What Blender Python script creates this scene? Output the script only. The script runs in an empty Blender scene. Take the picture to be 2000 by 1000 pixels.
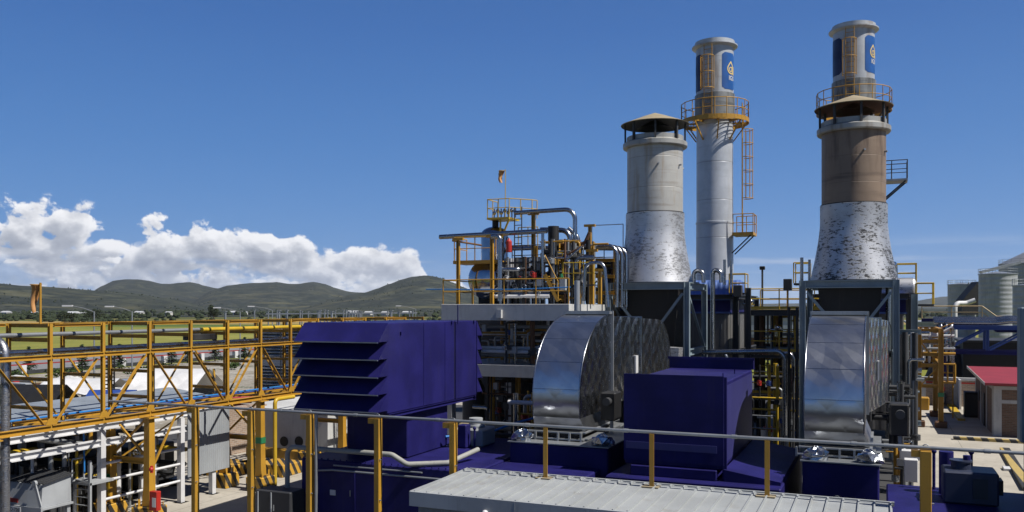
import bpy, bmesh, math, random
from math import sin, cos, tan, pi, radians, sqrt, atan2, hypot
from mathutils import Vector, Matrix, noise as mnoise
random.seed(7)
SC = bpy.context.scene
COL = SC.collection

# ---------------------------------------------------------------- survey
# World: X runs along the galvanised rail, Y runs along the pipe rack, Z up, metres.
# The photographer stands at (0, 0, 7.5) and looks 23.1 degrees left of +Y.
TH = radians(23.1); FPX = 1690.0; HOR = 602.0; EYE = 7.5
ST, CT = sin(TH), cos(TH)

def sight(x, y=HOR, X=None, Y=None, Z=None, d=None):
    """Point met by the line of sight through survey pixel (x, y) at a known X, Y, Z or depth d."""
    a = (x - 1000.0) / FPX
    rx, ry, rz = -ST + a * CT, CT + a * ST, -(y - HOR) / FPX
    if d is None:
        if X is not None: d = X / rx
        elif Y is not None: d = Y / ry
        else: d = (Z - EYE) / rz
    return Vector((rx * d, ry * d, EYE + rz * d))

# ---------------------------------------------------------------- mesh builder
class MB:
    def __init__(s):
        s.v = []; s.f = []; s.sm = []
    def add(s, vs, fs, smooth=False):
        o = len(s.v); s.v.extend([tuple(p) for p in vs])
        for f in fs:
            s.f.append(tuple(i + o for i in f)); s.sm.append(smooth)
        return s
    def box(s, x0, x1, y0, y1, z0, z1):
        x0, x1 = min(x0, x1), max(x0, x1); y0, y1 = min(y0, y1), max(y0, y1); z0, z1 = min(z0, z1), max(z0, z1)
        v = [(x0,y0,z0),(x1,y0,z0),(x1,y1,z0),(x0,y1,z0),(x0,y0,z1),(x1,y0,z1),(x1,y1,z1),(x0,y1,z1)]
        return s.add(v, [(0,3,2,1),(4,5,6,7),(0,1,5,4),(1,2,6,5),(2,3,7,6),(3,0,4,7)])
    def cbox(s, c, sz):
        return s.box(c[0]-sz[0]/2, c[0]+sz[0]/2, c[1]-sz[1]/2, c[1]+sz[1]/2, c[2]-sz[2]/2, c[2]+sz[2]/2)
    def bbox(s, x0, x1, y0, y1, z0, z1, b=0.03):
        """box with chamfered edges"""
        X = (x0, x0+b, x1-b, x1); Y = (y0, y0+b, y1-b, y1); Z = (z0, z0+b, z1-b, z1)
        v = []; 
        def q(i, j, k): v.append((X[i], Y[j], Z[k])); return len(v)-1
        fs = []; g = {}
        for i in (1, 2):
            for j in (1, 2):
                for k in (1, 2):
                    g[i,j,k,'x'] = q(0 if i == 1 else 3, j, k)
                    g[i,j,k,'y'] = q(i, 0 if j == 1 else 3, k)
                    g[i,j,k,'z'] = q(i, j, 0 if k == 1 else 3)
        for i in (1, 2):
            fs.append([g[i,1,1,'x'], g[i,2,1,'x'], g[i,2,2,'x'], g[i,1,2,'x']])
            fs.append([g[1,i,1,'y'], g[2,i,1,'y'], g[2,i,2,'y'], g[1,i,2,'y']])
            fs.append([g[1,1,i,'z'], g[2,1,i,'z'], g[2,2,i,'z'], g[1,2,i,'z']])
            for j in (1, 2):
                fs.append([g[i,j,1,'x'], g[i,j,2,'x'], g[i,j,2,'y'], g[i,j,1,'y']])
                fs.append([g[i,1,j,'x'], g[i,2,j,'x'], g[i,2,j,'z'], g[i,1,j,'z']])
                fs.append([g[1,i,j,'y'], g[2,i,j,'y'], g[2,i,j,'z'], g[1,i,j,'z']])
                for k in (1, 2):
                    fs.append([g[i,j,k,'x'], g[i,j,k,'y'], g[i,j,k,'z']])
        return s.add(v, fs)
    def frame(s, p0, p1, up):
        p0, p1 = Vector(p0), Vector(p1); t = (p1 - p0).normalized(); u = Vector(up)
        if abs(t.dot(u)) > 0.98: u = Vector((1, 0, 0)) if abs(t.x) < 0.9 else Vector((0, 1, 0))
        a = t.cross(u).normalized(); b = a.cross(t).normalized()
        return p0, p1, a, b
    def beam(s, p0, p1, w, h, up=(0, 0, 1)):
        p0, p1, a, b = s.frame(p0, p1, up); a = a * w / 2; b = b * h / 2
        v = [p0-a-b, p0+a-b, p0+a+b, p0-a+b, p1-a-b, p1+a-b, p1+a+b, p1-a+b]
        return s.add(v, [(0,1,2,3),(7,6,5,4),(0,4,5,1),(1,5,6,2),(2,6,7,3),(3,7,4,0)])
    def ibeam(s, p0, p1, w, h, t=0.02, up=(0, 0, 1)):
        p0, p1, a, b = s.frame(p0, p1, up); W, H = w/2, h/2; q = t/2; T = t*1.3
        prof = [(-W,-H),(W,-H),(W,-H+T),(q,-H+T),(q,H-T),(W,H-T),(W,H),(-W,H),(-W,H-T),(-q,H-T),(-q,-H+T),(-W,-H+T)]
        n = len(prof)
        v = [p0 + a*x + b*y for x, y in prof] + [p1 + a*x + b*y for x, y in prof]
        fs = [(i, i+n, (i+1) % n + n, (i+1) % n) for i in range(n)]
        fs += [(0,1,2,11),(3,4,9,10),(5,6,7,8)] ; fs += [(11+n,2+n,1+n,n),(10+n,9+n,4+n,3+n),(8+n,7+n,6+n,5+n)]
        return s.add(v, fs)
    def tube(s, p0, p1, r, n=10, r1=None, caps=True):
        return s.sweep([p0, p1], r, n, r1, caps)
    def sweep(s, pts, r, n=10, r1=None, caps=True):
        pts = [Vector(p) for p in pts]; m = len(pts)
        tang = []
        for i in range(m):
            a = pts[max(i-1, 0)]; b = pts[min(i+1, m-1)]
            if 0 < i < m-1:
                t = (pts[i]-a).normalized() + (b-pts[i]).normalized()
            else: t = b - a
            tang.append(t.normalized() if t.length > 1e-9 else Vector((0,0,1)))
        u = Vector((0,0,1)) if abs(tang[0].z) < 0.9 else Vector((1,0,0))
        nr = tang[0].cross(u).normalized()
        rings = []
        for i in range(m):
            t = tang[i]; nr = (nr - t * nr.dot(t))
            nr = nr.normalized() if nr.length > 1e-6 else t.orthogonal().normalized()
            bn = t.cross(nr)
            rr = r if r1 is None else r + (r1 - r) * i / (m - 1)
            rings.append([pts[i] + (nr*cos(2*pi*k/n) + bn*sin(2*pi*k/n)) * rr for k in range(n)])
        v = [p for rg in rings for p in rg]
        fs = [(i*n+k, i*n+(k+1) % n, (i+1)*n+(k+1) % n, (i+1)*n+k) for i in range(m-1) for k in range(n)]
        s.add(v, fs, True)
        if caps:
            s.add(rings[0], [tuple(range(n-1, -1, -1))]); s.add(rings[-1], [tuple(range(n))])
        return s
    def path(s, pts, r, n=12, br=None, k=6, caps=True):
        """pipe along corners rounded with elbows"""
        pts = [Vector(p) for p in pts]; br = br or r * 2.2; out = [pts[0]]
        for i in range(1, len(pts)-1):
            a, b, c = pts[i-1], pts[i], pts[i+1]
            u = (a-b); w = (c-b); lu, lw = u.length, w.length; u.normalize(); w.normalize()
            ang = u.angle(w)
            if ang > 3.1: out.append(b); continue
            dd = min(br / tan(ang/2), lu*0.49, lw*0.49); R = dd * tan(ang/2)
            ctr = b + (u+w).normalized() * (R / sin(ang/2))
            A = b + u*dd - ctr; B = b + w*dd - ctr; tot = A.angle(B); ax = A.cross(B).normalized()
            for j in range(k+1):
                out.append(ctr + Matrix.Rotation(tot*j/k, 3, ax) @ A)
        out.append(pts[-1])
        return s.sweep(out, r, n, None, caps)
    def lathe(s, c, prof, n=32, smooth=True, a0=0.0, a1=2*pi):
        full = abs(a1 - a0 - 2*pi) < 1e-6; m = n if full else n + 1
        for i in range(1, len(prof)-1):          # keep sharp corners sharp
            ax, az, bx, bz = prof[i][0]-prof[i-1][0], prof[i][1]-prof[i-1][1], prof[i+1][0]-prof[i][0], prof[i+1][1]-prof[i][1]
            if abs((atan2(ax*bz-az*bx, ax*bx+az*bz))) > 0.55:
                s.lathe(c, prof[:i+1], n, smooth, a0, a1); return s.lathe(c, prof[i:], n, smooth, a0, a1)
        v = [(c[0]+r*cos(a0+(a1-a0)*k/n), c[1]+r*sin(a0+(a1-a0)*k/n), c[2]+z) for r, z in prof for k in range(m)]
        fs = []
        for i in range(len(prof)-1):
            for k in range(n):
                k2 = (k+1) % m
                fs.append((i*m+k, i*m+k2, (i+1)*m+k2, (i+1)*m+k))
        return s.add(v, fs, smooth)
    def disc(s, c, r, n=24, up=True):
        v = [(c[0]+r*cos(2*pi*k/n), c[1]+r*sin(2*pi*k/n), c[2]) for k in range(n)]
        return s.add(v, [tuple(range(n)) if up else tuple(range(n-1, -1, -1))])
    def prism(s, poly, x0, x1, smooth_edges=False):
        """polygon in (y, z) pushed along x"""
        n = len(poly)
        A = [(x0, p[0], p[1]) for p in poly]; B = [(x1, p[0], p[1]) for p in poly]
        s.add(A + B, [(i, (i+1) % n, (i+1) % n + n, i+n) for i in range(n)], smooth_edges)
        s.add(A, [tuple(range(n-1, -1, -1))]); s.add(B, [tuple(range(n))])
        return s
    def quad(s, a, b, c, d): return s.add([a, b, c, d], [(0, 1, 2, 3)])
    def sphere(s, c, r, nu=12, nv=8, sc=(1, 1, 1), z0=-1.0):
        v = []; fs = []
        for j in range(nv+1):
            ph = -pi/2 + pi*j/nv
            for k in range(nu):
                v.append((c[0]+r*sc[0]*cos(ph)*cos(2*pi*k/nu), c[1]+r*sc[1]*cos(ph)*sin(2*pi*k/nu), c[2]+r*sc[2]*sin(ph)))
        for j in range(nv):
            for k in range(nu):
                fs.append((j*nu+k, j*nu+(k+1) % nu, (j+1)*nu+(k+1) % nu, (j+1)*nu+k))
        return s.add(v, fs, True)
    def ext(s, o): 
        return s.add(o.v, [], False) or s
    def build(s, name, mat, parent=None, label=None, bevel=0.0):
        me = bpy.data.meshes.new(name)
        off = Vector((0, 0, 0))
        q = parent
        while q is not None:
            off += q.location; q = q.parent
        if parent is None:
            n = max(1, len(s.v)); xs = [p[0] for p in s.v]; ys = [p[1] for p in s.v]; zs = [p[2] for p in s.v]
            off = Vector(((min(xs)+max(xs))/2, (min(ys)+max(ys))/2, min(zs)))
        me.from_pydata([(p[0]-off.x, p[1]-off.y, p[2]-off.z) for p in s.v], [], s.f)
        me.polygons.foreach_set('use_smooth', s.sm)
        me.materials.append(mat); me.update()
        o = bpy.data.objects.new(name, me); COL.objects.link(o)
        if parent is None: o.location = off
        else: o.parent = parent
        if label: o['label'] = label
        if bevel:
            b = o.modifiers.new('edge', 'BEVEL'); b.width = bevel; b.segments = 2; b.limit_method = 'ANGLE'
        return o

def railing(mb, pts, h=1.1, r=0.024, gap=1.5, mid=True, toe=0.0, closed=False, ends=True):
    pts = [Vector(p) for p in pts]; up = Vector((0, 0, h))
    if closed: pts = pts + [pts[0]]
    for a, b in zip(pts, pts[1:]):
        mb.tube(a+up, b+up, r, 6)
        if mid: mb.tube(a+up*0.52, b+up*0.52, r*0.85, 6)
        if toe: mb.beam(a+Vector((0,0,toe/2+0.02)), b+Vector((0,0,toe/2+0.02)), 0.012, toe)
        n = max(1, round((b-a).length / gap))
        for i in range(n + 1):
            p = a.lerp(b, i / n)
            if i == n and b is not pts[-1]: continue
            mb.tube(p, p+up, r, 6)
def ladder(mb, p0, p1, w=0.45, side=(1, 0, 0), r=0.025, gap=0.3):
    p0, p1 = Vector(p0), Vector(p1); s = Vector(side).normalized()*w/2
    mb.tube(p0-s, p1-s, r, 6); mb.tube(p0+s, p1+s, r, 6)
    n = int((p1-p0).length/gap)
    for i in range(1, n):
        q = p0.lerp(p1, i/n); mb.tube(q-s, q+s, r*0.7, 5)
def cage(mb, c, z0, z1, out, R=0.38, r=0.02, gap=0.9):
    """safety hoops and bars of a caged ladder; out = direction away from the wall"""
    o = Vector(out).normalized(); sd = Vector((-o.y, o.x, 0)); c = Vector(c)
    angs = [radians(a) for a in (-95, -60, -25, 25, 60, 95)]
    pt = lambda a, z: Vector((c.x, c.y, z)) + o*(0.35+R*cos(a)) + sd*R*sin(a)
    n = max(1, round((z1-z0)/gap))
    for i in range(n+1):
        z = z0+(z1-z0)*i/n
        mb.sweep([pt(radians(-115+23*k), z) for k in range(11)], r, 5)
    for a in angs: mb.tube(pt(a, z0), pt(a, z1), r*0.8, 5)

def thing(name, label, cat, loc=(0, 0, 0), group=None):
    o = bpy.data.objects.new(name, None); COL.objects.link(o)
    o.location = loc; o.empty_display_size = 0.3
    o['label'] = label; o['category'] = cat
    if group: o['group'] = group
    return o
def tag(o, label, cat, group=None):
    o['label'] = label; o['category'] = cat
    if group: o['group'] = group
    return o
def struct(o, kind='structure', label=None, cat=None):
    o['kind'] = kind
    if label: o['label'] = label
    if cat: o['category'] = cat
    return o
def copy_tree(o, parent=None):
    c = o.copy(); COL.objects.link(c)
    if parent is not None: c.parent = parent
    for ch in [x for x in o.children]:
        copy_tree(ch, c)
    return c
def again(o, loc, label, group=None):
    c = copy_tree(o); c.location = loc; c['label'] = label
    if group: c['group'] = group; o['group'] = group
    return c

# ---------------------------------------------------------------- materials
ALB = 0.68      # all reflectances are keyed to the exposure below
class X:
    """tiny expression layer over shader math nodes"""
    def __init__(s, nt, sock): s.nt = nt; s.s = sock
    def op(s, o, *a, **k):
        n = s.nt.nodes.new('ShaderNodeMath'); n.operation = o
        for i, q in enumerate((s,) + a):
            if isinstance(q, X): s.nt.links.new(q.s, n.inputs[i])
            else: n.inputs[i].default_value = q
        n.use_clamp = k.get('clamp', False)
        return X(s.nt, n.outputs[0])
    def __add__(s, o): return s.op('ADD', o)
    __radd__ = __add__
    def __sub__(s, o): return s.op('SUBTRACT', o)
    def __rsub__(s, o): return (s * -1.0) + o
    def __mul__(s, o): return s.op('MULTIPLY', o)
    __rmul__ = __mul__
    def __truediv__(s, o): return s.op('DIVIDE', o)
    def step(s, a, b):
        n = s.nt.nodes.new('ShaderNodeMapRange'); n.interpolation_type = 'SMOOTHSTEP'
        s.nt.links.new(s.s, n.inputs[0])
        for i, q in ((1, a), (2, b)):
            if isinstance(q, X): s.nt.links.new(q.s, n.inputs[i])
            else: n.inputs[i].default_value = q
        return X(s.nt, n.outputs[0])
    def lin(s, a, b, c=0.0, d=1.0):
        n = s.nt.nodes.new('ShaderNodeMapRange'); s.nt.links.new(s.s, n.inputs[0])
        for i, q in enumerate((a, b, c, d)): n.inputs[i+1].default_value = q
        return X(s.nt, n.outputs[0])
def combine(nt, *a):
    n = nt.nodes.new('ShaderNodeCombineXYZ')
    for i, q in enumerate(a):
        if isinstance(q, X): nt.links.new(q.s, n.inputs[i])
        else: n.inputs[i].default_value = q
    return n.outputs[0]
def noise(nt, vec, scale, detail=4, rough=0.55, dist=0.0, typ='FBM'):
    n = nt.nodes.new('ShaderNodeTexNoise'); n.noise_dimensions = '3D'
    nt.links.new(vec, n.inputs['Vector']); n.inputs['Scale'].default_value = scale
    n.inputs['Detail'].default_value = detail; n.inputs['Roughness'].default_value = rough
    n.inputs['Distortion'].default_value = dist
    return X(nt, n.outputs[0])
def voro(nt, vec, scale, feature='F1', out=0):
    n = nt.nodes.new('ShaderNodeTexVoronoi'); n.feature = feature
    nt.links.new(vec, n.inputs['Vector']); n.inputs['Scale'].default_value = scale
    return X(nt, n.outputs[out])
def mixc(nt, f, a, b, mode='MIX'):
    n = nt.nodes.new('ShaderNodeMix'); n.data_type = 'RGBA'; n.blend_type = mode
    for idx, q in ((0, f), (6, a), (7, b)):
        if isinstance(q, X): nt.links.new(q.s, n.inputs[idx])
        elif hasattr(q, 'is_linked'): nt.links.new(q, n.inputs[idx])
        elif idx == 0: n.inputs[0].default_value = q
        else: n.inputs[idx].default_value = (q[0], q[1], q[2], 1)
    return n.outputs[2]
class Mat:
    def __init__(s, name, rough=0.5, metal=0.0):
        m = bpy.data.materials.new(name); m.use_nodes = True; s.m = m; s.nt = m.node_tree
        s.b = s.nt.nodes['Principled BSDF']; s.b.inputs['Roughness'].default_value = rough; s.b.inputs['Metallic'].default_value = metal
        g = s.nt.nodes.new('ShaderNodeNewGeometry'); s.pos = g.outputs['Position']; s.nor = g.outputs['Normal']
        sp = s.nt.nodes.new('ShaderNodeSeparateXYZ'); s.nt.links.new(s.pos, sp.inputs[0])
        s.x, s.y, s.z = (X(s.nt, sp.outputs[i]) for i in range(3))
    def vec(s, *a): return combine(s.nt, *a)
    def noise(s, scale, detail=4, rough=0.55, vec=None, dist=0.0): return noise(s.nt, vec or s.pos, scale, detail, rough, dist)
    def mix(s, f, a, b, mode='MIX'): return mixc(s.nt, f, a, b, mode)
    def put(s, name, q):
        i = s.b.inputs[name]
        if name == 'Base Color':
            if isinstance(q, X): q = q.s
            q = mixc(s.nt, 1.0, q, (ALB, ALB, ALB), 'MULTIPLY')
        if isinstance(q, X): s.nt.links.new(q.s, i)
        elif hasattr(q, 'is_linked'): s.nt.links.new(q, i)
        elif isinstance(q, tuple): i.default_value = (q[0], q[1], q[2], 1)
        else: i.default_value = q
        return s
    def bump(s, h, dist=0.01, strength=1.0):
        n = s.nt.nodes.new('ShaderNodeBump'); n.inputs['Distance'].default_value = dist; n.inputs['Strength'].default_value = strength
        s.nt.links.new(h.s, n.inputs['Height']); s.nt.links.new(n.outputs[0], s.b.inputs['Normal'])
        return s

def paint(name, c, dirt=(0.08, 0.06, 0.04), rough=0.45, amt=0.35, metal=0.0, spec=0.4, streak=True, var=0.18):
    """coat of paint with mottling, run-down streaks and specks of grime"""
    m = Mat(name, rough, metal)
    big = m.noise(0.9, 5); fine = m.noise(14, 4, 0.65)
    c2 = tuple(q*(1-var) for q in c)
    col = m.mix(big.step(0.35, 0.65), c, c2)
    sv = m.vec(m.x*5.0, m.y*5.0, m.z*0.35)
    st = m.noise(1.3, 5, 0.6, vec=sv).step(0.56, 0.76) if streak else m.noise(2.4, 5).step(0.55, 0.75)
    col = m.mix(st*amt, col, dirt)
    col = m.mix(fine.step(0.62, 0.74)*amt*0.8, col, dirt)
    m.put('Base Color', col); m.put('Roughness', fine*0.25+(rough-0.12)); m.put('Specular IOR Level', spec)
    m.bump(big*0.6+fine*0.15, 0.012, 0.5)
    return m.m

YELLOW = paint('yellow_paint', (0.56, 0.30, 0.035), (0.15, 0.07, 0.03), amt=0.65)
YELLOW_RAIL = paint('yellow_rail_paint', (0.66, 0.43, 0.03), (0.2, 0.11, 0.03), amt=0.35)
BLUE = paint('navy_blue_paint', (0.0205, 0.0185, 0.136), (0.06, 0.055, 0.09), rough=0.5, amt=0.22, var=0.3, spec=0.16)
BLUE_TRIM = paint('bright_blue_paint', (0.035, 0.085, 0.34), (0.05, 0.05, 0.07), amt=0.3)
BLUE_PIPE = paint('sky_blue_paint', (0.03, 0.22, 0.6), (0.05, 0.08, 0.1), amt=0.3)
BLACK = paint('black_steel', (0.010, 0.010, 0.011), (0.06, 0.05, 0.045), rough=0.6, amt=0.3)
DARK = paint('dark_grey_steel', (0.045, 0.047, 0.052), (0.02, 0.02, 0.02), rough=0.6, amt=0.4)
GALV = paint('galvanised_steel', (0.40, 0.42, 0.44), (0.16, 0.15, 0.14), rough=0.42, amt=0.35, metal=0.55, spec=0.5)
FRAME_GREY = paint('blue_grey_frame_paint', (0.25, 0.315, 0.355), (0.06, 0.06, 0.06), rough=0.5, amt=0.35)
WHITE = paint('white_paint', (0.78, 0.78, 0.79), (0.25, 0.22, 0.2), rough=0.5, amt=0.25)
GREYP = paint('light_grey_paint', (0.42, 0.44, 0.46), (0.14, 0.13, 0.12), rough=0.5, amt=0.3)
RED = paint('red_paint', (0.5, 0.03, 0.02), (0.12, 0.03, 0.03), amt=0.25)
ORANGE = paint('orange_cloth', (0.62, 0.30, 0.10), (0.3, 0.12, 0.05), amt=0.3)
RUST = paint('rusty_steel', (0.17, 0.085, 0.045), (0.05, 0.03, 0.025), rough=0.8, amt=0.5)
LAGGING = paint('dusty_pipe_lagging', (0.36, 0.36, 0.33), (0.12, 0.11, 0.1), rough=0.7, amt=0.5)
TAN = paint('tan_dusty_sheet', (0.40, 0.33, 0.21), (0.16, 0.12, 0.08), rough=0.7, amt=0.35)
GREEN = paint('green_paint', (0.03, 0.22, 0.09), (0.04, 0.06, 0.04), amt=0.2)

def mk_metal(name, base, rough, bumpd, quilt=0.0, spots=0.0, streak=0.0, metal=1.0, dents=0.0, rv=0.12):
    m = Mat(name, rough, metal)
    fine = m.noise(9, 5, 0.65); big = m.noise(1.1, 4)
    col = m.mix(big.step(0.3, 0.7), base, tuple(q*0.78 for q in base))
    h = big*0.35 + fine*0.05
    if dents:
        dv = m.vec(m.x, m.y, m.z*0.55)
        h = h + voro(m.nt, dv, 2.6)*dents
    if streak:
        sv = m.vec(m.x*6.0, m.y*6.0, m.z*0.5)
        st = m.noise(1.2, 5, 0.65, vec=sv)
        col = m.mix(st.step(0.5, 0.68)*streak, col, tuple(q*0.42 for q in base))
        h = h + st*0.3
    if quilt:
        u = (m.x + m.y + m.z)/quilt; w = (m.x + m.y - m.z)/quilt
        h = h + (u.op('PINGPONG', 1.0) + w.op('PINGPONG', 1.0)).op('MINIMUM', 1.4)*1.6
    if spots:
        sv = m.vec(m.x*1.0, m.y*1.0, m.z*2.6)
        s1 = m.noise(4.0, 7, 0.74, vec=sv)
        # wear concentrates in patches
        patch = m.noise(0.55, 3)
        th = patch.lin(0.32, 0.64, 0.615, 0.455)
        sp = (s1 - th).step(0.0, 0.05)*spots
        col = m.mix(sp, col, (0.02, 0.02, 0.022))
        m.put('Metallic', (1.0 - sp*0.9)*metal)
        h = h - sp*0.5
    m.put('Base Color', col); m.put('Roughness', fine*rv + (rough-rv*0.5)); m.bump(h, bumpd, 0.6)
    return m.m
CLAD = mk_metal('bright_aluminium_cladding', (0.74, 0.76, 0.79), 0.33, 0.015, quilt=0.55, rv=0.08)
CLAD_SIDE = mk_metal('streaked_aluminium_cladding', (0.62, 0.65, 0.70), 0.26, 0.030, quilt=0.42, streak=0.5, dents=0.7, rv=0.1)
PIPE_SIL = mk_metal('pipe_cladding', (0.46, 0.48, 0.52), 0.26, 0.012, streak=0.3)
FLARE = mk_metal('flaking_silver_coat', (0.76, 0.77, 0.80), 0.50, 0.006, spots=0.6, metal=0.8)
FLARE_WORN = mk_metal('badly_flaking_silver_coat', (0.64, 0.65, 0.68), 0.50, 0.006, spots=0.95, metal=0.8)
DRUM = mk_metal('polished_drum_steel', (0.50, 0.51, 0.55), 0.12, 0.006)

def stack_skin(name, c, stain, metal=0.25, rough=0.5, amt=0.7, ring=1.5):
    m = Mat(name, rough, metal)
    az = m.y.op('ARCTAN2', m.x)
    band = m.noise(0.8, 5, 0.6); sv = m.vec(m.x*2.2, m.y*2.2, m.z*0.3); st = m.noise(1.0, 6, 0.62, vec=sv)
    lay = m.noise(1.0, 5, 0.6, vec=m.vec(m.x*0.25, m.y*0.25, m.z*3.0))
    col = m.mix(band.step(0.3, 0.7), c, tuple(q*0.82 for q in c))
    col = m.mix(st.step(0.48, 0.72)*amt, col, stain)
    col = m.mix(lay.step(0.55, 0.75)*amt*0.6, col, tuple(q*0.6 for q in stain))
    seam = (m.z/ring).op('FRACT').op('SUBTRACT', 0.5).op('ABSOLUTE').step(0.488, 0.497)
    col = m.mix(seam*0.7, col, tuple(q*0.45 for q in c))
    m.put('Base Color', col); m.put('Roughness', st*0.2+(rough-0.1)); m.bump(lay*0.4+band*0.8-seam*0.6, 0.02, 0.6)
    return m.m
INSUL = stack_skin('mottled_insulation_jacket', (0.30, 0.31, 0.31), (0.06, 0.06, 0.06), 0.35, 0.5, 1.0, 9.0)
STACK_A = stack_skin('weathered_grey_stack', (0.58, 0.57, 0.54), (0.40, 0.31, 0.21))
STACK_B = stack_skin('scorched_brown_stack', (0.285, 0.205, 0.145), (0.085, 0.05, 0.035), 0.15, 0.55, 0.85, 1.2)
CHIM = stack_skin('silver_chimney_paint', (0.62, 0.65, 0.70), (0.44, 0.45, 0.46), 0.25, 0.40, 0.35, 2.4)
CHIM_TOP = stack_skin('pale_chimney_paint', (0.56, 0.59, 0.63), (0.30, 0.25, 0.21), 0.2, 0.45, 0.7, 9.0)
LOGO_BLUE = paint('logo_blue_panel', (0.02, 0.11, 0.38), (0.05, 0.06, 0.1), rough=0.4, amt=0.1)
LOGO_SHADED = paint('logo_shaded_panel', (0.012, 0.02, 0.09), (0.05, 0.06, 0.1), rough=0.4, amt=0.1)  # shaded copy of the logo blue: shade put into the colour
LOGO_GOLD = paint('logo_gold_paint', (0.78, 0.60, 0.25), (0.3, 0.2, 0.1), rough=0.5, amt=0.1)

def concrete(name, c, joints=0.0, amt=0.4, stain=None):
    m = Mat(name, 0.85)
    a = m.noise(0.5, 6, 0.6); b = m.noise(6, 5, 0.6); sv = m.vec(m.x*3.0, m.y*3.0, m.z*0.4); st = m.noise(1.0, 5, 0.6, vec=sv)
    col = m.mix(a.step(0.3, 0.7), c, tuple(q*0.78 for q in c))
    col = m.mix(st.step(0.5, 0.75)*amt, col, stain or tuple(q*0.5 for q in c))
    col = m.mix(b.step(0.55, 0.72)*0.3, col, tuple(q*0.6 for q in c))
    if joints:
        j = None
        for ax in (m.x, m.y):
            q = (ax/joints).op('FRACT').op('SUBTRACT', 0.5).op('ABSOLUTE').step(0.494, 0.498)
            j = q if j is None else j.op('MAXIMUM', q)
        col = m.mix(j*0.75, col, tuple(q*0.3 for q in c))
    m.put('Base Color', col); m.bump(b*0.6+a, 0.01, 0.5)
    return m.m
CONC = concrete('grey_concrete', (0.60, 0.60, 0.59))
CONC_SLAB = concrete('yard_concrete', (0.50, 0.46, 0.39), joints=4.0, stain=(0.24, 0.21, 0.18))
ASPH = concrete('worn_asphalt', (0.17, 0.17, 0.175))
EARTH = concrete('brown_earth', (0.085, 0.062, 0.045))

def ribbed(name, c, pitch, axis, dirt=0.3, depth=0.02, metal=0.2, rough=0.5):
    m = Mat(name, rough, metal)
    ax = {'x': m.x, 'y': m.y, 'z': m.z, 'xy': m.x + m.y}[axis]
    w = (ax/pitch*2.0).op('PINGPONG', 1.0)
    n = m.noise(0.7, 5); sv = m.vec(m.x*4.0, m.y*4.0, m.z*0.4); st = m.noise(1.0, 5, 0.6, vec=sv)
    col = m.mix(n.step(0.3, 0.7), c, tuple(q*0.82 for q in c))
    col = m.mix(st.step(0.5, 0.75)*dirt, col, tuple(q*0.4 for q in c))
    m.put('Base Color', col); m.bump(w.step(0.25, 0.75) + n*0.1, depth, 1.0)
    return m.m
CORR_PANEL = ribbed('corrugated_panel', (0.50, 0.53, 0.56), 0.11, 'xy')
CORR_ROOF = ribbed('corrugated_roof', (0.34, 0.38, 0.42), 0.2, 'y', 0.45)
WALL_SHEET = ribbed('container_wall_sheet', (0.26, 0.27, 0.27), 0.42, 'x', 0.3, 0.03)
SILO = ribbed('silo_sheet', (0.46, 0.48, 0.50), 0.8, 'z', 0.35, 0.03, 0.1)
CASING = ribbed('boiler_casing', (0.17, 0.165, 0.16), 0.6, 'xy', 0.5, 0.03)
BLUE_RIB = ribbed('ribbed_navy_sheet', (0.036, 0.036, 0.175), 0.25, 'y', 0.25, 0.012, 0.0, 0.5)
ROOF_PALE = paint('pale_roof_sheet', (0.405, 0.425, 0.43), (0.27, 0.24, 0.20), rough=0.5, amt=0.38, streak=False, var=0.14)

def brick(name, c, mortar=(0.3, 0.27, 0.23)):
    m = Mat(name, 0.9)
    n = m.nt.nodes.new('ShaderNodeTexBrick'); m.nt.links.new(m.vec(m.x + m.y, m.z, 0.0), n.inputs['Vector'])
    n.inputs['Color1'].default_value = (*c, 1); n.inputs['Color2'].default_value = (c[0]*0.6, c[1]*0.6, c[2]*0.6, 1); n.inputs['Mortar'].default_value = (*mortar, 1)
    n.inputs['Scale'].default_value = 1.0; n.inputs['Brick Width'].default_value = 0.3; n.inputs['Row Height'].default_value = 0.1; n.inputs['Mortar Size'].default_value = 0.012
    a = m.noise(0.9, 5).step(0.4, 0.7)
    m.put('Base Color', m.mix(a*0.5, n.outputs[0], tuple(q*0.5 for q in c)))
    return m.m
BRICK = brick('brown_brick', (0.24, 0.14, 0.09), (0.2, 0.17, 0.14))
BRICK_TAN = brick('tan_brick', (0.44, 0.31, 0.22), (0.45, 0.4, 0.35))

def stripes(name, a, b, pitch, kx=1.0, ky=0.0, kz=1.0):
    m = Mat(name, 0.6)
    q = ((m.x*kx + m.y*ky + m.z*kz)/pitch).op('FRACT').op('GREATER_THAN', 0.5)
    n = m.noise(5, 5, 0.65).step(0.5, 0.72)
    m.put('Base Color', m.mix(n*0.5, m.mix(q, a, b), (0.2, 0.17, 0.13)))
    return m.m
HAZARD = stripes('yellow_black_stripes', (0.60, 0.33, 0.03), (0.02, 0.02, 0.02), 0.42, 1.0, 1.0, 0.6)
HAZARD_LOW = stripes('faded_yellow_black_stripes', (0.52, 0.38, 0.12), (0.03, 0.03, 0.03), 0.7, 1.0, 0.0, 0.5)
# ================================================================ camera, sun, sky
cam = bpy.data.cameras.new('camera'); camo = bpy.data.objects.new('camera', cam); COL.objects.link(camo)
camo.location = (0, 0, EYE); camo.rotation_euler = (pi/2, 0, TH)
cam.sensor_width = 36.0; cam.lens = 36.0*FPX/2000.0; cam.shift_y = (HOR-500.0)/2000.0
cam.clip_start = 0.1; cam.clip_end = 30000.0
SC.camera = camo

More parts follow.
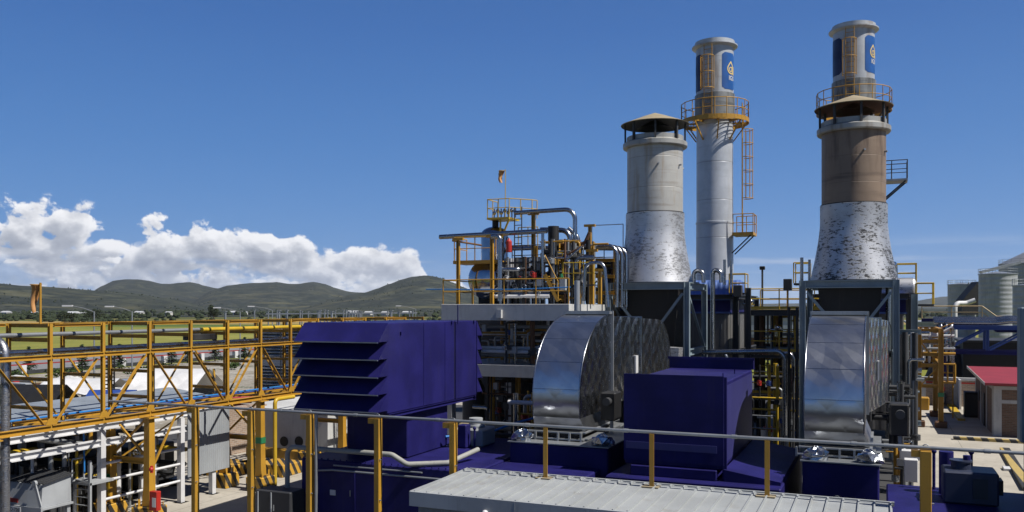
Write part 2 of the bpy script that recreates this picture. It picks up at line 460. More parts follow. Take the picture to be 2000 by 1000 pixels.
SUN_AZ, SUN_EL = radians(-3.0), radians(52.5)          # measured from +X towards +Y
to_sun = Vector((cos(SUN_EL)*cos(SUN_AZ), cos(SUN_EL)*sin(SUN_AZ), sin(SUN_EL)))
sl = bpy.data.lights.new('sun', 'SUN'); so = bpy.data.objects.new('sun', sl); COL.objects.link(so)
sl.energy = 5.0; sl.angle = radians(0.53); sl.color = (1.0, 0.955, 0.88)
so.rotation_euler = to_sun.to_track_quat('Z', 'Y').to_euler(); so.location = (30, 5, 60)
SC.view_settings.view_transform = 'Standard'; SC.view_settings.look = 'None'
SC.view_settings.exposure = 0.6; SC.view_settings.gamma = 1.0

W = bpy.data.worlds.new('World'); SC.world = W; W.use_nodes = True
nt = W.node_tree; bg = nt.nodes['Background']; bg.inputs['Strength'].default_value = 0.066
sky = nt.nodes.new('ShaderNodeTexSky'); sky.sky_type = 'NISHITA'; sky.sun_disc = False
sky.sun_elevation = SUN_EL; sky.sun_rotation = pi/2 - SUN_AZ
sky.altitude = 1200; sky.air_density = 1.0; sky.dust_density = 0.5; sky.ozone_density = 2.0
hs = nt.nodes.new('ShaderNodeHueSaturation'); hs.inputs['Saturation'].default_value = 1.22; hs.inputs['Value'].default_value = 0.95
hs.inputs['Hue'].default_value = 0.505
nt.links.new(sky.outputs[0], hs.inputs['Color'])
tc = nt.nodes.new('ShaderNodeTexCoord'); sp = nt.nodes.new('ShaderNodeSeparateXYZ'); nt.links.new(tc.outputs['Generated'], sp.inputs[0])
dx, dy, dz = (X(nt, sp.outputs[i]) for i in range(3))
AZ = dx.op('ARCTAN2', dy)                                # 0 at +Y, positive towards +X
hor = (dx*dx + dy*dy).op('SQRT')
TE = dz / hor.op('MAXIMUM', 0.02)                        # tangent of the elevation

def px_az(x): return atan2(x-1000.0, FPX) - TH
def px_te(x, y): return (HOR-y)/FPX*cos(atan2(x-1000.0, FPX))
TOPS = [(-1500, 560), (-900, 500), (-300, 372), (-60, 388), (0, 392), (40, 400), (70, 408), (110, 404), (150, 412), (200, 424), (235, 444), (256, 462), (268, 432), (300, 424), (350, 436),
        (400, 436), (470, 440), (520, 434), (580, 446), (620, 492), (660, 486), (720, 482), (795, 488), (814, 491), (826, 512), (833, 540), (846, 552), (872, 546), (900, 534), (930, 556), (980, 590), (1080, 603), (1500, 603), (2300, 603)]
A0, A1 = px_az(-1500), px_az(2300)
fc = nt.nodes.new('ShaderNodeFloatCurve'); cur = fc.mapping.curves[0]
pts = [((px_az(x)-A0)/(A1-A0), px_te(x, y)/0.2) for x, y in TOPS]
cur.points[0].location = (0.0, max(0.0, pts[0][1])); cur.points[1].location = (1.0, max(0, pts[-1][1]))
for p in pts[1:-1]: cur.points.new(p[0], max(0.0, p[1]))
for p in cur.points: p.handle_type = 'VECTOR'
fc.mapping.update()
nt.links.new(((AZ - A0)/(A1-A0)).op('MAXIMUM', 0.0).op('MINIMUM', 1.0).s, fc.inputs['Value'])
TOP = X(nt, fc.outputs[0])*0.2

def puffs(k, seed, da=0.0, dt=0.0, flat=1.25):
    v = combine(nt, (AZ + da)*k, (TE + dt)*k*flat, seed)
    a = noise(nt, v, 1.0, 10, 0.60, 0.2)
    b = voro(nt, v, 1.9)
    c = voro(nt, v, 4.6)
    return a*1.0 - b*0.26 - c*0.13 + 0.235
ramp = nt.nodes.new('ShaderNodeValToRGB'); nt.links.new(TE.op('MAXIMUM', 0.0).s, ramp.inputs[0]); rel = ramp.color_ramp.elements
rel[0].position = 0.0; rel[0].color = (0.15, 0.34, 0.68, 1); rel[1].position = 1.0; rel[1].color = (0.009, 0.036, 0.14, 1)
for q, c in ((0.06, (0.092, 0.272, 0.63)), (0.18, (0.063, 0.212, 0.545)), (0.32, (0.040, 0.150, 0.45)), (0.6, (0.021, 0.08, 0.27))):
    e = rel.new(q); e.color = (*c, 1)
grad = mixc(nt, 1.0, ramp.outputs[0], (10.0, 10.0, 10.0), 'MULTIPLY')
col = mixc(nt, 0.9, hs.outputs[0], grad)      # the clear mountain air is bluer than the model sky
WHITE_C, GREY_C, DEEP_C = (10.4, 10.4, 10.6), (4.8, 5.1, 5.8), (3.0, 3.3, 4.1)
for k, seed, hk, amp, edge in ((32.0, 3.1, 0.46, 0.12, 0.06), (23.0, 9.7, 0.74, 0.15, 0.05), (14.0, 1.3, 0.98, 0.17, 0.042)):
    n0 = puffs(k, seed); n1 = puffs(k, seed, 0.10/k, 0.13/k)
    gap = noise(nt, combine(nt, AZ*k*0.55, TE*k*1.5, seed+4.0), 1.0, 5, 0.5)
    fall = TOP*hk - TE
    depth = fall.op('MINIMUM', 0.013) + (n0 - 0.50).op('MINIMUM', 0.13)*amp*(TOP*8.0).op('MINIMUM', 1.0)
    live = (TOP - 0.006).step(0.0, 0.012)
    if hk > 0.9:      # nearest bank has flat bases with sky and farther cloud under it
        bas = TOP*0.36 + (gap - 0.5)*0.08
        under = (TE - bas).step(-0.008, 0.016)
    else:
        under = (gap - (0.46 if hk < 0.6 else 0.50)).step(-0.05, 0.05)*0.8 + 0.2
    alpha = (depth/(amp*edge)).step(0.0, 1.0)*live*under
    relief = ((n0 - n1)*2.6 + 0.55).op('MINIMUM', 1.0).op('MAXIMUM', 0.0)
    rim = ((fall + (n0 - 0.5)*amp)*(1.0/0.05)).op('MINIMUM', 1.0).op('MAXIMUM', 0.0)      # 0 at the top edge
    lit = (relief*0.9 + 0.42 - rim*0.62).op('MINIMUM', 1.0).op('MAXIMUM', 0.0)
    c1 = mixc(nt, lit.step(0.0, 0.5), DEEP_C, GREY_C)
    c1 = mixc(nt, lit.step(0.36, 0.95), c1, WHITE_C)
    col = mixc(nt, alpha, col, c1)
# thin streaks low on the right
sv = combine(nt, AZ*5.0, TE*62.0, 2.0)
stv = noise(nt, sv, 1.0, 5, 0.55)
wis = stv.step(0.50, 0.72)*TE.step(0.0, 0.012)*(0.085 - TE).step(0.0, 0.05)*0.5
col = mixc(nt, wis, col, (7.0, 7.4, 8.2))
low = (0.05 - TE).step(0.0, 0.05)*0.25
col = mixc(nt, low, col, (5.2, 6.3, 8.2))
nt.links.new(col, bg.inputs['Color'])

# ================================================================ land
def terrain_mat():
    m = Mat('hill_scrub', 0.95)
    big = m.noise(0.0035, 6, 0.6); mid = m.noise(0.02, 5, 0.65); fine = m.noise(0.085, 4, 0.7)
    dots = voro(m.nt, m.pos, 0.055)
    grass = m.mix(big.step(0.35, 0.65), (0.075, 0.082, 0.052), (0.055, 0.06, 0.046))
    col = m.mix(mid.step(0.36, 0.56), grass, (0.028, 0.035, 0.028))
    col = m.mix(dots.step(0.42, 0.22)*(fine.step(0.35, 0.6)), col, (0.010, 0.015, 0.011))
    lowf = (120.0 - m.z).step(0.0, 120.0)
    strip = m.noise(1.0, 3, 0.5, vec=m.vec((m.x*CT + m.y*ST)*0.004, (m.y*CT - m.x*ST)*0.012, 0.0))
    col = m.mix(strip.step(0.56, 0.64)*lowf*0.45, col, (0.15, 0.14, 0.07))
    col = m.mix(mid.step(0.66, 0.72)*0.5*lowf, col, (0.28, 0.24, 0.17))
    m.put('Base Color', col); m.put('Specular IOR Level', 0.1); m.bump(fine + mid*2.0, 4.0, 0.6)
    return m.m
HILLS = [
 (2300, 1000, [(-500,552),(-250,546),(-100,549),(0,555),(60,560),(120,564),(200,568),(260,573),(330,584),(400,600)]),
 (4300, 1500, [(150,590),(175,573),(200,560),(225,549),(250,546.5),(270,546),(290,549),(315,555),(330,555),(350,552.5),(370,551),(385,554),(400,559),(425,564),(520,596)]),
 (3700, 1400, [(370,590),(420,564),(445,558),(470,556),(500,554),(525,552),(540,551),(560,554),(585,555),(600,552.5),(612,552),(635,556),(655,564),(680,571),(720,573),(760,580),(840,600)]),
 (2700, 1000, [(600,600),(650,584),(690,575),(712,571),(735,564),(760,555.5),(785,547),(805,542),(830,539.5),(850,540.5),(865,544),(885,553),(905,562),(940,578),(1000,598)]),
 (7000, 1500, [(900,602),(1300,594),(1700,592),(1790,588),(1815,583),(1840,579),(1870,578),(1920,580),(2000,577),(2200,572),(2600,585)]),
]
def interp(tab, x):
    if x <= tab[0][0] or x >= tab[-1][0]: return None
    for (a, b), (c, d) in zip(tab, tab[1:]):
        if a <= x <= c:
            t = (x-a)/(c-a); t = t*t*(3-2*t)*0.5 + t*0.5
            return b + (d-b)*t
def land_z(px, R):
    ph = atan2(px-1000.0, FPX); wx, wy = R*sin(ph-TH), R*cos(ph-TH)
    z = max(0.0, R-750)*0.0022
    for Rc, w, tab in HILLS:
        if abs(R-Rc) < w:
            y = interp(tab, px)
            if y is None: continue
            q = abs(R-Rc)/w; fall = (0.5+0.5*cos(pi*q))
            fall *= 1.0 + 0.25*q*mnoise.noise(Vector((wx*0.003, wy*0.003, Rc)))
            z = max(z, ((HOR-y)/FPX*Rc*cos(ph) + EYE)*fall)
    z += max(0, min(1, (R-800)/800))*(mnoise.fractal(Vector((wx*0.006, wy*0.006, 1.7)), 1.0, 2.0, 4)*5.0)
    return max(z, -0.4) if R > 760 else 0.0
mb = MB(); pxs = [-900 + i*8.0 for i in range(440)]; Rs = []
R = 740.0
while R < 9000: Rs.append(R); R *= 1.028
for R in Rs:
    for p in pxs:
        ph = atan2(p-1000.0, FPX)
        mb.v.append((R*sin(ph-TH), R*cos(ph-TH), land_z(p, R) if R > Rs[0] else -2.0))
n = len(pxs)
for i in range(len(Rs)-1):
    for j in range(n-1):
        mb.f.append((i*n+j, i*n+j+1, (i+1)*n+j+1, (i+1)*n+j)); mb.sm.append(True)
struct(mb.build('hills', terrain_mat()))

def field_mat():
    m = Mat('farm_fields', 0.95)
    dep = m.y*CT - m.x*ST + (m.x*CT + m.y*ST)*0.02 + m.noise(0.01, 3)*18.0
    cr = m.nt.nodes.new('ShaderNodeValToRGB'); cr.color_ramp.interpolation = 'LINEAR'
    stops = [(0, (0.17, 0.19, 0.035)), (140, (0.235, 0.24, 0.05)), (230, (0.30, 0.29, 0.07)), (330, (0.245, 0.25, 0.055)), (372, (0.09, 0.15, 0.035)), (400, (0.085, 0.14, 0.035)), (412, (0.40, 0.28, 0.10)),
             (500, (0.44, 0.31, 0.13)), (515, (0.07, 0.10, 0.03)), (560, (0.11, 0.12, 0.035)), (575, (0.22, 0.17, 0.06)), (640, (0.06, 0.085, 0.03)), (700, (0.14, 0.13, 0.045)), (900, (0.07, 0.085, 0.035))]
    el = cr.color_ramp.elements
    while len(el) > 1: el.remove(el[-1])
    el[0].position = 0; el[0].color = (*stops[0][1], 1)
    for d, c in stops[1:]:
        e = el.new(d/1000.0); e.color = (*c, 1)
    m.nt.links.new((dep/1000.0).s, cr.inputs[0])
    a = m.noise(0.05, 6, 0.65); b = m.noise(0.9, 4, 0.7); rows = m.noise(1.0, 4, 0.6, vec=m.vec((m.x*CT+m.y*ST)*0.01, (m.y*CT-m.x*ST)*0.12, 3.0))
    col = m.mix(a.step(0.38, 0.66)*0.45, cr.outputs[0], (0.10, 0.13, 0.03))
    col = m.mix(rows.step(0.48, 0.66)*0.4, col, (0.26, 0.21, 0.07))
    col = m.mix(b.step(0.5, 0.75)*0.35, col, (0.06, 0.08, 0.02))
    m.put('Base Color', col); m.put('Specular IOR Level', 0.1); m.bump(b, 0.15, 0.7)
    return m.m
mb = MB(); mb.add([(9500*cos(2*pi*k/96), 9500*sin(2*pi*k/96), 0) for k in range(96)], [tuple(range(96))])
struct(mb.build('ground', field_mat()))

def gravel_mat():
    m = Mat('pale_gravel', 0.95)
    a = m.noise(0.16, 6, 0.65); b = m.noise(3.5, 5, 0.7); st = voro(m.nt, m.pos, 1.6)
    col = m.mix(a.step(0.35, 0.65), (0.42, 0.39, 0.34), (0.25, 0.22, 0.17))
    col = m.mix(b.step(0.5, 0.72)*0.7, col, (0.13, 0.12, 0.10))
    weeds = m.noise(0.22, 6, 0.7)
    col = m.mix((weeds.step(0.54, 0.62)*b.step(0.35, 0.6)), col, (0.06, 0.085, 0.03))
    col = m.mix(st.step(0.22, 0.1)*0.8, col, (0.55, 0.54, 0.52))
    m.put('Base Color', col); m.bump(b + st*0.5, 0.08, 0.8)
    return m.m
def sheet(name, pts, z, mat):
    mb = MB(); mb.add([(x, y, z) for x, y in pts], [tuple(range(len(pts)))])
    return struct(mb.build(name, mat))
sheet('gravel_lot', [(-88, 25), (-20, 25), (-20, 330), (-88, 330)], 0.008, gravel_mat())
sheet('road', [(-112, 10), (-90.5, 10), (-90.5, 420), (-112, 420)], 0.012, concrete('pale_road', (0.25, 0.25, 0.255)))
sheet('dark_yard_fill', [(-40, -30), (60, -30), (60, 92), (-17, 92), (-17, 60), (-40, 60)], 0.014, concrete('low_bounce_ground', (0.05, 0.05, 0.052)))  # mostly unseen ground, added dark to cut light bounced onto shaded faces
sheet('concrete_yard', [(-36, 19), (-18.9, 19), (-18.9, 45), (-36, 45)], 0.02, CONC_SLAB)
sheet('concrete_apron', [(1.2, 30.2), (40, 30.2), (40, 90), (1.2, 90)], 0.02, CONC_SLAB)

# --- woods scattered over the plain and the foot of the hills
def leaf_mat(name, a, b):
    m = Mat(name, 0.8)
    n = m.noise(0.9, 3); w = m.nt.nodes.new('ShaderNodeTexWhiteNoise'); 
    m.put('Base Color', m.mix(n.step(0.35, 0.65), a, b)); m.put('Specular IOR Level', 0.15)
    return m.m
FAR_LEAF = leaf_mat('distant_foliage', (0.026, 0.038, 0.018), (0.042, 0.055, 0.024))
FIR_LEAF = leaf_mat('fir_foliage', (0.022, 0.042, 0.020), (0.05, 0.075, 0.03))
BUSH_LEAF = leaf_mat('bush_foliage', (0.04, 0.07, 0.02), (0.075, 0.11, 0.032))
BARK = paint('bark', (0.09, 0.065, 0.045), (0.03, 0.025, 0.02), rough=0.9)
rr = random.Random(11); mb = MB()
for k in range(9000):
    px = rr.uniform(-120, 1000) if k % 5 else rr.uniform(1000, 2100); R = 440*(3200/440.0)**rr.random()
    ph = atan2(px-1000.0, FPX); wx, wy = R*sin(ph-TH), R*cos(ph-TH)
    cl = mnoise.noise(Vector((wx*0.0045, wy*0.0045, 5.0))) + 0.5*mnoise.noise(Vector((wx*0.02, wy*0.02, 8.0)))
    hedge = abs(((R*cos(ph) + wx*0.02) % 140) - 70) < 4 and R < 1100
    if not hedge and cl < 0.24 + (0.24 if R < 620 else 0.0): continue
    s = rr.uniform(1.2, 2.6)*(0.6 if R < 620 else 1.0)*(0.62 if R > 1300 else 1.0)
    z = land_z(px, R); o = len(mb.v)
    mb.sphere((wx, wy, z+s*0.75), s, 7, 5, (rr.uniform(0.8, 1.5), rr.uniform(0.8, 1.5), rr.uniform(0.7, 1.05)))
    for i in range(o, len(mb.v)):
        v = mb.v[i]; mb.v[i] = (v[0]+rr.uniform(-.28, .28)*s, v[1]+rr.uniform(-.28, .28)*s, v[2]+rr.uniform(-.25, .25)*s)
mb.sm = [False]*len(mb.f)
struct(mb.build('distant_woods', FAR_LEAF), 'stuff', 'scattered dark trees over the plain below the hills', 'woods')

# --- far farm buildings
hs_px = [(12, 609, 18), (68, 611, 14), (143, 613, 24), (166, 613, 14), (272, 606, 16), (330, 607, 12), (455, 606, 18), (478, 608, 10), (690, 610, 22), (720, 605, 14), (752, 601, 12), (795, 604, 16)]
H_WALL = paint('whitewashed_wall', (0.62, 0.6, 0.56), (0.3, 0.28, 0.25), rough=0.8)
H_ROOF = paint('pale_tin_roof', (0.66, 0.67, 0.68), (0.3, 0.3, 0.3), rough=0.4)
for i, (px, py, wd) in enumerate(hs_px):
    d = 1690*EYE/max(py+6-HOR, 8.0); d = min(d, 900.0); p = sight(px, d=d); w = wd/FPX*d; z0 = 0
    h = thing('farm_house', 'tiny pale farm building far off on the plain', 'house', (p.x, p.y, z0), 'farm buildings far off on the plain')
    a, b = w/2, w*0.35; hh = 3.2
    m1 = MB(); m1.box(p.x-a, p.x+a, p.y-b, p.y+b, 0, hh); m1.build('wall', H_WALL, h)
    m2 = MB(); m2.add([(p.x-a-.3, p.y-b-.3, hh), (p.x+a+.3, p.y-b-.3, hh), (p.x+a+.3, p.y, hh+w*0.16), (p.x-a-.3, p.y, hh+w*0.16), (p.x+a+.3, p.y+b+.3, hh), (p.x-a-.3, p.y+b+.3, hh)],
           [(0,1,2,3), (3,2,4,5), (0,3,5), (1,4,2)]); m2.build('roof', H_ROOF, h)

# --- trees one can tell apart
def crown(mb, c, rx, rz, n, leaf, rnd, lumps=9):
    """leaf cards gathered in clumps through the crown"""
    cl = []
    for _ in range(lumps):
        a, e = rnd.uniform(0, 2*pi), rnd.uniform(-0.7, 1.0); q = rnd.uniform(0.35, 0.85)
        cl.append((Vector((c[0]+rx*q*cos(a)*cos(e), c[1]+rx*q*sin(a)*cos(e), c[2]+rz*q*sin(e))), rnd.uniform(0.28, 0.5)))
    for _ in range(n):
        p, s = rnd.choice(cl); v = Vector((rnd.gauss(0, 1), rnd.gauss(0, 1), rnd.gauss(0, 1))).normalized()*rnd.uniform(0.5, 1.0)
        q = p + Vector((v.x*rx*s, v.y*rx*s, v.z*rz*s)); u = Vector((rnd.gauss(0, 1), rnd.gauss(0, 1), rnd.gauss(0, .6))).normalized(); w = u.orthogonal().normalized()
        L = leaf*rnd.uniform(0.6, 1.3)
        mb.add([q-u*L, q+w*L*0.6, q+u*L, q-w*L*0.6], [(0, 1, 2, 3)])
def conifer(mb, base, h, rnd, leaf=0.16):
    x, y, z = base
    for lv in range(15):
        t = lv/14.0; zz = z + h*(0.12+0.86*t); rad = h*0.36*(1-t)**0.85*rnd.uniform(0.8, 1.15)+0.06
        for _ in range(int(7-3*t)+1):
            a = rnd.uniform(0, 2*pi); tip = Vector((x+rad*cos(a), y+rad*sin(a), zz - rad*0.15)); root = Vector((x, y, zz+rad*0.12))
            for s in range(7):
                q = root.lerp(tip, (s+1.2)/8.0) + Vector((rnd.gauss(0, .06), rnd.gauss(0, .06), rnd.gauss(0, .04)))*h*0.4
                dr = (tip-root).normalized(); w = dr.cross(Vector((rnd.gauss(0, .3), rnd.gauss(0, .3), 1))).normalized(); L = leaf*h/3.2*rnd.uniform(.7, 1.3)
                mb.add([q-dr*L, q+w*L*0.75, q+dr*L*1.3, q-w*L*0.75], [(0, 1, 2, 3)])
def tree(name, label, cat, base, h, kind, leaf, seed, group=None, rx=None):
    rnd = random.Random(seed); t = thing(name, label, cat, base, group); b = Vector(base)
    m1 = MB(); m1.sweep([b, b+Vector((0.05*h*.2, 0, h*0.4)), b+Vector((0, 0.02*h, h*0.8))], h*0.035, 7, h*0.01)
    for k in range(4):
        a = k*1.7+seed; q = b+Vector((0, 0, h*(0.3+0.1*k))); m1.tube(q, q+Vector((cos(a)*h*.2, sin(a)*h*.2, h*.16)), h*0.012, 5, h*0.005)
    m1.build('trunk', BARK, t)
    m2 = MB()
    if kind == 'fir': conifer(m2, base, h, rnd, leaf)
    else: crown(m2, (b.x, b.y, b.z+h*0.60), rx or h*0.4, h*0.42, 900, leaf, rnd, 13)
    m2.build('crown', FIR_LEAF if kind == 'fir' else (BUSH_LEAF if kind == 'bush' else FAR_LEAF), t)
    return t
fir_px = [(-28, 728, 40), (56, 727, 44), (160, 728, 50), (233, 722, 46), (335, 712, 40), (366, 709, 30), (420, 706, 44), (478, 702, 42)]
fir_lab = ['fir cut by the left edge of the photo', 'young fir left of the first tall rack post', 'young fir between the first two tall rack posts', 'dark young fir behind the grated tower',
           'young fir left of the mid rack post', 'smallest young fir in the row by the red fence', 'bushy young fir beside the yellow pole', 'young fir nearest the slatted wall']
for i, (px, py, hh) in enumerate(fir_px):
    d = 84.0 + i*4.0; z = 0.0; p = sight(px, py, Z=0.0); h = hh/FPX*p.xy.length*0.98
    tree('fir_tree', fir_lab[i], 'tree', (p.x, p.y, 0.0), h, 'fir', 0.15, 20+i, 'young firs along the red fence')
for px, d, h, rx, lab, sd in ((417, 470, 9.5, 3.3, 'tall dark lone tree standing in the fields', 3), (126, 460, 6.0, 5.2, 'low round dark tree in the field behind the windsock', 4), (181, 480, 7.2, 5.6, 'round dark tree behind the leftmost street lamp', 5),
                          (585, 380, 5.0, 4.0, 'round dark bush between the bare grey posts', 6), (622, 430, 5.2, 4.6, 'dark rounded tree above the rack beside the blue intake house', 7), (850, 300, 3.2, 3.4, 'squat brown bush beside the concrete deck', 8)):
    p = sight(px, d=d); tree('field_tree', lab, 'tree', (p.x, p.y, 0.0), h, 'round', 0.42, sd, None, rx)
bush_r = random.Random(5)
for i, (px, py, w) in enumerate(((20, 742, 1.6), (125, 738, 2.4), (270, 735, 1.8), (330, 728, 1.4), (300, 752, 1.0), (452, 722, 1.6))):
    p = sight(px, py, Z=0.0); t = thing('shrub', 'low green shrub in the gravel behind the pipe rack', 'shrub', (p.x, p.y, 0), 'shrubs in the gravel lot')
    m2 = MB(); crown(m2, (p.x, p.y, 0.55), w, 0.6, 420, 0.15, bush_r, 9); m2.build('foliage', BUSH_LEAF, t)
    m3 = MB(); m3.tube((p.x, p.y, 0), (p.x, p.y, 0.5), 0.04, 6, 0.02); m3.build('stem', BARK, t)
# ================================================================ yellow pipe rack on the left
XF, XB, Y0, BAY = -23.5, -25.35, 18.9, 1.96
YK = lambda k: Y0 + BAY*k
ZT, ZM, ZL = 7.03, 6.08, 3.82
rack = thing('pipe_rack', 'long yellow steel pipe rack carrying pipes along the left side', 'pipe rack', (-24.4, 28.7, 0))
for k in range(-3, 13):
    for xx in (XF, XB):
        m = MB(); m.ibeam((xx, YK(k), ZL-0.1), (xx, YK(k), ZT), 0.105, 0.11, 0.018, (1, 0, 0)); m.build('post', YELLOW, rack)
    for z, h in ((ZT-0.07, 0.12), (6.52, 0.13), (5.3, 0.11), (4.4, 0.11)):
        if k % 2 and z < 5: continue
        MB().ibeam((XB+0.07, YK(k)+0.02, z), (XF-0.07, YK(k)+0.02, z), 0.11, h, 0.016).build('cross_beam', YELLOW, rack)
diag = {-3: '/', -2: '/', -1: '\\', 0: '/', 1: '/', 2: '\\', 3: '\\', 4: '/', 5: '\\', 6: '/', 7: '\\', 8: '/', 9: '\\', 10: '/', 11: '\\'}
for k in range(-3, 12):
    a, b = YK(k)+0.12, YK(k+1)-0.12
    if k % 2 == 0: MB().ibeam((XF, a, ZT-0.06), (XF, b, ZT-0.06), 0.10, 0.10, 0.015).build('top_beam', YELLOW, rack)
    MB().ibeam((XB, a, ZT-0.06), (XB, b, ZT-0.06), 0.10, 0.10, 0.015).build('top_beam', YELLOW, rack)
    MB().ibeam((XF+0.04, a-0.1, ZM-0.08), (XF+0.04, b+0.1, ZM-0.08), 0.11, 0.14, 0.018).build('middle_beam', YELLOW, rack)
    MB().ibeam((XF+0.04, a-0.1, ZL), (XF+0.04, b+0.1, ZL), 0.13, 0.18, 0.018).build('bottom_beam', YELLOW, rack)
    MB().ibeam((XB, a, ZL), (XB, b, ZL), 0.12, 0.16, 0.018).build('bottom_beam', YELLOW, rack)
    up = diag[k] == '/'
    z0, z1 = (ZL+0.12, ZM-0.22) if up else (ZM-0.22, ZL+0.12)
    m = MB(); m.beam((XF, a+0.08, z0), (XF, b-0.08, z1), 0.02, 0.06, (1, 0, 0)); m.beam((XF-0.05, a+0.08, z0), (XF-0.05, b-0.08, z1), 0.06, 0.02, (1, 0, 0)); m.build('brace', YELLOW, rack)
    MB().beam((XB, a+0.1, z1), (XB, b-0.1, z0), 0.05, 0.055, (1, 0, 0)).build('brace', YELLOW, rack)
    MB().beam((XB+0.12, a, ZL-0.02), (XF-0.12, b, ZL-0.02), 0.07, 0.07).build('floor_brace', YELLOW, rack)
for k in range(-3, 13):
    y = YK(k); m = MB(); m.add([(XF+0.058, y-0.2, ZL+0.10), (XF+0.058, y+0.2, ZL+0.10), (XF+0.058, y+0.10, ZL+0.3), (XF+0.058, y-0.10, ZL+0.3), (XF+0.07, y-0.2, ZL+0.10), (XF+0.07, y+0.2, ZL+0.10), (XF+0.07, y+0.10, ZL+0.3), (XF+0.07, y-0.10, ZL+0.3)], [(0, 3, 2, 1), (4, 5, 6, 7), (0, 1, 5, 4), (1, 2, 6, 5), (2, 3, 7, 6), (3, 0, 4, 7)])
    m.build('gusset', YELLOW, rack)
def big_column(x, y, parent):
    m = MB(); v = []
    for z, w in ((0.62, 0.17), (1.3, 0.14), (ZL-0.16, 0.12)):
        v += [(x-w, y-w, z), (x+w, y-w, z), (x+w, y+w, z), (x-w, y+w, z)]
    fs = [(0, 3, 2, 1), (8, 9, 10, 11)]
    for i in (0, 4):
        for j in range(4): fs.append((i+j, i+(j+1) % 4, i+4+(j+1) % 4, i+4+j))
    m.add(v, fs); m.box(x-0.24, x+0.24, y-0.24, y+0.24, ZL-0.155, ZL-0.115)
    for sx in (-1, 1):
        for sy in (-1, 1):
            m.beam((x+sx*0.26, y+sy*0.2, 0.62), (x+sx*0.26, y+sy*0.2, 0.85), 0.015, 0.1, (0, 1, 0)); m.tube((x+sx*0.33, y+sy*0.3, 0.6), (x+sx*0.33, y+sy*0.3, 0.72), 0.02, 6)
    m.build('column', YELLOW, parent)
    m = MB(); m.bbox(x-0.42, x+0.42, y-0.42, y+0.42, 0.0, 0.6, 0.03); m.build('plinth', HAZARD, parent)
for k in (-1, 2, 5, 8, 11):
    for xx in (XF, XB): big_column(xx, YK(k), rack)
    m = MB(); m.ibeam((XB+0.2, YK(k), 2.15), (XF-0.2, YK(k), 2.15), 0.15, 0.2, 0.02)
    m.beam((XB+0.2, YK(k)+0.05, 2.4), (XF-0.2, YK(k)+0.05, ZL-0.2), 0.07, 0.07); m.beam((XB+0.2, YK(k)-0.05, ZL-0.2), (XF-0.2, YK(k)-0.05, 2.4), 0.07, 0.07)
    m.build('column_tie', YELLOW, rack)
m = MB(); m.beam((XF, YK(2)+0.2, 2.0), (XF+0.02, YK(2)+1.2, ZL-0.2), 0.06, 0.06); m.beam((XB, YK(2)+0.2, 2.0), (XF, YK(2)+1.6, ZL-0.2), 0.06, 0.06); m.build('knee_brace', YELLOW, rack)
m = MB(); m.box(XF-0.15, XF+0.15, YK(5)-0.16, YK(5)-0.142, 1.95, 2.2); m.box(XF+0.142, XF+0.16, YK(5)-0.14, YK(5)+0.14, 1.95, 2.2); m.build('green_band', GREEN, rack)
m = MB(); m.box(XB-0.16, XB+0.16, YK(2)-0.165, YK(2)-0.145, 1.35, 1.6); m.build('green_band', GREEN, rack)
m = MB(); m.box(XB-0.14, XB+0.14, YK(2)-0.185, YK(2)-0.165, 0.85, 1.3); m.build('warning_plate', YELLOW_RAIL, rack)
m = MB(); a = (XB-0.09, YK(2)-0.19, 0.99); b = (XB+0.09, YK(2)-0.19, 0.99); c = (XB, YK(2)-0.19, 1.18)
for p, q in ((a, b), (b, c), (c, a)): m.beam(p, q, 0.008, 0.022, (0, 1, 0))
m.build('warning_triangle', BLACK, rack)

def pipe(name, label, pts, r, mat, n=12, br=None, cat='pipe', group=None, flanges=()):
    m = MB(); m.path(pts, r, n, br)
    o = tag(m.build(name, mat), label, cat, group)
    for f in flanges: pass
    return o
pipe('rack_pipe', 'upper thin grey pipe along the back of the yellow rack', [(XB+0.45, 8, 6.655), (XB+0.45, 42, 6.655)], 0.068, GALV)
pipe('rack_pipe', 'fat grey pipe on the front edge of the yellow rack', [(XF-0.3, 14.9, 6.16), (XF-0.3, 42, 6.16)], 0.095, PIPE_SIL)
pipe('rack_pipe', 'middle grey pipe lying on the yellow rack beams', [(XF-0.95, 13.8, 6.13), (XF-0.95, 42, 6.13)], 0.06, GALV)
pipe('rack_pipe', 'sky blue pipe running low along the yellow rack', [(XB+0.6, 6, 4.0), (XB+0.6, 40, 4.0)], 0.036, BLUE_PIPE)
pipe('rack_pipe', 'second blue water line clipped beside the low blue pipe', [(XB+0.9, 24, 3.98), (XB+0.9, 38, 3.98)], 0.025, BLUE_TRIM)
pipe('yellow_gas_pipe', 'bright yellow pipe lying high on the rack near the blue intake house', [(XB+0.9, 26.4, 6.66), (XB+0.9, 38, 6.66)], 0.08, YELLOW_RAIL)
pipe('yellow_gas_pipe', 'bright yellow vertical pipe beside the rack column with green band', [(XF+0.3, YK(5)+0.55, 0.1), (XF+0.3, YK(5)+0.55, 3.7), (XF+0.3, YK(5)+1.8, 3.7)], 0.085, YELLOW_RAIL)
p = sight(10, 662, d=25.5)
pipe('bent_pipe', 'spotted galvanised pipe rising and bending at the left photo edge', [(p.x, p.y, 0), (p.x, p.y, 6.55), (p.x-2.5, p.y, 6.55)], 0.13, mk_metal('spotted_galvanised_pipe', (0.55, 0.56, 0.6), 0.4, 0.01, spots=0.6), 14, 0.45)
m = MB()
for k in range(7):
    m.sweep([(XB+0.9+0.45*cos(2*pi*i/20), 26.3+0.75*sin(2*pi*i/20), 6.3+0.03*k) for i in range(21)], 0.03, 5)
tag(m.build('cable_coil', BLACK), 'black coil of cable lying on the yellow rack pipes', 'cable coil')

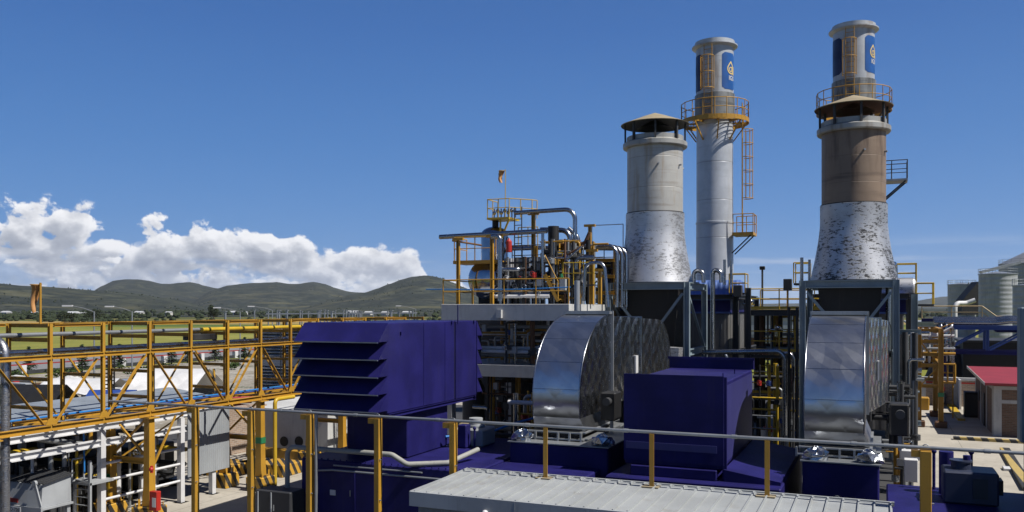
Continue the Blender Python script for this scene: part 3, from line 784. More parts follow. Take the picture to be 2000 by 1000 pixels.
# windsocks
def windsock(label, base, top, sock, mast, r, mat_mast, sid):
    t = thing('windsock', label, 'windsock', tuple(base))
    m = MB(); m.tube(base, top, r, 8); m.sweep([top + Vector((0.16*cos(2*pi*k/14)-0.2, 0.16*sin(2*pi*k/14), -0.06)) for k in range(15)], 0.014, 5); m.build('mast', mast, t)
    m = MB(); rg = random.Random(sid); pts = []
    L = sock
    for i in range(9):
        q = i/8.0; pts.append(top + Vector((-0.2-0.1*sin(q*3), 0.05*sin(q*5), -0.06-L*q)))
    n = 12; v = []
    for i, p in enumerate(pts):
        rad = 0.17*(1-0.55*i/8.0)
        for k in range(n): v.append(p + Vector((rad*cos(2*pi*k/n)*(0.8+0.25*sin(k*2.1+i)), rad*sin(2*pi*k/n)*0.8, 0.03*sin(k*1.7))))
    fs = [(i*n+k, i*n+(k+1) % n, (i+1)*n+(k+1) % n, (i+1)*n+k) for i in range(8) for k in range(n)]
    m.add(v, fs, True); m.build('sock', ORANGE, t); return t
b = Vector((XF-0.9, YK(0)+0.02, ZT)); pt = sight(79, 556, Y=b.y)
b = Vector((sight(79, 632, Y=YK(0)).x, YK(0), ZT-0.02)); windsock('faded orange windsock hanging limp on a yellow mast over the rack', b, b+Vector((0, 0, 1.28)), 0.85, YELLOW, 0.035, YELLOW, 1)

# ================================================================ galvanised rail on yellow posts
YR = 20.2
def rx(x, y=0): return sight(x, HOR, Y=YR).x
ZR = 4.56
m = MB(); xa, xb = -22.5, 8.5; pts = [Vector((xa, YR, ZR)), Vector((xb, YR, ZR))]
m.sweep(pts, 0.039, 10)
for i in range(12):
    xx = -21 + i*2.55; m.tube((xx, YR, ZR), (xx+0.12, YR, ZR), 0.05, 10)
tag(m.build('conduit_pipe', GALV), 'long galvanised conduit crossing the whole foreground on yellow posts', 'conduit')
post_spec = [(381, 'yellow channel post left of the striped plinths, under the rack'), (490, 'yellow channel post just left of the rack column with green band'), (605, 'yellow channel post beside the thin grey drop pipe'),
             (738, 'yellow channel post in front of the blue intake neck'), (885, 'yellow channel post behind the container corner'), (1808, 'wide yellow channel post right of the silver container roof')]
for x, lab in post_spec:
    X0 = rx(x); t = thing('conduit_post', lab, 'post', (X0, YR, 0), 'yellow posts under the galvanised conduit')
    w = 0.08 if x < 1000 else 0.11
    m = MB(); m.bbox(X0-w, X0+w, YR+0.01-w*1.15, YR+0.01+w*1.15, 0.0, ZR-0.06, 0.012); m.build('post', YELLOW, t)
    m = MB(); m.box(X0-0.28, X0-w-0.003, YR-0.06, YR+0.06, ZR-0.2, ZR-0.06); m.box(X0-w, X0+w, YR-0.08, YR+0.08, ZR-0.057, ZR-0.045); m.build('bracket', YELLOW, t)
    m = MB(); m.sweep([(X0+0.065*cos(a), YR, ZR+0.065*sin(a)) for a in [pi*i/8 for i in range(9)]], 0.012, 5)
    for zz in (1.1, 2.3, 3.4): m.tube((X0+w, YR-0.05, zz), (X0+w+0.05, YR-0.05, zz), 0.016, 6)
    m.build('clamp', GALV, t)
m = MB(); m.box(rx(490)-0.19, rx(490)+0.19, YR-0.11, YR-0.095, 1.25, 1.5)
tag(m.build('green_marker_plate', GREEN), 'green marker plate on the yellow post left of the blue building', 'marker plate')
pipe('drop_pipe', 'thin grey pipe dropping down beside the yellow post', [(rx(605)+0.2, YR+0.02, ZR-0.04), (rx(605)+0.2, YR+0.02, 0.05)], 0.045, GALV)

# ================================================================ container with pale ribbed roof
CX0, CX1, CY0, CY1, CZ = -10.05, 0.22, 17.7, 20.75, 3.2
t = thing('equipment_container', 'pale grey equipment container with ribbed flat roof in the foreground', 'container', ((CX0+CX1)/2, (CY0+CY1)/2, 0))
m = MB(); v = []
m.add([(CX0, CY0, CZ), (CX1, CY0, CZ), (CX1, CY1-0.28, CZ+0.06), (CX0, CY1-0.28, CZ+0.06)], [(0, 1, 2, 3)])
m.add([(CX0, CY1-0.28, CZ+0.06), (CX1, CY1-0.28, CZ+0.06), (CX1, CY1, CZ-0.05), (CX0, CY1, CZ-0.05)], [(0, 1, 2, 3)])
m.build('roof', ROOF_PALE, t)
m = MB(); nr = 32
for i in range(nr+1):
    xx = CX0+0.03+(CX1-CX0-0.06)*i/nr; wb = 0.015
    m.beam((xx, CY0-0.01, CZ+0.02), (xx, CY1-0.25, CZ+0.08), wb*2, 0.05)
    m.beam((xx, CY1-0.27, CZ+0.08), (xx, CY1+0.02, CZ-0.02), wb*2, 0.05)
m.build('standing_seams', ROOF_PALE, t)
m = MB(); m.box(CX0-0.05, CX1+0.05, CY1+0.03, CY1+0.1, CZ-0.06, CZ+0.035); m.build('back_gutter', ROOF_PALE, t)
m = MB(); m.box(CX0-0.06, CX1+0.06, CY0-0.10, CY0-0.02, CZ-0.30, CZ+0.03); m.box(CX0-0.1, CX0-0.02, CY0-0.02, CY1, CZ-0.3, CZ+0.03)
for i in range(1, 4): m.box(CX0+i*2.6, CX0+i*2.6+0.01, CY0-0.104, CY0-0.1, CZ-0.29, CZ+0.02)
m.build('fascia', GREYP, t)
m = MB(); m.box(CX0+0.08, CX1-0.08, CY0+0.08, CY1-0.08, 0.02, CZ-0.1); m.build('wall', WALL_SHEET, t)
m = MB(); rg = random.Random(3)
for i in range(nr):
    xx = CX0+0.03+(CX1-CX0-0.06)*(i+0.5)/nr
    m.box(xx-0.14, xx+0.14, CY1-0.31-rg.uniform(0, .05), CY1-0.29, CZ+0.057, CZ+0.066)
m.build('ridge_flashing', GREYP, t)
lamp = thing('wall_lamp', 'small white lamp on the container wall under the eave', 'lamp', tuple(sight(953, 995, Y=CY0-0.02)))
p = sight(953, 995, Y=CY0); m = MB(); m.tube((p.x, p.y-0.02, p.z-0.1), (p.x, p.y-0.13, p.z-0.06), 0.035, 8); m.sphere((p.x, p.y-0.16, p.z-0.05), 0.075, 10, 8); m.build('lamp_head', WHITE, lamp)
for x, lab in ((1065, 'left of the three slim yellow posts standing on the container roof'), (1272, 'middle slim yellow post standing on the container roof'), (1497, 'right slim yellow post standing on the container roof')):
    X0 = rx(x); t = thing('roof_post', lab, 'post', (X0, YR, CZ), 'slim yellow posts on the container roof')
    zb = CZ+0.062-(YR-(CY1-0.28))*0.0
    m = MB(); m.beam((X0-0.025, YR, CZ+0.07), (X0-0.025, YR, ZR-0.04), 0.02, 0.11, (0, 1, 0)); m.beam((X0+0.03, YR-0.045, CZ+0.07), (X0+0.03, YR-0.045, ZR-0.04), 0.09, 0.02, (0, 1, 0)); m.build('post', YELLOW, t)
    m = MB(); m.box(X0-0.22, X0+0.2, YR-0.16, YR+0.13, CZ+0.062, CZ+0.085); m.build('base_plate', TAN, t)

# ================================================================ blue intake filter house
FX0, FX1, FY0, FY1, FZ0, FZ1 = -17.95, -14.7, 24.2, 30.9, 4.07, 7.02
FYS = 29.05
t = thing('intake_filter_house', 'big navy blue air intake house with weather hoods', 'filter house', ((FX0+FX1)/2, (FY0+FY1)/2, FZ0))
def panel_box(name, y0, y1, par):
    m = MB(); m.bbox(FX0, FX1, y0, y1, FZ0, FZ1, 0.025); return m.build(name, BLUE, par)
panel_box('body', FY0, FYS-0.06, t); panel_box('rear_body', FYS+0.06, FY1, t)
m = MB(); m.box(FX0+0.06, FX1-0.06, FYS-0.062, FYS+0.062, FZ0+0.05, FZ1-0.05); m.build('joint', BLACK, t)
def hood(ya, sgn, z1, drop, out):
    m = MB(); th = 0.015
    a = [(FX0, ya, z1), (FX1, ya, z1), (FX1, ya+sgn*out, z1-drop), (FX0, ya+sgn*out, z1-drop)]
    b = [(x, y, z-th) for x, y, z in a]
    m.add(a+b, [(0, 3, 2, 1), (4, 5, 6, 7), (0, 1, 5, 4), (1, 2, 6, 5), (2, 3, 7, 6), (3, 0, 4, 7)])
    m.box(FX0, FX1, ya+sgn*out-0.02, ya+sgn*out+0.02, z1-drop-0.05, z1-drop+0.001)
    for xx in (FX0-0.012, FX1+0.0):
        m.add([(xx, ya, z1), (xx, ya+sgn*out, z1-drop), (xx, ya, z1-drop), (xx+0.012, ya, z1), (xx+0.012, ya+sgn*out, z1-drop), (xx+0.012, ya, z1-drop)], [(0, 1, 2), (3, 5, 4), (0, 3, 4, 1), (1, 4, 5, 2), (2, 5, 3, 0)])
    o = m.build('weather_hood', BLUE, t)
    m = MB(); m.beam((FX0, ya+sgn*(out+0.024), z1-drop-0.02), (FX1, ya+sgn*(out+0.024), z1-drop-0.02), 0.012, 0.035); m.build('drip_edge', GALV, o)
hp = (FZ1-FZ0)/5.28
for i in range(5):
    hood(FY0, -1, FZ1-0.0-i*hp*1.0-0.001, 0.60, 0.58)
    hood(FY1, 1, FZ1-0.0-i*hp*1.0-0.001, 0.60, 0.50)
m = MB(); m.box(FX0+0.15, FX1-0.15, FY0-0.012, FY0-0.002, FZ0+0.1, FZ1-0.1); m.build('filter_wall', BLACK, t)
m = MB()
for y in (FY0+0.15, FY1-0.1): m.ibeam((FX0, y, FZ0-0.09), (FX1, y, FZ0-0.09), 0.12, 0.16, 0.02)
for x in (FX0+0.1, FX1-0.08): m.ibeam((x, FY0+0.2, FZ0-0.08), (x, FY1-0.2, FZ0-0.08), 0.12, 0.14, 0.02)
m.build('base_frame', BLUE, t)
m = MB(); m.bbox(-17.4, -14.95, 25.9, 28.9, 2.36, FZ0-0.165, 0.03); m.build('intake_neck', BLUE, t)
for yy in (26.6, 28.2): MB().box(FX1+0.002, FX1+0.014, yy-0.012, yy+0.012, FZ0+0.05, FZ1-0.05).build('panel_seam', BLUE, t)
for yy, zz in ((25.0, 6.6), (28.7, 6.9), (30.6, 6.9)): MB().beam((FX1+0.03, yy, zz), (FX1+0.03, yy, zz+0.12), 0.05, 0.05).build('lifting_lug', BLUE, t)
m = MB(); xx, yy = FX1+0.10, 29.05; m.tube((xx, yy, 6.9), (xx, yy, 7.62), 0.022, 6); m.build('lifting_pin', BLUE, t)

# blue machine enclosure under it
t = thing('turbine_enclosure', 'low dark navy machine enclosure under the intake house', 'enclosure', (-14, 28, 0))
m = MB(); m.bbox(-18.4, -11.8, 24.6, 31.5, 0.02, 2.34, 0.04); m.build('body', BLUE, t)
m = MB(); m.bbox(-11.795, -8.4, 25.6, 31.5, 0.02, 2.28, 0.04); m.build('side_body', BLUE, t)
m = MB(); m.box(-17.2, -16.2, 24.565, 24.597, 0.3, 2.0); m.build('door', BLUE, t)
m = MB(); m.tube((-16.35, 24.52, 1.2), (-16.35, 24.52, 1.4), 0.02, 6); m.build('door_handle', GALV, t)
for xs in (-15.6,):
    p = sight(650, 962, Y=24.56); m = MB(); m.box(p.x-0.11, p.x+0.11, 24.55, 24.59, p.z-0.09, p.z+0.09); m.build('rating_plate', WHITE, t)
for i in range(26): MB().box(-18.3+i*0.25, -18.27+i*0.25, 24.57, 24.61, 2.342, 2.40).build('rim_lug', BLUE, t)
pipe('insulated_pipe', 'pale lagged pipe looping over the navy enclosure under the intake house', [(-18.75, 24.3, 0.1), (-18.75, 24.3, 2.75), (-14.6, 24.3, 2.75), (-14.1, 24.4, 2.45), (-13.0, 25.2, 2.45), (-12.6, 26.6, 2.7)], 0.085, LAGGING, 12, 0.3)
pipe('grey_line', 'thin grey instrument line across the navy enclosure wall', [(-18.0, 24.45, 1.95), (-17.0, 24.45, 2.05), (-12.8, 24.45, 2.05), (-12.2, 24.4, 1.8), (-11.9, 24.4, 1.8)], 0.035, GALV)
pipe('grey_line', 'second thin grey line above the navy enclosure door', [(-17.0, 24.5, 2.2), (-13.6, 24.5, 2.2)], 0.028, GALV)
# ================================================================ two identical turbine trains
PITCH = 9.05; UX = -10.35
def text_mesh(s, size, mat, name, parent, warp):
    cu = bpy.data.curves.new('lettering', 'FONT'); cu.body = s; cu.size = size; cu.extrude = 0.0; cu.offset = size*0.015
    o = bpy.data.objects.new('lettering', cu); COL.objects.link(o)
    dg = bpy.context.evaluated_depsgraph_get(); me = o.evaluated_get(dg).to_mesh()
    mb = MB(); mb.add([warp(v.co.x, v.co.y) for v in me.vertices], [tuple(p.vertices) for p in me.polygons])
    o.to_mesh_clear(); bpy.data.objects.remove(o); bpy.data.curves.remove(cu)
    return mb.build(name, mat, parent)

RIM = stack_skin('weathered_rim_steel', (0.44, 0.44, 0.42), (0.2, 0.16, 0.12), 0.2, 0.5, 0.7, 9.0)
# --- bypass stack with rain cap
def bypass_stack(cx, cy, skin, flare, label):
    z0 = 8.76; t = thing('bypass_stack', label, 'stack', (cx, cy, z0), 'bypass stacks with rain caps')
    c = (cx, cy, 0); N = 48
    zf = 12.25
    prof = []
    for i in range(19):
        q = i/18.0; prof.append((1.465 + 0.44*max(0.0, 1-q/0.76)**1.4, z0 + 0.02 + (zf-z0-0.02)*q))
    m = MB(); m.lathe(c, prof, N); m.lathe(c, [(1.47, zf), (1.40, zf+0.03)], N); m.build('flared_base', flare, t)
    m = MB(); m.lathe(c, [(1.395, zf), (1.395, 16.12)], N); m.build('barrel', skin, t)
    m = MB(); m.lathe(c, [(1.405, zf+0.035), (1.44, zf+0.05), (1.44, zf-0.0)], N); m.build('joint_band', BLACK, t)
    m = MB(); m.lathe(c, [(1.395, 15.55), (1.57, 15.55), (1.61, 15.60), (1.61, 15.80), (1.58, 15.82), (1.42, 15.9), (1.42, 16.12), (1.36, 16.12), (1.36, 15.0)], N); m.build('rim_flange', RIM, t)
    m = MB(); zc = 16.72; m.lathe(c, [(1.70, zc), (1.72, zc+0.03), (0.6, zc+0.46), (0.02, zc+0.66)], N); m.build('rain_cap', TAN, t)
    m = MB(); m.lathe(c, [(0.02, zc+0.60), (0.6, zc+0.41), (1.70, zc-0.002)], N); m.lathe(c, [(0.9, zc-0.15), (0.2, zc+0.25)], N); m.build('cap_lining', RUST if skin is STACK_B else DARK, t)
    for k in range(8):
        a = 2*pi*k/8 + 0.25; r = 1.49
        m = MB(); m.beam((cx+r*cos(a), cy+r*sin(a), 15.7), (cx+r*cos(a), cy+r*sin(a), zc+0.06), 0.09, 0.09, (cos(a), sin(a), 0)); m.build('cap_post', DARK, t)
    for k in range(4):
        a = -pi/2 + 0.35 + k*0.9; MB().tube((cx+1.4*cos(a), cy+1.4*sin(a), 14.6), (cx+1.52*cos(a), cy+1.52*sin(a), 14.6), 0.05, 6).build('lifting_lug', GALV, t)
    m = MB(); m.disc((cx, cy, 15.2), 1.35, 32); m.build('dark_throat', BLACK, t)
    return t
CYS = 43.1
bypass_stack(UX-0.17, CYS, STACK_A, FLARE, 'grey bypass stack with flaking silver flared base, left of the pair')
bypass_stack(UX+PITCH+0.12, CYS, STACK_B, FLARE_WORN, 'scorched brown bypass stack with rain cap and flaking base')

# --- steel frame and dark diverter hopper under each stack
def frame(cx, label):
    X0, X1, Ya, Yb, Zt = cx-1.95, cx+1.9, 40.9, 45.3, 8.74
    t = thing('stack_frame', label, 'steel frame', (cx, 43, 0), 'grey steel frames under the bypass stacks')
    for x in (X0, X1):
        for y in (Ya, Yb):
            m = MB(); m.ibeam((x, y, 0), (x, y, Zt-0.002), 0.25, 0.27, 0.03, (1, 0, 0)); m.build('column', FRAME_GREY, t)
    m = MB()
    for y in (Ya, Yb): m.ibeam((X0+0.14, y, Zt-0.17), (X1-0.14, y, Zt-0.17), 0.24, 0.34, 0.03)
    for x in (X0, X1): m.ibeam((x, Ya+0.14, Zt-0.17), (x, Yb-0.14, Zt-0.17), 0.24, 0.34, 0.03)
    m.build('top_beam', FRAME_GREY, t)
    m = MB()
    for y in (Yb,):
        m.ibeam((X0+0.185, y, 5.2), (X1-0.185, y, 5.2), 0.25, 0.3, 0.03)
    for x in (X1, X0): m.ibeam((x, Ya+0.185, 5.4), (x, Yb-0.185, 5.4), 0.25, 0.3, 0.03)
    m.build('mid_beam', FRAME_GREY, t)
    for a, b in (((X0+0.2, Ya, 8.2), (cx-0.3, Ya, 6.4)), ((X1-0.2, Ya, 8.2), (cx+0.3, Ya, 6.3)), ((X1, Ya+0.2, 8.2), (X1, Yb-0.2, 5.6)), ((X1, Ya+0.2, 2.6), (X1, Yb-0.2, 5.2)), ((X0, Ya+0.2, 8.2), (X0, Yb-0.2, 5.6))):
        m = MB(); m.beam(a, b, 0.12, 0.12); m.build('brace', FRAME_GREY, t)
    m = MB(); m.add([(cx-1.35, CYS-1.5, 8.5), (cx+1.35, CYS-1.5, 8.5), (cx+1.35, CYS+1.5, 8.5), (cx-1.35, CYS+1.5, 8.5), (cx-1.0, CYS-1.2, 5.0), (cx+1.0, CYS-1.2, 5.0), (cx+1.0, CYS+1.2, 5.0), (cx-1.0, CYS+1.2, 5.0)],
          [(0, 4, 5, 1), (1, 5, 6, 2), (2, 6, 7, 3), (3, 7, 4, 0), (4, 7, 6, 5), (0, 1, 2, 3)]); m.build('diverter_hopper', BLACK, t)
    m = MB(); m.lathe((cx, CYS, 0), [(2.02, 8.75), (2.02, 8.785), (1.72, 8.79)], 32); m.build('base_ring', DARK, t)
    m = MB(); m.bbox(cx-0.9, cx+0.9, CYS-1.0, CYS+1.6, 2.4, 4.98, 0.03); m.build('lower_casing', DARK, t)
    return t
frame(UX, 'blue grey steel frame carrying the grey bypass stack')
frame(UX+PITCH, 'blue grey steel frame carrying the brown bypass stack')

# --- silver elbow duct
def arc(cy, cz, ry, rz, a0, a1, n): return [(cy+ry*cos(a0+(a1-a0)*i/n), cz+rz*sin(a0+(a1-a0)*i/n)) for i in range(n+1)]
def elbow(x0, x1, label):
    t = thing('exhaust_duct', label, 'duct', ((x0+x1)/2, 32, 3.1), 'silver clad exhaust ducts')
    yb = 31.6
    front = [(27.95, 3.75)] + arc(31.5, 4.4, 3.6, 2.85, pi, pi/2, 14)
    poly = front + [(yb, 7.25), (yb, 3.75)]; n = len(poly)
    m = MB(); A = [(x0, p[0], p[1]) for p in poly]; B = [(x1, p[0], p[1]) for p in poly]
    m.add(A+B, [(i, i+n, (i+1) % n+n, (i+1) % n) for i in range(n)], False)
    for q in range(15): m.sm[q] = True
    m.build('outer_cladding', CLAD, t)
    for xx in (x1+0.012, x0-0.012):
        MB().add([(xx, p[0], p[1]) for p in poly], [tuple(range(n))]).build('side_cladding', CLAD_SIDE, t)
    # rear length widens away from the elbow, then drops into the hopper
    def wid(y): q = min(1.0, max(0.0, (y-yb)/4.7)); return x0-0.45*q, x1+0.72*q
    top = [(yb+0.1, 7.2), (33.6, 7.14), (36.3, 7.02)] + arc(36.3, 4.6, 2.5, 2.42, pi/2, 0, 10)[1:]
    m = MB(); sl = MB(); sr = MB(); vt = []; vb = []
    for y, z in top:
        a_, b_ = wid(y); vt += [(a_, y, z), (b_, y, z)]
    k_ = len(top)
    m.add(vt, [(2*i, 2*i+1, 2*i+3, 2*i+2) for i in range(k_-1)], False); m.build('rear_cladding', CLAD, t)
    for side, mb in ((0, sl), (1, sr)):
        vs = []
        for y, z in top: vs += [(wid(y)[side], y, z), (wid(y)[side], y, 3.9)]
        mb.add(vs, [(2*i, 2*i+1, 2*i+3, 2*i+2) for i in range(k_-1)], False); mb.build('side_cladding', CLAD_SIDE, t)
    m = MB()
    for i in range(2, 14, 3):
        p = front[i]; m.tube((x0, p[0], p[1]), (x1, p[0], p[1]), 0.008, 4)
    m.build('lap_seam', PIPE_SIL, t)
    for xx in (x0, x1): MB().sweep([(xx, p[0], p[1]) for p in front], 0.022, 5).build('edge_seam', PIPE_SIL, t)
    m = MB(); m.box(x0-0.09, x1+0.10, yb, yb+0.09, 3.9, 7.40); m.build('flange_band', GALV, t)
    m = MB(); m.box(x0-0.06, x1+0.06, 31.25, 31.595, 7.28, 7.38); m.build('top_flashing', GALV, t)
    a_, b_ = wid(34.4); m = MB(); m.box(a_-0.05, b_+0.06, 34.4, 34.52, 3.95, 7.17); m.build('flange_band', PIPE_SIL, t)
    for yy in (32.5, 33.4, 35.5):
        a_, b_ = wid(yy); MB().beam((b_+0.004, yy, 3.95), (b_+0.004, yy, 7.05), 0.03, 0.012, (1, 0, 0)).build('lap_seam', PIPE_SIL, t)
    m = MB(); a = [(x0, 27.95, 3.748), (x1, 27.95, 3.748), (x1, 31.9, 3.748), (x0, 31.9, 3.748)]; b = [(x0+0.0, 28.10, 3.32), (x1+0.16, 28.10, 3.32), (x1+0.16, 32.0, 3.32), (x0-0.0, 32.0, 3.32)]
    m.add(a+b, [(0, 4, 5, 1), (1, 5, 6, 2), (2, 6, 7, 3), (3, 7, 4, 0), (4, 7, 6, 5)]); m.build('skirt', CLAD, t)
    a_, b_ = wid(33.9); m = MB(); m.box(b_+0.0, b_+0.06, 33.75, 34.1, 4.9, 5.6); m.build('inspection_hatch', WHITE, t)
    m = MB(); m.box(x0+0.02, x1+0.02, 27.85, 31.8, 3.10, 3.318); m.build('expansion_joint', BLACK, t)
    m = MB()
    for z, e in ((3.30, 0.14), (3.09, 0.22)):
        m.box(x0-e, x1+e, 27.84-e, 27.84, z-0.05, z-0.005); m.box(x1+e-0.12, x1+e+0.1, 27.845, 32.0, z-0.05, z-0.005)
    for i in range(6):
        xx = x0 - 0.2 + i*(x1-x0+0.35)/5; m.box(xx-0.03, xx+0.03, 27.6, 27.68, 3.0, 3.28)
    m.build('joint_frame', GALV, t)
    return t
EX = 8.95
elbow(-11.12, -9.42, 'tall silver quilted exhaust duct beside the navy generator house, left of the pair')
elbow(-11.12+EX, -9.42+EX, 'silver quilted exhaust duct under the scorched brown stack')

# --- navy exhaust enclosure below each duct
def enclosure(x0, x1, label):
    t = thing('exhaust_enclosure', label, 'enclosure', ((x0+x1)/2, 30, 0), 'navy enclosures below the silver ducts')
    m = MB(); m.bbox(x0, x1, 27.0, 33.0, 0.02, 2.96, 0.04); m.build('body', BLUE, t)
    m = MB(); m.box(x0-0.06, x1+0.06, 26.93, 33.06, 2.965, 3.0); m.build('roof_lip', GALV, t)
    xc = x0 + (x1-x0)*0.46
    m = MB(); m.tube((xc, 26.985, 1.95), (xc, 26.93, 1.95), 0.085, 14); m.tube((xc, 26.93, 1.95), (xc, 26.88, 1.95), 0.04, 8)
    for k in range(6): m.tube((xc+0.062*cos(k*pi/3), 26.93, 1.95+0.062*sin(k*pi/3)), (xc+0.062*cos(k*pi/3), 26.915, 1.95+0.062*sin(k*pi/3)), 0.012, 5)
    m.build('pressure_port', GALV, t)
    rg = random.Random(4)
    for (bx, by) in ((x0+0.35, 27.25), (x1-0.25, 27.3)):     # crumpled foil lagging
        m = MB()
        o = len(m.v); m.sphere((bx, by, 3.14), 0.36, 12, 8, (1.0, 0.8, 0.55))
        for i in range(o, len(m.v)):
            q = m.v[i]; m.v[i] = (q[0]+rg.uniform(-.07, .07), q[1]+rg.uniform(-.07, .07), q[2]+rg.uniform(-.07, .07))
        m.sm = [False]*len(m.f); m.build('foil_lagging', CLAD_SIDE, t)
    return t
enclosure(-11.6, -8.15, 'navy enclosure below the left silver duct')
enclosure(-11.6+EX+0.5, -8.15+EX-0.85, 'navy enclosure below the silver duct under the brown stack')

# --- navy generator air house between the trains
GX0, GX1, GY0, GY1 = -7.42, -4.4, 26.4, 33.0
t = thing('generator_air_house', 'dark navy box house with raised rear lip between the silver ducts', 'air house', (-5.9, 29.5, 0))
m = MB(); m.bbox(GX0, GX1, GY0+0.06, GY1, 2.62, 5.22, 0.03); m.build('body', BLUE, t)
m = MB(); m.box(GX0-0.02, GX1+0.05, GY0, GY0+0.058, 2.75, 5.45); m.box(GX1+0.002, GX1+0.13, GY0+0.06, GY0+0.16, 2.3, 5.42); m.build('front_panel', BLUE, t)
MB().box(GX0+0.05, GX1-0.15, GY0-0.03, GY0-0.002, 3.12, 3.34).build('front_rail', BLUE_RIB, t)
m = MB(); m.box(GX0-0.05, GX1+0.06, GY1-0.1, GY1+0.2, 5.225, 5.62); m.box(GX0-0.1, GX1+0.10, GY1-0.16, GY1-0.10, 5.56, 5.66); m.build('rear_lip', BLUE, t)
m = MB(); m.box(GX1+0.001, GX1+0.012, GY0+0.5, GY1-0.05, 2.75, 5.1); m.build('side_sheet', BLUE_RIB, t)
m = MB(); m.beam((GX1-0.3, GY0+2.0, 5.22), (GX1-0.3, GY0+2.0, 5.4), 0.03, 0.03); m.beam((GX1-0.3, GY0+4.4, 5.22), (GX1-0.3, GY0+4.4, 5.4), 0.03, 0.03); m.build('roof_pin', BLUE, t)
t = thing('generator_enclosure', 'low navy generator enclosure with sunlit sloping roof behind the container', 'enclosure', (-5.5, 29, 0))
m = MB(); m.bbox(-7.9, -2.65, 25.9, 33.2, 0.02, 2.30, 0.04); m.build('body', BLUE, t)
m = MB(); m.bbox(-7.2, -4.55, 26.3, 32.8, 2.305, 2.615, 0.02); m.build('plinth_course', BLUE, t)
m = MB(); v = [(GX1+0.06, 26.35, 2.66), (-2.7, 26.35, 2.40), (-2.7, 32.9, 2.40), (GX1+0.06, 32.9, 2.66)]
m.add(v + [(x, y, 2.304) for x, y, z in v], [(0, 1, 2, 3), (0, 4, 5, 1), (1, 5, 6, 2), (2, 6, 7, 3), (3, 7, 4, 0)]); m.build('lean_to_roof', BLUE, t)
m = MB()
for j in range(5):
    m.beam((-5.3, 25.86, 1.35+j*0.11), (-2.75, 25.86, 1.35+j*0.11), 0.03, 0.02)
for i in range(6): m.beam((-5.3+i*0.5, 25.85, 1.3), (-5.3+i*0.5, 25.85, 1.85), 0.025, 0.025, (0, 1, 0))
m.build('louvre_grille', GALV, t)
m = MB(); 
for j in range(4): m.beam((-7.85, 25.86, 1.25+j*0.1), (-5.6, 25.86, 1.25+j*0.1), 0.03, 0.02)
m.build('louvre_grille', DARK, t)

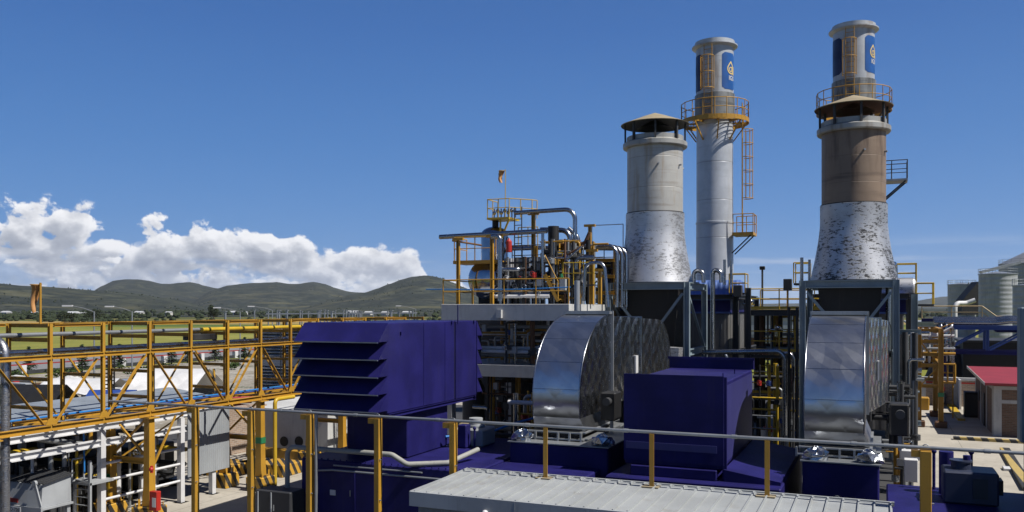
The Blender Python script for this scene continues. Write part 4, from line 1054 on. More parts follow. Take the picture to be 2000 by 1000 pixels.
# --- chimneys of the recovery boilers
def chimney(cx, cy, label, worn, fac=1.0):
    t = thing('exhaust_chimney', label, 'chimney', (cx, cy, 3.0), 'tall silver exhaust chimneys'); c = (cx, cy, 0); N = 48; R = 1.24*fac; RU = 1.29*fac
    up = lambda z: EYE + (z-EYE)*fac
    zp = up(20.15); zi = up(21.95); zt = up(25.2)
    m = MB(); m.lathe(c, [(R, 3.0), (R, up(13.2)), (R+0.03, up(13.22)), (R+0.03, up(13.34)), (R-0.02, up(13.36)), (R-0.02, zp)], N); m.build('barrel', CHIM, t)
    m = MB(); m.lathe(c, [(R+0.04, zp), (R+0.09, zp+0.05), (R+0.09, zi), (R+0.02, zi+0.03)], N); m.build('insulated_band', INSUL, t)
    m = MB(); m.lathe(c, [(RU-0.04, zi), (RU-0.04, zt-0.12), (RU+0.2, zt-0.02), (RU+0.22, zt+0.0), (RU+0.22, zt+0.07), (RU+0.03, zt+0.09), (RU+0.03, zt+0.34), (RU-0.1, zt+0.3), (RU-0.1, zt-1.5)], N); m.build('crown_section', CHIM_TOP, t)
    m = MB(); m.disc((cx, cy, zt-0.6), RU-0.1, 32); m.build('dark_throat', BLACK, t)
    # logo panels wrapped on the barrel
    def wrap(a_mid, z_mid, off):
        rr_ = RU-0.04+off
        return lambda u, w: (cx+rr_*cos(a_mid+u/rr_), cy+rr_*sin(a_mid+u/rr_), z_mid+w)
    zm = zt-1.72
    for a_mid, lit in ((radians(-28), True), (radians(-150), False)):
        wp = wrap(a_mid, zm, 0.012); hw, hh, rc = 0.62, 1.16, 0.2; ring = []
        g = MB(); nx, ny = 12, 18; v = []
        for j in range(ny+1):
            w = -hh + 2*hh*j/ny
            cut = hw if abs(w) < hh-rc else hw - rc + sqrt(max(0, rc*rc-(abs(w)-hh+rc)**2))
            for i in range(nx+1): v.append(wp(-cut+2*cut*i/nx, w))
        g.add(v, [(j*(nx+1)+i, j*(nx+1)+i+1, (j+1)*(nx+1)+i+1, (j+1)*(nx+1)+i) for j in range(ny) for i in range(nx)], True)
        pan = g.build('logo_panel', LOGO_BLUE if lit else LOGO_SHADED, t)
        w2 = wrap(a_mid, zm, 0.026)
        def stroke(pts, wd, mb):
            for (u0, v0), (u1, v1) in zip(pts, pts[1:]):
                L = hypot(u1-u0, v1-v0) or 1e-6; nx_, ny_ = -(v1-v0)/L*wd/2, (u1-u0)/L*wd/2
                eu, ev = (u1-u0)/L*wd*0.2, (v1-v0)/L*wd*0.2
                mb.add([w2(u0-nx_-eu, v0-ny_-ev), w2(u0+nx_-eu, v0+ny_-ev), w2(u1+nx_+eu, v1+ny_+ev), w2(u1-nx_+eu, v1-ny_+ev)], [(0, 3, 2, 1)])
        e = MB(); cu0, cv0 = 0.10, 0.16        # pointed drop outline, spiral inside, upright bar to the right
        drop = [(cu0-0.02, cv0+0.44), (cu0-0.16, cv0+0.28)] + [(cu0-0.02+0.29*cos(a), cv0-0.02+0.29*sin(a)) for a in [radians(150+i*15) for i in range(11)]]
        stroke(drop, 0.085, e); stroke([(cu0-0.02, cv0+0.44), (cu0+0.16, cv0+0.24), (cu0+0.19, cv0-0.34)], 0.1, e)
        stroke([(cu0+0.32, cv0+0.16), (cu0+0.32, cv0-0.36)], 0.09, e)
        stroke([(cu0-0.04+0.13*cos(a), cv0-0.05+0.13*sin(a)) for a in [radians(60+i*24) for i in range(15)]], 0.06, e); stroke([(cu0+0.0, cv0+0.09), (cu0+0.16, cv0+0.09)], 0.06, e)
        e.build('emblem', LOGO_GOLD if lit else LOGO_SHADED, pan)  # on the unlit panel the emblem takes the shade colour too
        if lit: text_mesh('IGS', 0.40, WHITE, 'lettering', pan, lambda u, w: w2(u-0.13, w-0.56))
    # platform
    PR = 2.25*fac
    m = MB(); [m.lathe(c, [(q, zp-0.03), (q+0.03, zp-0.03), (q+0.03, zp), (q, zp), (q, zp-0.03)], N, False) for q in [R+(PR-R)*q for q in (0.1, 0.28, 0.46, 0.64, 0.82)]]; m.lathe(c, [(PR, zp-0.16), (PR+0.02, zp-0.16), (PR+0.02, zp+0.12), (PR, zp+0.12), (PR, zp-0.16)], N, False)
    pf = m.build('platform', YELLOW, t)
    for k in range(8):
        m = MB(); a = 2*pi*k/8+0.3; m.beam((cx+R*cos(a), cy+R*sin(a), zp-1.25), (cx+(PR-0.1)*cos(a), cy+(PR-0.1)*sin(a), zp-0.1), 0.07, 0.07); m.beam((cx+R*cos(a), cy+R*sin(a), zp-0.08), (cx+PR*cos(a), cy+PR*sin(a), zp-0.08), 0.08, 0.1)
        m.build('bracket', YELLOW if not worn else DARK, pf)
    m = MB(); railing(m, [(cx+PR*cos(2*pi*k/18), cy+PR*sin(2*pi*k/18), zp) for k in range(18)], 1.15, 0.028, 1.0, True, 0, True); m.build('railing', YELLOW, pf)
    # ladder and cage on the crown section facing the camera
    a = radians(-97); o = Vector((cos(a), sin(a), 0)); b = Vector((cx, cy, 0)) + o*(R+0.25); sd = (-o.y, o.x, 0)
    m = MB(); ladder(m, b+Vector((0, 0, zp)), b+Vector((0, 0, zt-0.1)), 0.5, sd, 0.027)
    ld = m.build('ladder', YELLOW, t)
    m = MB(); cage(m, Vector((cx, cy, 0))+o*(R+0.05), zi+0.15, zt-0.9, o, 0.42, 0.024, 1.1); m.build('safety_cage', YELLOW, ld)
    # side ladder down to the lower landing
    if not worn:
        a = radians(6); o = Vector((cos(a), sin(a), 0)); b = Vector((cx, cy, 0)) + o*(R+0.55)
        m = MB(); ladder(m, b+Vector((0, 0, up(12.6))), b+Vector((0, 0, zp+1.1)), 0.5, (-o.y, o.x, 0), 0.035)
        ld = m.build('ladder', YELLOW, t)
        m = MB(); cage(m, b-o*0.1, up(14.9), zp-0.6, o, 0.42, 0.026, 0.95); m.build('safety_cage', YELLOW, ld)
        lz = up(12.55); m = MB(); m.box(cx+R+0.05, cx+R+1.35, cy-0.8, cy+0.8, lz-0.18, lz); pl = m.build('landing', YELLOW, t)
        m = MB(); railing(m, [(cx+R+0.1, cy-0.78, lz), (cx+R+1.33, cy-0.78, lz), (cx+R+1.33, cy+0.78, lz), (cx+R+0.1, cy+0.78, lz)], 1.15, 0.028, 0.7); m.build('railing', YELLOW if not worn else DARK, pl)
        for yy in (-0.6, 0.6): MB().beam((cx+R, cy+yy, lz-1.3), (cx+R+1.2, cy+yy, lz-0.15), 0.07, 0.07).build('bracket', DARK, pl)
    if worn:
        lz = 15.55; m = MB(); m.box(cx+R+0.05, cx+R+1.9, cy-0.8, cy+0.8, lz-0.12, lz); pl = m.build('landing', GREYP, t)
        m = MB(); railing(m, [(cx+R+0.1, cy-0.78, lz), (cx+R+1.88, cy-0.78, lz), (cx+R+1.88, cy+0.78, lz), (cx+R+0.1, cy+0.78, lz)], 1.15, 0.03, 0.9); m.build('railing', DARK, pl)
        for yy in (-0.6, 0.6): MB().beam((cx+R, cy+yy, lz-1.7), (cx+R+1.8, cy+yy, lz-0.1), 0.09, 0.09).build('bracket', DARK, pl)
    return t
chimney(-9.86, 56.4, 'silver chimney with logo panels and yellow caged ladder, beside the grey stack', False, 0.946)
chimney(-1.62, 59.6, 'silver chimney with logo panel rising behind the brown stack', True)

LIGHT_BLUE = ribbed('light_blue_sheet', (0.10, 0.19, 0.50), 0.3, 'x', 0.3, 0.02, 0.1)
# --- recovery boilers behind the frames
def boiler(cx, label, drum_label, dmat):
    t = thing('recovery_boiler', label, 'boiler', (cx, 53, 0), 'recovery boilers behind the frames')
    m = MB(); m.bbox(cx-1.9, cx+2.3, 50.0, 58.0, 1.0, 7.25, 0.05); m.build('casing', CASING, t)
    m = MB(); m.box(cx-1.95, cx+2.4, 49.92, 58.1, 7.255, 7.95); m.build('header_band', BLUE, t)
    m = MB(); m.box(cx-2.0, cx+2.46, 49.85, 58.2, 7.952, 8.0); m.box(cx-2.0, cx+2.46, 49.84, 49.91, 7.2, 7.3); m.build('band_trim', BLUE_TRIM, t)
    m = MB()
    for y in (49.6, 54.0, 58.4):
        for x in (cx-2.3, cx+2.75): m.ibeam((x, y, 0), (x, y, 8.2), 0.3, 0.3, 0.03, (1, 0, 0))
        m.ibeam((cx-2.12, y, 8.15), (cx+2.55, y, 8.15), 0.25, 0.25, 0.03)
    for x in (cx-2.3, cx+2.75):
        for z in (5.0, 8.15): m.ibeam((x, 49.8, z), (x, 58.2, z), 0.25, 0.25, 0.03)
    m.build('boiler_frame', DARK, t)
    m = MB(); rg = random.Random(9)
    for i in range(14):
        zz = rg.uniform(5.6, 7.0); yy = 49.95; xx = cx + rg.uniform(-1.7, 2.2); m.beam((xx, 49.97, zz), (xx, 49.97, zz+rg.uniform(.15, .4)), 0.05, 0.02, (0, 1, 0))
    m.build('casing_clip', GALV, t)
    m = MB(); y0 = 51.2; m.tube((cx-1.2, y0, 8.62), (cx+2.75, y0, 8.62), 0.52, 24)
    for s, e in ((cx+2.75, 1), (cx-1.2, -1)):
        m.sphere((s, y0, 8.62), 0.52, 20, 10, (0.5, 1, 1))
    o = tag(m.build('steam_drum', dmat), drum_label, 'drum', 'steam drums on the boilers')
    return t
boiler(UX+0.1, 'grey ribbed boiler casing with blue band behind the left frame', 'light blue steam drum between the grey stack and the slim chimney', LIGHT_BLUE)
boiler(UX+PITCH+0.1, 'grey ribbed boiler casing with blue band behind the right frame', 'bright silver steam drum right of the brown stack base', FLARE)
# ================================================================ concrete process deck with its pipework
DX0, DX1, DY0, DY1, DZ = -18.7, -12.45, 35.5, 43.5, 7.68
t = thing('concrete_deck', 'open two storey concrete deck behind the blue intake house', 'concrete deck', (-15.6, 39.5, 0))
m = MB(); m.box(DX0, DX1, DY0+0.5, DY1, DZ-0.3, DZ); m.build('upper_slab', CONC, t)
m = MB(); m.bbox(DX0, DX1, DY0, DY0+0.497, DZ-0.73, DZ+0.004, 0.015); m.build('edge_beam', CONC, t)
m = MB(); m.box(DX0+2.85, DX0+3.1, DY0-0.18, DY0-0.004, DZ-0.62, DZ-0.25); m.build('beam_stub', CONC, t)
m = MB(); m.box(DX0, DX1+0.4, DY0, DY0+0.45, 4.42, 4.95); m.build('lower_beam', CONC, t)
m = MB(); m.box(DX0, DX1+0.4, DY0+0.452, DY1, 4.6, 4.9); m.build('lower_slab', CONC, t)
for x in (DX0+0.26, DX1-0.26):
    for y in (DY0+0.28, DY1-0.3):
        m = MB(); m.box(x-0.25, x+0.25, y-0.22, y+0.22, 0, 4.4); m.box(x-0.25, x+0.25, y-0.22, y+0.22, 4.96, DZ-0.735); m.build('pier', CONC, t)
m = MB(); m.box(DX0-2, DX1+0.6, DY1+0.02, DY1+0.3, 0, DZ-0.32); m.build('dark_backing', DARK, t)  # dark sheet added across the open back, standing in for deep shade
m = MB(); railing(m, [(DX0+0.05, DY1-0.2, DZ), (DX0+0.05, DY0+0.1, DZ), (DX1-0.05, DY0+0.1, DZ)], 1.12, 0.03, 1.5); m.build('railing', YELLOW, t)
pipe('blue_line', 'thin blue hose strung along the concrete deck railing', [(DX0-0.9, DY0+0.2, DZ+0.7), (-15, DY0+0.2, DZ+0.66), (DX1, DY0+0.2, DZ+0.74)], 0.025, BLUE_PIPE)

# dark plant rooms inside the deck
rg = random.Random(21)
def pipework(name, label, x0, x1, y0, y1, z0, z1, nv, nh, seed, group, mats, calm=False):
    r = random.Random(seed); t = thing(name, label, 'pipework', ((x0+x1)/2, (y0+y1)/2, z0), group)
    for i in range(nv):
        x, y = r.uniform(x0, x1), r.uniform(y0, y1); q = r.choice((0.03, 0.05, 0.05, 0.08, 0.12)); m = MB()
        a, b = z0, z1
        if r.random() < 0.45: b = r.uniform(z0+(z1-z0)*0.4, z1)
        pts = [(x, y, a), (x, y, b)]
        if b < z1: pts.append((x+r.choice((-1, 1))*r.uniform(0.4, 1.0), y, b))
        m.path(pts, q, 8); m.build('pipe', r.choice(mats), t)
        if r.random() < (0.35 if calm else 0.7):
            zz = r.uniform(a+(b-a)*0.2, a+(b-a)*0.8); m = MB(); m.tube((x, y, zz-0.12), (x, y, zz+0.12), q*2.0, 10); m.tube((x, y, zz), (x, y-0.22, zz+0.05), 0.03, 6)
            m.sweep([(x+0.11*cos(2*pi*k/10), y-0.24, zz+0.05+0.11*sin(2*pi*k/10)) for k in range(11)], 0.014, 5); m.build('valve', r.choice((GALV, DARK, PIPE_SIL)) if calm else r.choice((RED, GALV, GALV, WHITE, YELLOW, DARK, DARK, PIPE_SIL, BLUE_TRIM)), t)
    for i in range(nh):
        y, z = r.uniform(y0, y1), r.uniform(z0+0.2, z1-0.1); q = r.choice((0.03, 0.05, 0.09)); m = MB(); m.path([(x0, y, z), (r.uniform(x0+(x1-x0)*.5, x1), y, z), (x1, y, z+r.choice((0, 0, .5)))], q, 8); m.build('pipe', r.choice(mats), t)
    for i in range(max(2, nv//6)):
        x, y, z = r.uniform(x0, x1), y0+0.1, r.uniform(z0+0.3, z1-0.3); m = MB(); m.cbox((x, y, z), (r.uniform(.15, .3), 0.15, r.uniform(.2, .4))); m.build('junction_box', r.choice((GREYP, GREYP, DARK, DARK)), t)
    return t
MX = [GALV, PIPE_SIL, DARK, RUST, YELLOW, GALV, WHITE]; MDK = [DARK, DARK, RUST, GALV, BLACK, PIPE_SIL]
pipework('pipe_cluster', 'dark jumble of pipes and valves in the upper bay of the concrete deck', -17.6, -12.4, 36.2, 39, 4.96, 6.9, 36, 14, 1, 'pipe clusters in the concrete deck', MX)
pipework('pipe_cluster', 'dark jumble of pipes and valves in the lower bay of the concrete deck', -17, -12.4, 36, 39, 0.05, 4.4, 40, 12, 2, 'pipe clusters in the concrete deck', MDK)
for x in (962, 1012):
    p = sight(x, Y=36.4); t = tag(MB().ibeam((p.x, 36.4, 0), (p.x, 36.4, 4.4), 0.18, 0.18, 0.02).build('yellow_prop', YELLOW), ('left' if x < 1000 else 'right') + ' yellow steel prop in the lower bay of the deck', 'prop', 'yellow props in the deck')
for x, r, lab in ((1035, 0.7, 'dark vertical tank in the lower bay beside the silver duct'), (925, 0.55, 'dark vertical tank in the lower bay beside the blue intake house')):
    p = sight(x, Y=38.5); m = MB(); m.lathe((p.x, 38.5, 0), [(r, 0.1), (r, 3.6), (r*0.7, 3.95), (0.05, 4.1)], 28); tag(m.build('dark_tank', DARK), lab, 'tank')  # dark colour carries the shade of the bay under the slab
p = sight(1000, Y=40.5); m = MB(); m.tube((p.x-2.2, 40.5, 6.0), (p.x+2.2, 40.5, 6.0), 0.55, 24); tag(m.build('shaded_vessel', DARK), 'dark horizontal vessel deep in the upper bay of the deck', 'vessel')  # shade below the upper slab is put into its dark colour
# in front of the lower bay
pipework('pipe_cluster', 'valves and thin pipes standing between the intake neck and the silver duct', -13.9, -11.6, 32.2, 34.5, 0.1, 4.0, 20, 5, 3, None, [GALV, PIPE_SIL, DARK, YELLOW, WHITE, RUST])
p = sight(925, 880, Y=31.0)
t = thing('grey_motor', 'grey electric motor on the navy enclosure behind the container corner', 'motor', (p.x, 29.6, 2.34))
q = Vector((sight(925, Y=29.4).x, 29.4, 2.345))
m = MB(); m.bbox(q.x-0.6, q.x+0.55, 29.0, 30.2, 2.35, 3.0, 0.05); m.build('housing', GREYP, t)
m = MB(); m.tube((q.x, 29.6, 3.0), (q.x, 29.6, 3.35), 0.26, 16); m.lathe((q.x, 29.6, 0), [(0.34, 3.02), (0.34, 3.1), (0.26, 3.1)], 16); m.build('terminal_hood', GREYP, t)
m = MB(); m.bbox(q.x-0.25, q.x+0.1, 28.55, 28.95, 2.36, 3.2, 0.03); m.build('pump_block', BLUE, t)
m = MB()
for dx_ in (-0.5, 0.35): m.tube((q.x+dx_, 28.75, 2.345), (q.x+dx_, 28.75, 3.05), 0.04, 8); m.sphere((q.x+dx_, 28.75, 3.08), 0.07, 8, 6)
m.build('gauge_stem', BLUE, t)
pipe('blue_hose', 'bright blue hose slanting behind the grey motor', [sight(870, 853, Y=28.3), sight(960, 843, Y=30), sight(1000, 828, Y=31), sight(1060, 812, Y=32)], 0.045, BLUE_PIPE)
pipe('tan_line', 'dusty lagged line running behind the grey motor', [sight(893, 829, Y=31.5), sight(1000, 838, Y=31.5)], 0.1, TAN)

# ---- equipment on top of the deck
def tpost(x, ytop, Y, lab, w=0.15, mat=YELLOW, zb=DZ):
    p = sight(x, ytop, Y=Y); m = MB(); m.ibeam((p.x, Y, zb), (p.x, Y, p.z), w, w, 0.025, (1, 0, 0)); m.box(p.x-0.28, p.x+0.28, Y-0.09, Y+0.09, p.z+0.002, p.z+0.12)
    return tag(m.build('support_post', mat), lab, 'post', 'yellow pipe posts on the concrete deck')
tpost(895, 470, 37.0, 'leftmost yellow pipe post on the deck, left of the mirror drum')
tpost(961, 464, 37.0, 'yellow pipe post in front of the mirror drum on the deck')
tpost(1042, 420, 39.5, 'tallest yellow pipe post on the deck under the top pipe bend', 0.17)
tpost(1098, 473, 39.0, 'yellow post right of the black silencer on the deck')
tpost(1152, 443, 41.0, 'yellow post under the white handrail on the deck', 0.14)
tpost(1156, 492, 38.5, 'thick yellow post near the four pipe bends on the deck', 0.18)
tpost(1088, 500, 38.3, 'short yellow post under the black silencer on the deck', 0.16)
tpost(1172, 530, 38.0, 'short yellow post beside the right pipe bend on the deck', 0.14)
# access platform at mid height, left
pz = sight(900, 510, Y=37.6).z; xa, xb = sight(893, Y=37.6).x, sight(975, Y=37.6).x
t = thing('access_platform', 'yellow railed gangway above the mirror drum on the deck', 'platform', ((xa+xb)/2, 38, pz))
m = MB(); m.box(xa, xb, 37.15, 38.6, pz-0.16, pz); m.build('gangway', YELLOW, t)
m = MB(); railing(m, [(xa+0.05, 38.55, pz), (xa+0.05, 37.2, pz), (xb, 37.2, pz)], 1.1, 0.026, 0.9); m.build('railing', YELLOW, t)
# mirror drum
c = sight(948, 546, Y=37.9); R = 0.94
t = thing('mirror_drum', 'mirror bright horizontal drum end on the left of the deck', 'drum', (c.x, 40, DZ))
m = MB(); prof = [(0.0, -0.32)]
ring = []
n = 40; v = []; offs = [(0.02, -0.36), (0.3, -0.335), (0.6, -0.26), (0.82, -0.13), (0.93, 0.0), (R, 0.06), (R, 4.6)]
for rr_, dy_ in offs:
    for k in range(n): v.append((c.x+rr_*cos(2*pi*k/n), 37.9+dy_, c.z+rr_*sin(2*pi*k/n)))
m.add(v, [(i*n+k, i*n+(k+1) % n, (i+1)*n+(k+1) % n, (i+1)*n+k) for i in range(len(offs)-1) for k in range(n)], True); m.build('shell', DRUM, t)
for yy in (38.6, 41.5): MB().box(c.x-0.7, c.x+0.7, yy, yy+0.2, DZ, c.z-0.5).build('saddle', BLACK, t)
# domed column vessel
cv = sight(966, 470, Y=41.5); zt_ = sight(966, 438, Y=41.5).z
t = thing('column_vessel', 'upright dark silver vessel with domed top carrying the high platform', 'vessel', (cv.x, 41.5, DZ)); r = 0.72
m = MB(); m.lathe((cv.x, 41.5, 0), [(r, DZ), (r, zt_-0.55)] + [(r*cos(a), zt_-0.55+0.42*sin(a)) for a in [pi/2*i/7 for i in range(1, 8)]], 32); m.build('shell', DRUM, t)
m = MB(); m.tube((cv.x+0.05, 41.5, zt_-0.2), (cv.x+0.05, 41.5, zt_+0.25), 0.17, 12); m.build('nozzle', BLACK, t)
pz = zt_+0.28; xa, xb = sight(957, Y=41.2).x, sight(1000, Y=41.2).x
t = thing('high_platform', 'small yellow railed platform above the domed vessel', 'platform', ((xa+xb)/2, 41.5, pz))
m = MB(); m.box(xa, xb, 40.8, 42.2, pz-0.1, pz); m.beam((xa+0.75, 40.85, pz-1.2), (xb, 40.85, pz-0.1), 0.08, 0.08); m.beam((xa+0.75, 40.85, pz-1.3), (xa+0.75, 40.85, pz-0.1), 0.08, 0.08); m.build('platform', YELLOW_RAIL, t)
m = MB(); railing(m, [(xa+.03, 42.15, pz), (xa+.03, 40.83, pz), (xb, 40.83, pz), (xb+1.0, 41.5, pz-0.05), (xb+1.0, 42.2, pz)], 0.95, 0.025, 0.55); m.build('railing', YELLOW_RAIL, t)
m = MB()
for k in range(7): m.sphere((xa+0.2+k*0.2, 41.3, pz+0.28+0.1*(k % 2)), 0.11, 8, 6); m.tube((xa+0.2+k*0.2, 41.3, pz), (xa+0.2+k*0.2, 41.3, pz+0.5), 0.04, 6)
m.build('relief_valve', DRUM, t)
p0 = sight(1012, 560, Y=41.0); p1 = sight(1012, 404, Y=41.0)
m = MB(); ladder(m, (p0.x, 41.0, DZ), (p0.x, 41.0, p1.z), 0.4, (1, 0, 0), 0.03); tag(m.build('steel_ladder', DARK), 'dark upright ladder to the high platform on the deck', 'ladder')
b = Vector((sight(987, 408, Y=41.0).x, 41.0, pz)); tp = sight(986, 331, Y=41.0); windsock('orange windsock at the tip of the thin mast on the deck', b, Vector((b.x, 41.0, tp.z)), 0.62, YELLOW_RAIL, 0.022, YELLOW_RAIL, 2)

def dp(x, y, Y): p = sight(x, y, Y=Y); return (p.x, p.y, p.z)
def spipe(lab, pts, r, mat=PIPE_SIL, br=None, name='clad_pipe', group='silver clad pipes on the deck'):
    return pipe(name, lab, [dp(*q) for q in pts], r*0.6, mat, 14, br, 'pipe', group)
spipe('long silver pipe jutting out left over the deck', [(859, 463, 37.4), (1068, 451, 37.4)], 0.19)
spipe('thin rusty pipe slanting back under the long jutting pipe', [(884, 470, 37.6), (940, 479, 39.5)], 0.08, RUST)
spipe('topmost silver pipe bending down at its right end above the deck', [(1005, 416, 39.4), (1123, 408, 39.4), (1123, 585, 39.4)], 0.18, PIPE_SIL, 0.5)
spipe('blue tinged silver downpipe beside the mirror drum', [(960, 462, 36.7), (977, 461, 36.7), (977, 588, 36.7)], 0.2, PIPE_SIL, 0.3)
spipe('silver branch from the downpipe beside the mirror drum', [(980, 526, 36.75), (1010, 526, 36.75), (1034, 526, 37.6)], 0.16)
spipe('silver downpipe under the end of the long jutting pipe', [(1060, 455, 37.4), (1060, 585, 37.4)], 0.12)
spipe('fat silver elbow behind the black silencer', [(1056, 449, 38.9), (1072, 449, 38.9), (1112, 450, 38.9), (1116, 500, 38.9)], 0.21, PIPE_SIL, 0.45)
spipe('second silver elbow right of the top pipe drop', [(1110, 446, 40.2), (1128, 462, 40.2), (1130, 500, 40.2)], 0.2, PIPE_SIL, 0.5)
for k, nm in enumerate(('front', 'second', 'third', 'rear')):
    xo = k*9; Y = 40.3 + k*0.6
    spipe('%s of the four silver pipes bending down beside the grey stack' % nm, [(1000, 486-k, Y), (1195+xo, 480+k*2, Y), (1205+xo, 492+k*2, Y), (1205+xo, 600, Y)], 0.17, PIPE_SIL, 0.42)
spipe('low silver pipe bend left of the grey stack frame', [(1140, 588, 37.0), (1144, 514, 37.0), (1180, 512, 37.0), (1188, 600, 37.0)], 0.13, PIPE_SIL, 0.35)
spipe('curved silver pipe under the black silencer', [(1046, 588, 38.6), (1048, 545, 38.6), (1062, 536, 38.6), (1076, 545, 38.6)], 0.15, PIPE_SIL, 0.4)
pipe('silencer_pipe', 'speckled silver standpipe in front of the deck end', [dp(1127, 628, 35.2), dp(1127, 548, 35.2)], 0.13, GALV)
# black silencer
a, bq = sight(1081, 442, Y=38.2), sight(1081, 508, Y=38.2)
t = thing('silencer', 'black upright silencer drum on the deck', 'silencer', (a.x, 38.2, DZ))
m = MB(); m.lathe((a.x, 38.2, 0), [(0.0, a.z), (0.26, a.z), (0.26, bq.z), (0.0, bq.z)], 24, True); m.build('drum', BLACK, t)
m = MB(); m.lathe((a.x, 38.2, 0), [(0.2, bq.z-0.003), (0.2, DZ)], 16); m.build('stem', DARK, t)
zz = sight(1081, 475, Y=38.2).z; m = MB(); m.box(a.x-0.5, a.x+0.6, 37.85, 37.92, zz-0.04, zz+0.04); m.box(a.x+0.42, a.x+0.6, 37.8, 38.4, zz+0.042, zz+0.12); m.build('collar', YELLOW, t)
# brown yellow frames carrying the pipes on the deck
for i, (x0, x1, Y, lv) in enumerate(((1046, 1100, 39.3, (505, 545)), (1100, 1156, 38.8, (500, 530, 566)), (1156, 1200, 40.8, (508, 540, 572)))):
    t = thing('pipe_support', ('left', 'middle', 'right')[i] + ' yellow pipe support frame on the right half of the deck', 'pipe support', dp(x0, 590, Y), 'pipe support frames on the deck')
    for y in lv: MB().ibeam(dp(x0, y, Y), dp(x1, y, Y), .14, .16, .02).build('cross_beam', YELLOW, t)
    for x in (x0, x1): p, q = dp(x, 480, Y), dp(x, 590, Y); MB().ibeam((p[0], Y+.1, DZ), (p[0], Y+.1, p[2]), .14, .14, .02, (1, 0, 0)).build('upright', YELLOW, t)
for i, (x, Y) in enumerate(((1104, 39.8), (1120, 40.2), (1134, 40.6), (1146, 39.9))):
    spipe(('leftmost', 'second', 'third', 'rightmost') [i] + ' dark standpipe in the row behind the right yellow posts', [(x, 500, Y), (x, 592, Y)], .1, DARK, None, 'standpipe', 'dark standpipes on the deck')
# thin walkway rails among the pipes
for i, (x0, x1, y, Y, c_) in enumerate(((1000, 1060, 520, 38.6, DARK), (1056, 1098, 536, 38.0, YELLOW_RAIL), (1100, 1160, 556, 37.4, YELLOW_RAIL), (1012, 1050, 482, 41.5, YELLOW_RAIL), (1120, 1200, 524, 41.6, DARK))):
    p, q = dp(x0, y, Y), dp(x1, y, Y); t = thing('pipe_walkway', ('dark railed walkway left of the black silencer', 'yellow railed walkway under the black silencer', 'low yellow railed walkway right of the stair', 'high yellow railed walkway behind the tallest post', 'dark railed walkway behind the four pipe bends')[i], 'walkway', p, 'railed walkways among the deck pipes')
    MB().box(p[0], q[0], Y, Y+.7, p[2]-.05, p[2]).build('grating', DARK, t)
    m = MB(); railing(m, [(p[0], Y+.02, p[2]), (q[0], Y+.02, p[2])], 1.0, .024, .55); m.build('railing', c_, t)
# clutter standing on the deck
pipework('pipe_cluster', 'crowd of valves and thin pipes on the deck behind the railing', -16.8, -14.0, 37.2, 39.6, DZ, 9.9, 44, 14, 5, 'pipe clusters on the deck', [GALV, PIPE_SIL, DARK, RUST, GALV, WHITE, DARK, BLACK])
pipework('pipe_cluster', 'crowd of thin pipes on the right half of the deck', -14.6, -12.6, 37.5, 40.4, DZ, 10.7, 50, 18, 6, 'pipe clusters on the deck', [GALV, PIPE_SIL, DARK, RUST, YELLOW, GALV, DARK, BLACK])
pipework('pipe_cluster', 'pipe cluster between the deck and the grey stack', -13.4, -12.5, 42.0, 44.5, 5.0, 10.0, 38, 14, 8, 'pipe clusters on the deck', [GALV, PIPE_SIL, DARK, YELLOW, RUST, DARK])
m = MB(); railing(m, [dp(1156, 440+48, 42.5), dp(1217, 438+48, 42.5)], 1.25, 0.025, 1.7, False); tag(m.build('white_handrail', WHITE), 'thin white handrail against the sky left of the grey stack', 'handrail')
t = thing('stair', 'steep yellow stair behind the deck railing', 'stair', dp(1078, 570, 37.2))
m = MB(); p0, p1 = Vector(dp(1090, 588, 37.2)), Vector(dp(1064, 536, 37.2))
for yy in (0, 0.7):
    o = Vector((0, yy, 0)); m.beam(p0+o, p1+o, 0.04, 0.16)
m.build('stringer', YELLOW, t)
m = MB()
for i in range(7): q = p0.lerp(p1, (i+.5)/7); m.box(q.x-.12, q.x+.12, q.y, q.y+.7, q.z-.015, q.z+.015)
m.build('tread', YELLOW, t)
m = MB()
for yy in (0, 0.7): m.tube(p0+Vector((0, yy, 0.9)), p1+Vector((0, yy, 0.9)), 0.025, 6); m.tube(p0+Vector((0, yy, 0)), p0+Vector((0, yy, .9)), 0.025, 6)
m.build('handrail', YELLOW, t)
p = dp(1099, 553, 37.3); m = MB(); m.bbox(p[0]-0.13, p[0]+0.17, 37.2, 37.4, p[2]-0.35, p[2]+0.2, 0.02); tag(m.build('junction_box', GREYP), 'pale grey junction box by the green valve on the deck', 'junction box')
p = dp(1096, 541, 37.3); m = MB(); m.tube((p[0], 37.3, p[2]-.15), (p[0], 37.3, p[2]+.15), 0.07, 10); m.tube((p[0]-.1, 37.3, p[2]), (p[0]+.1, 37.3, p[2]), .05, 8); tag(m.build('green_valve', GREEN), 'small green valve above the pale junction box', 'valve')
p = dp(994, 480, 37.2); t = thing('fire_extinguisher', 'red fire extinguisher hung high beside the silver downpipe', 'extinguisher', p)
m = MB(); m.lathe((p[0], p[1], p[2]-.3), [(0.0, 0), (.13, 0.0), (.14, .05), (.14, .5), (.05, .62), (.03, .66), (0, .66)], 16); m.build('bottle', RED, t)
m = MB(); m.path([(p[0], p[1], p[2]+.35), (p[0]-.1, p[1], p[2]+.42), (p[0]-.18, p[1], p[2]+.1)], .02, 6); m.build('hose', BLACK, t)

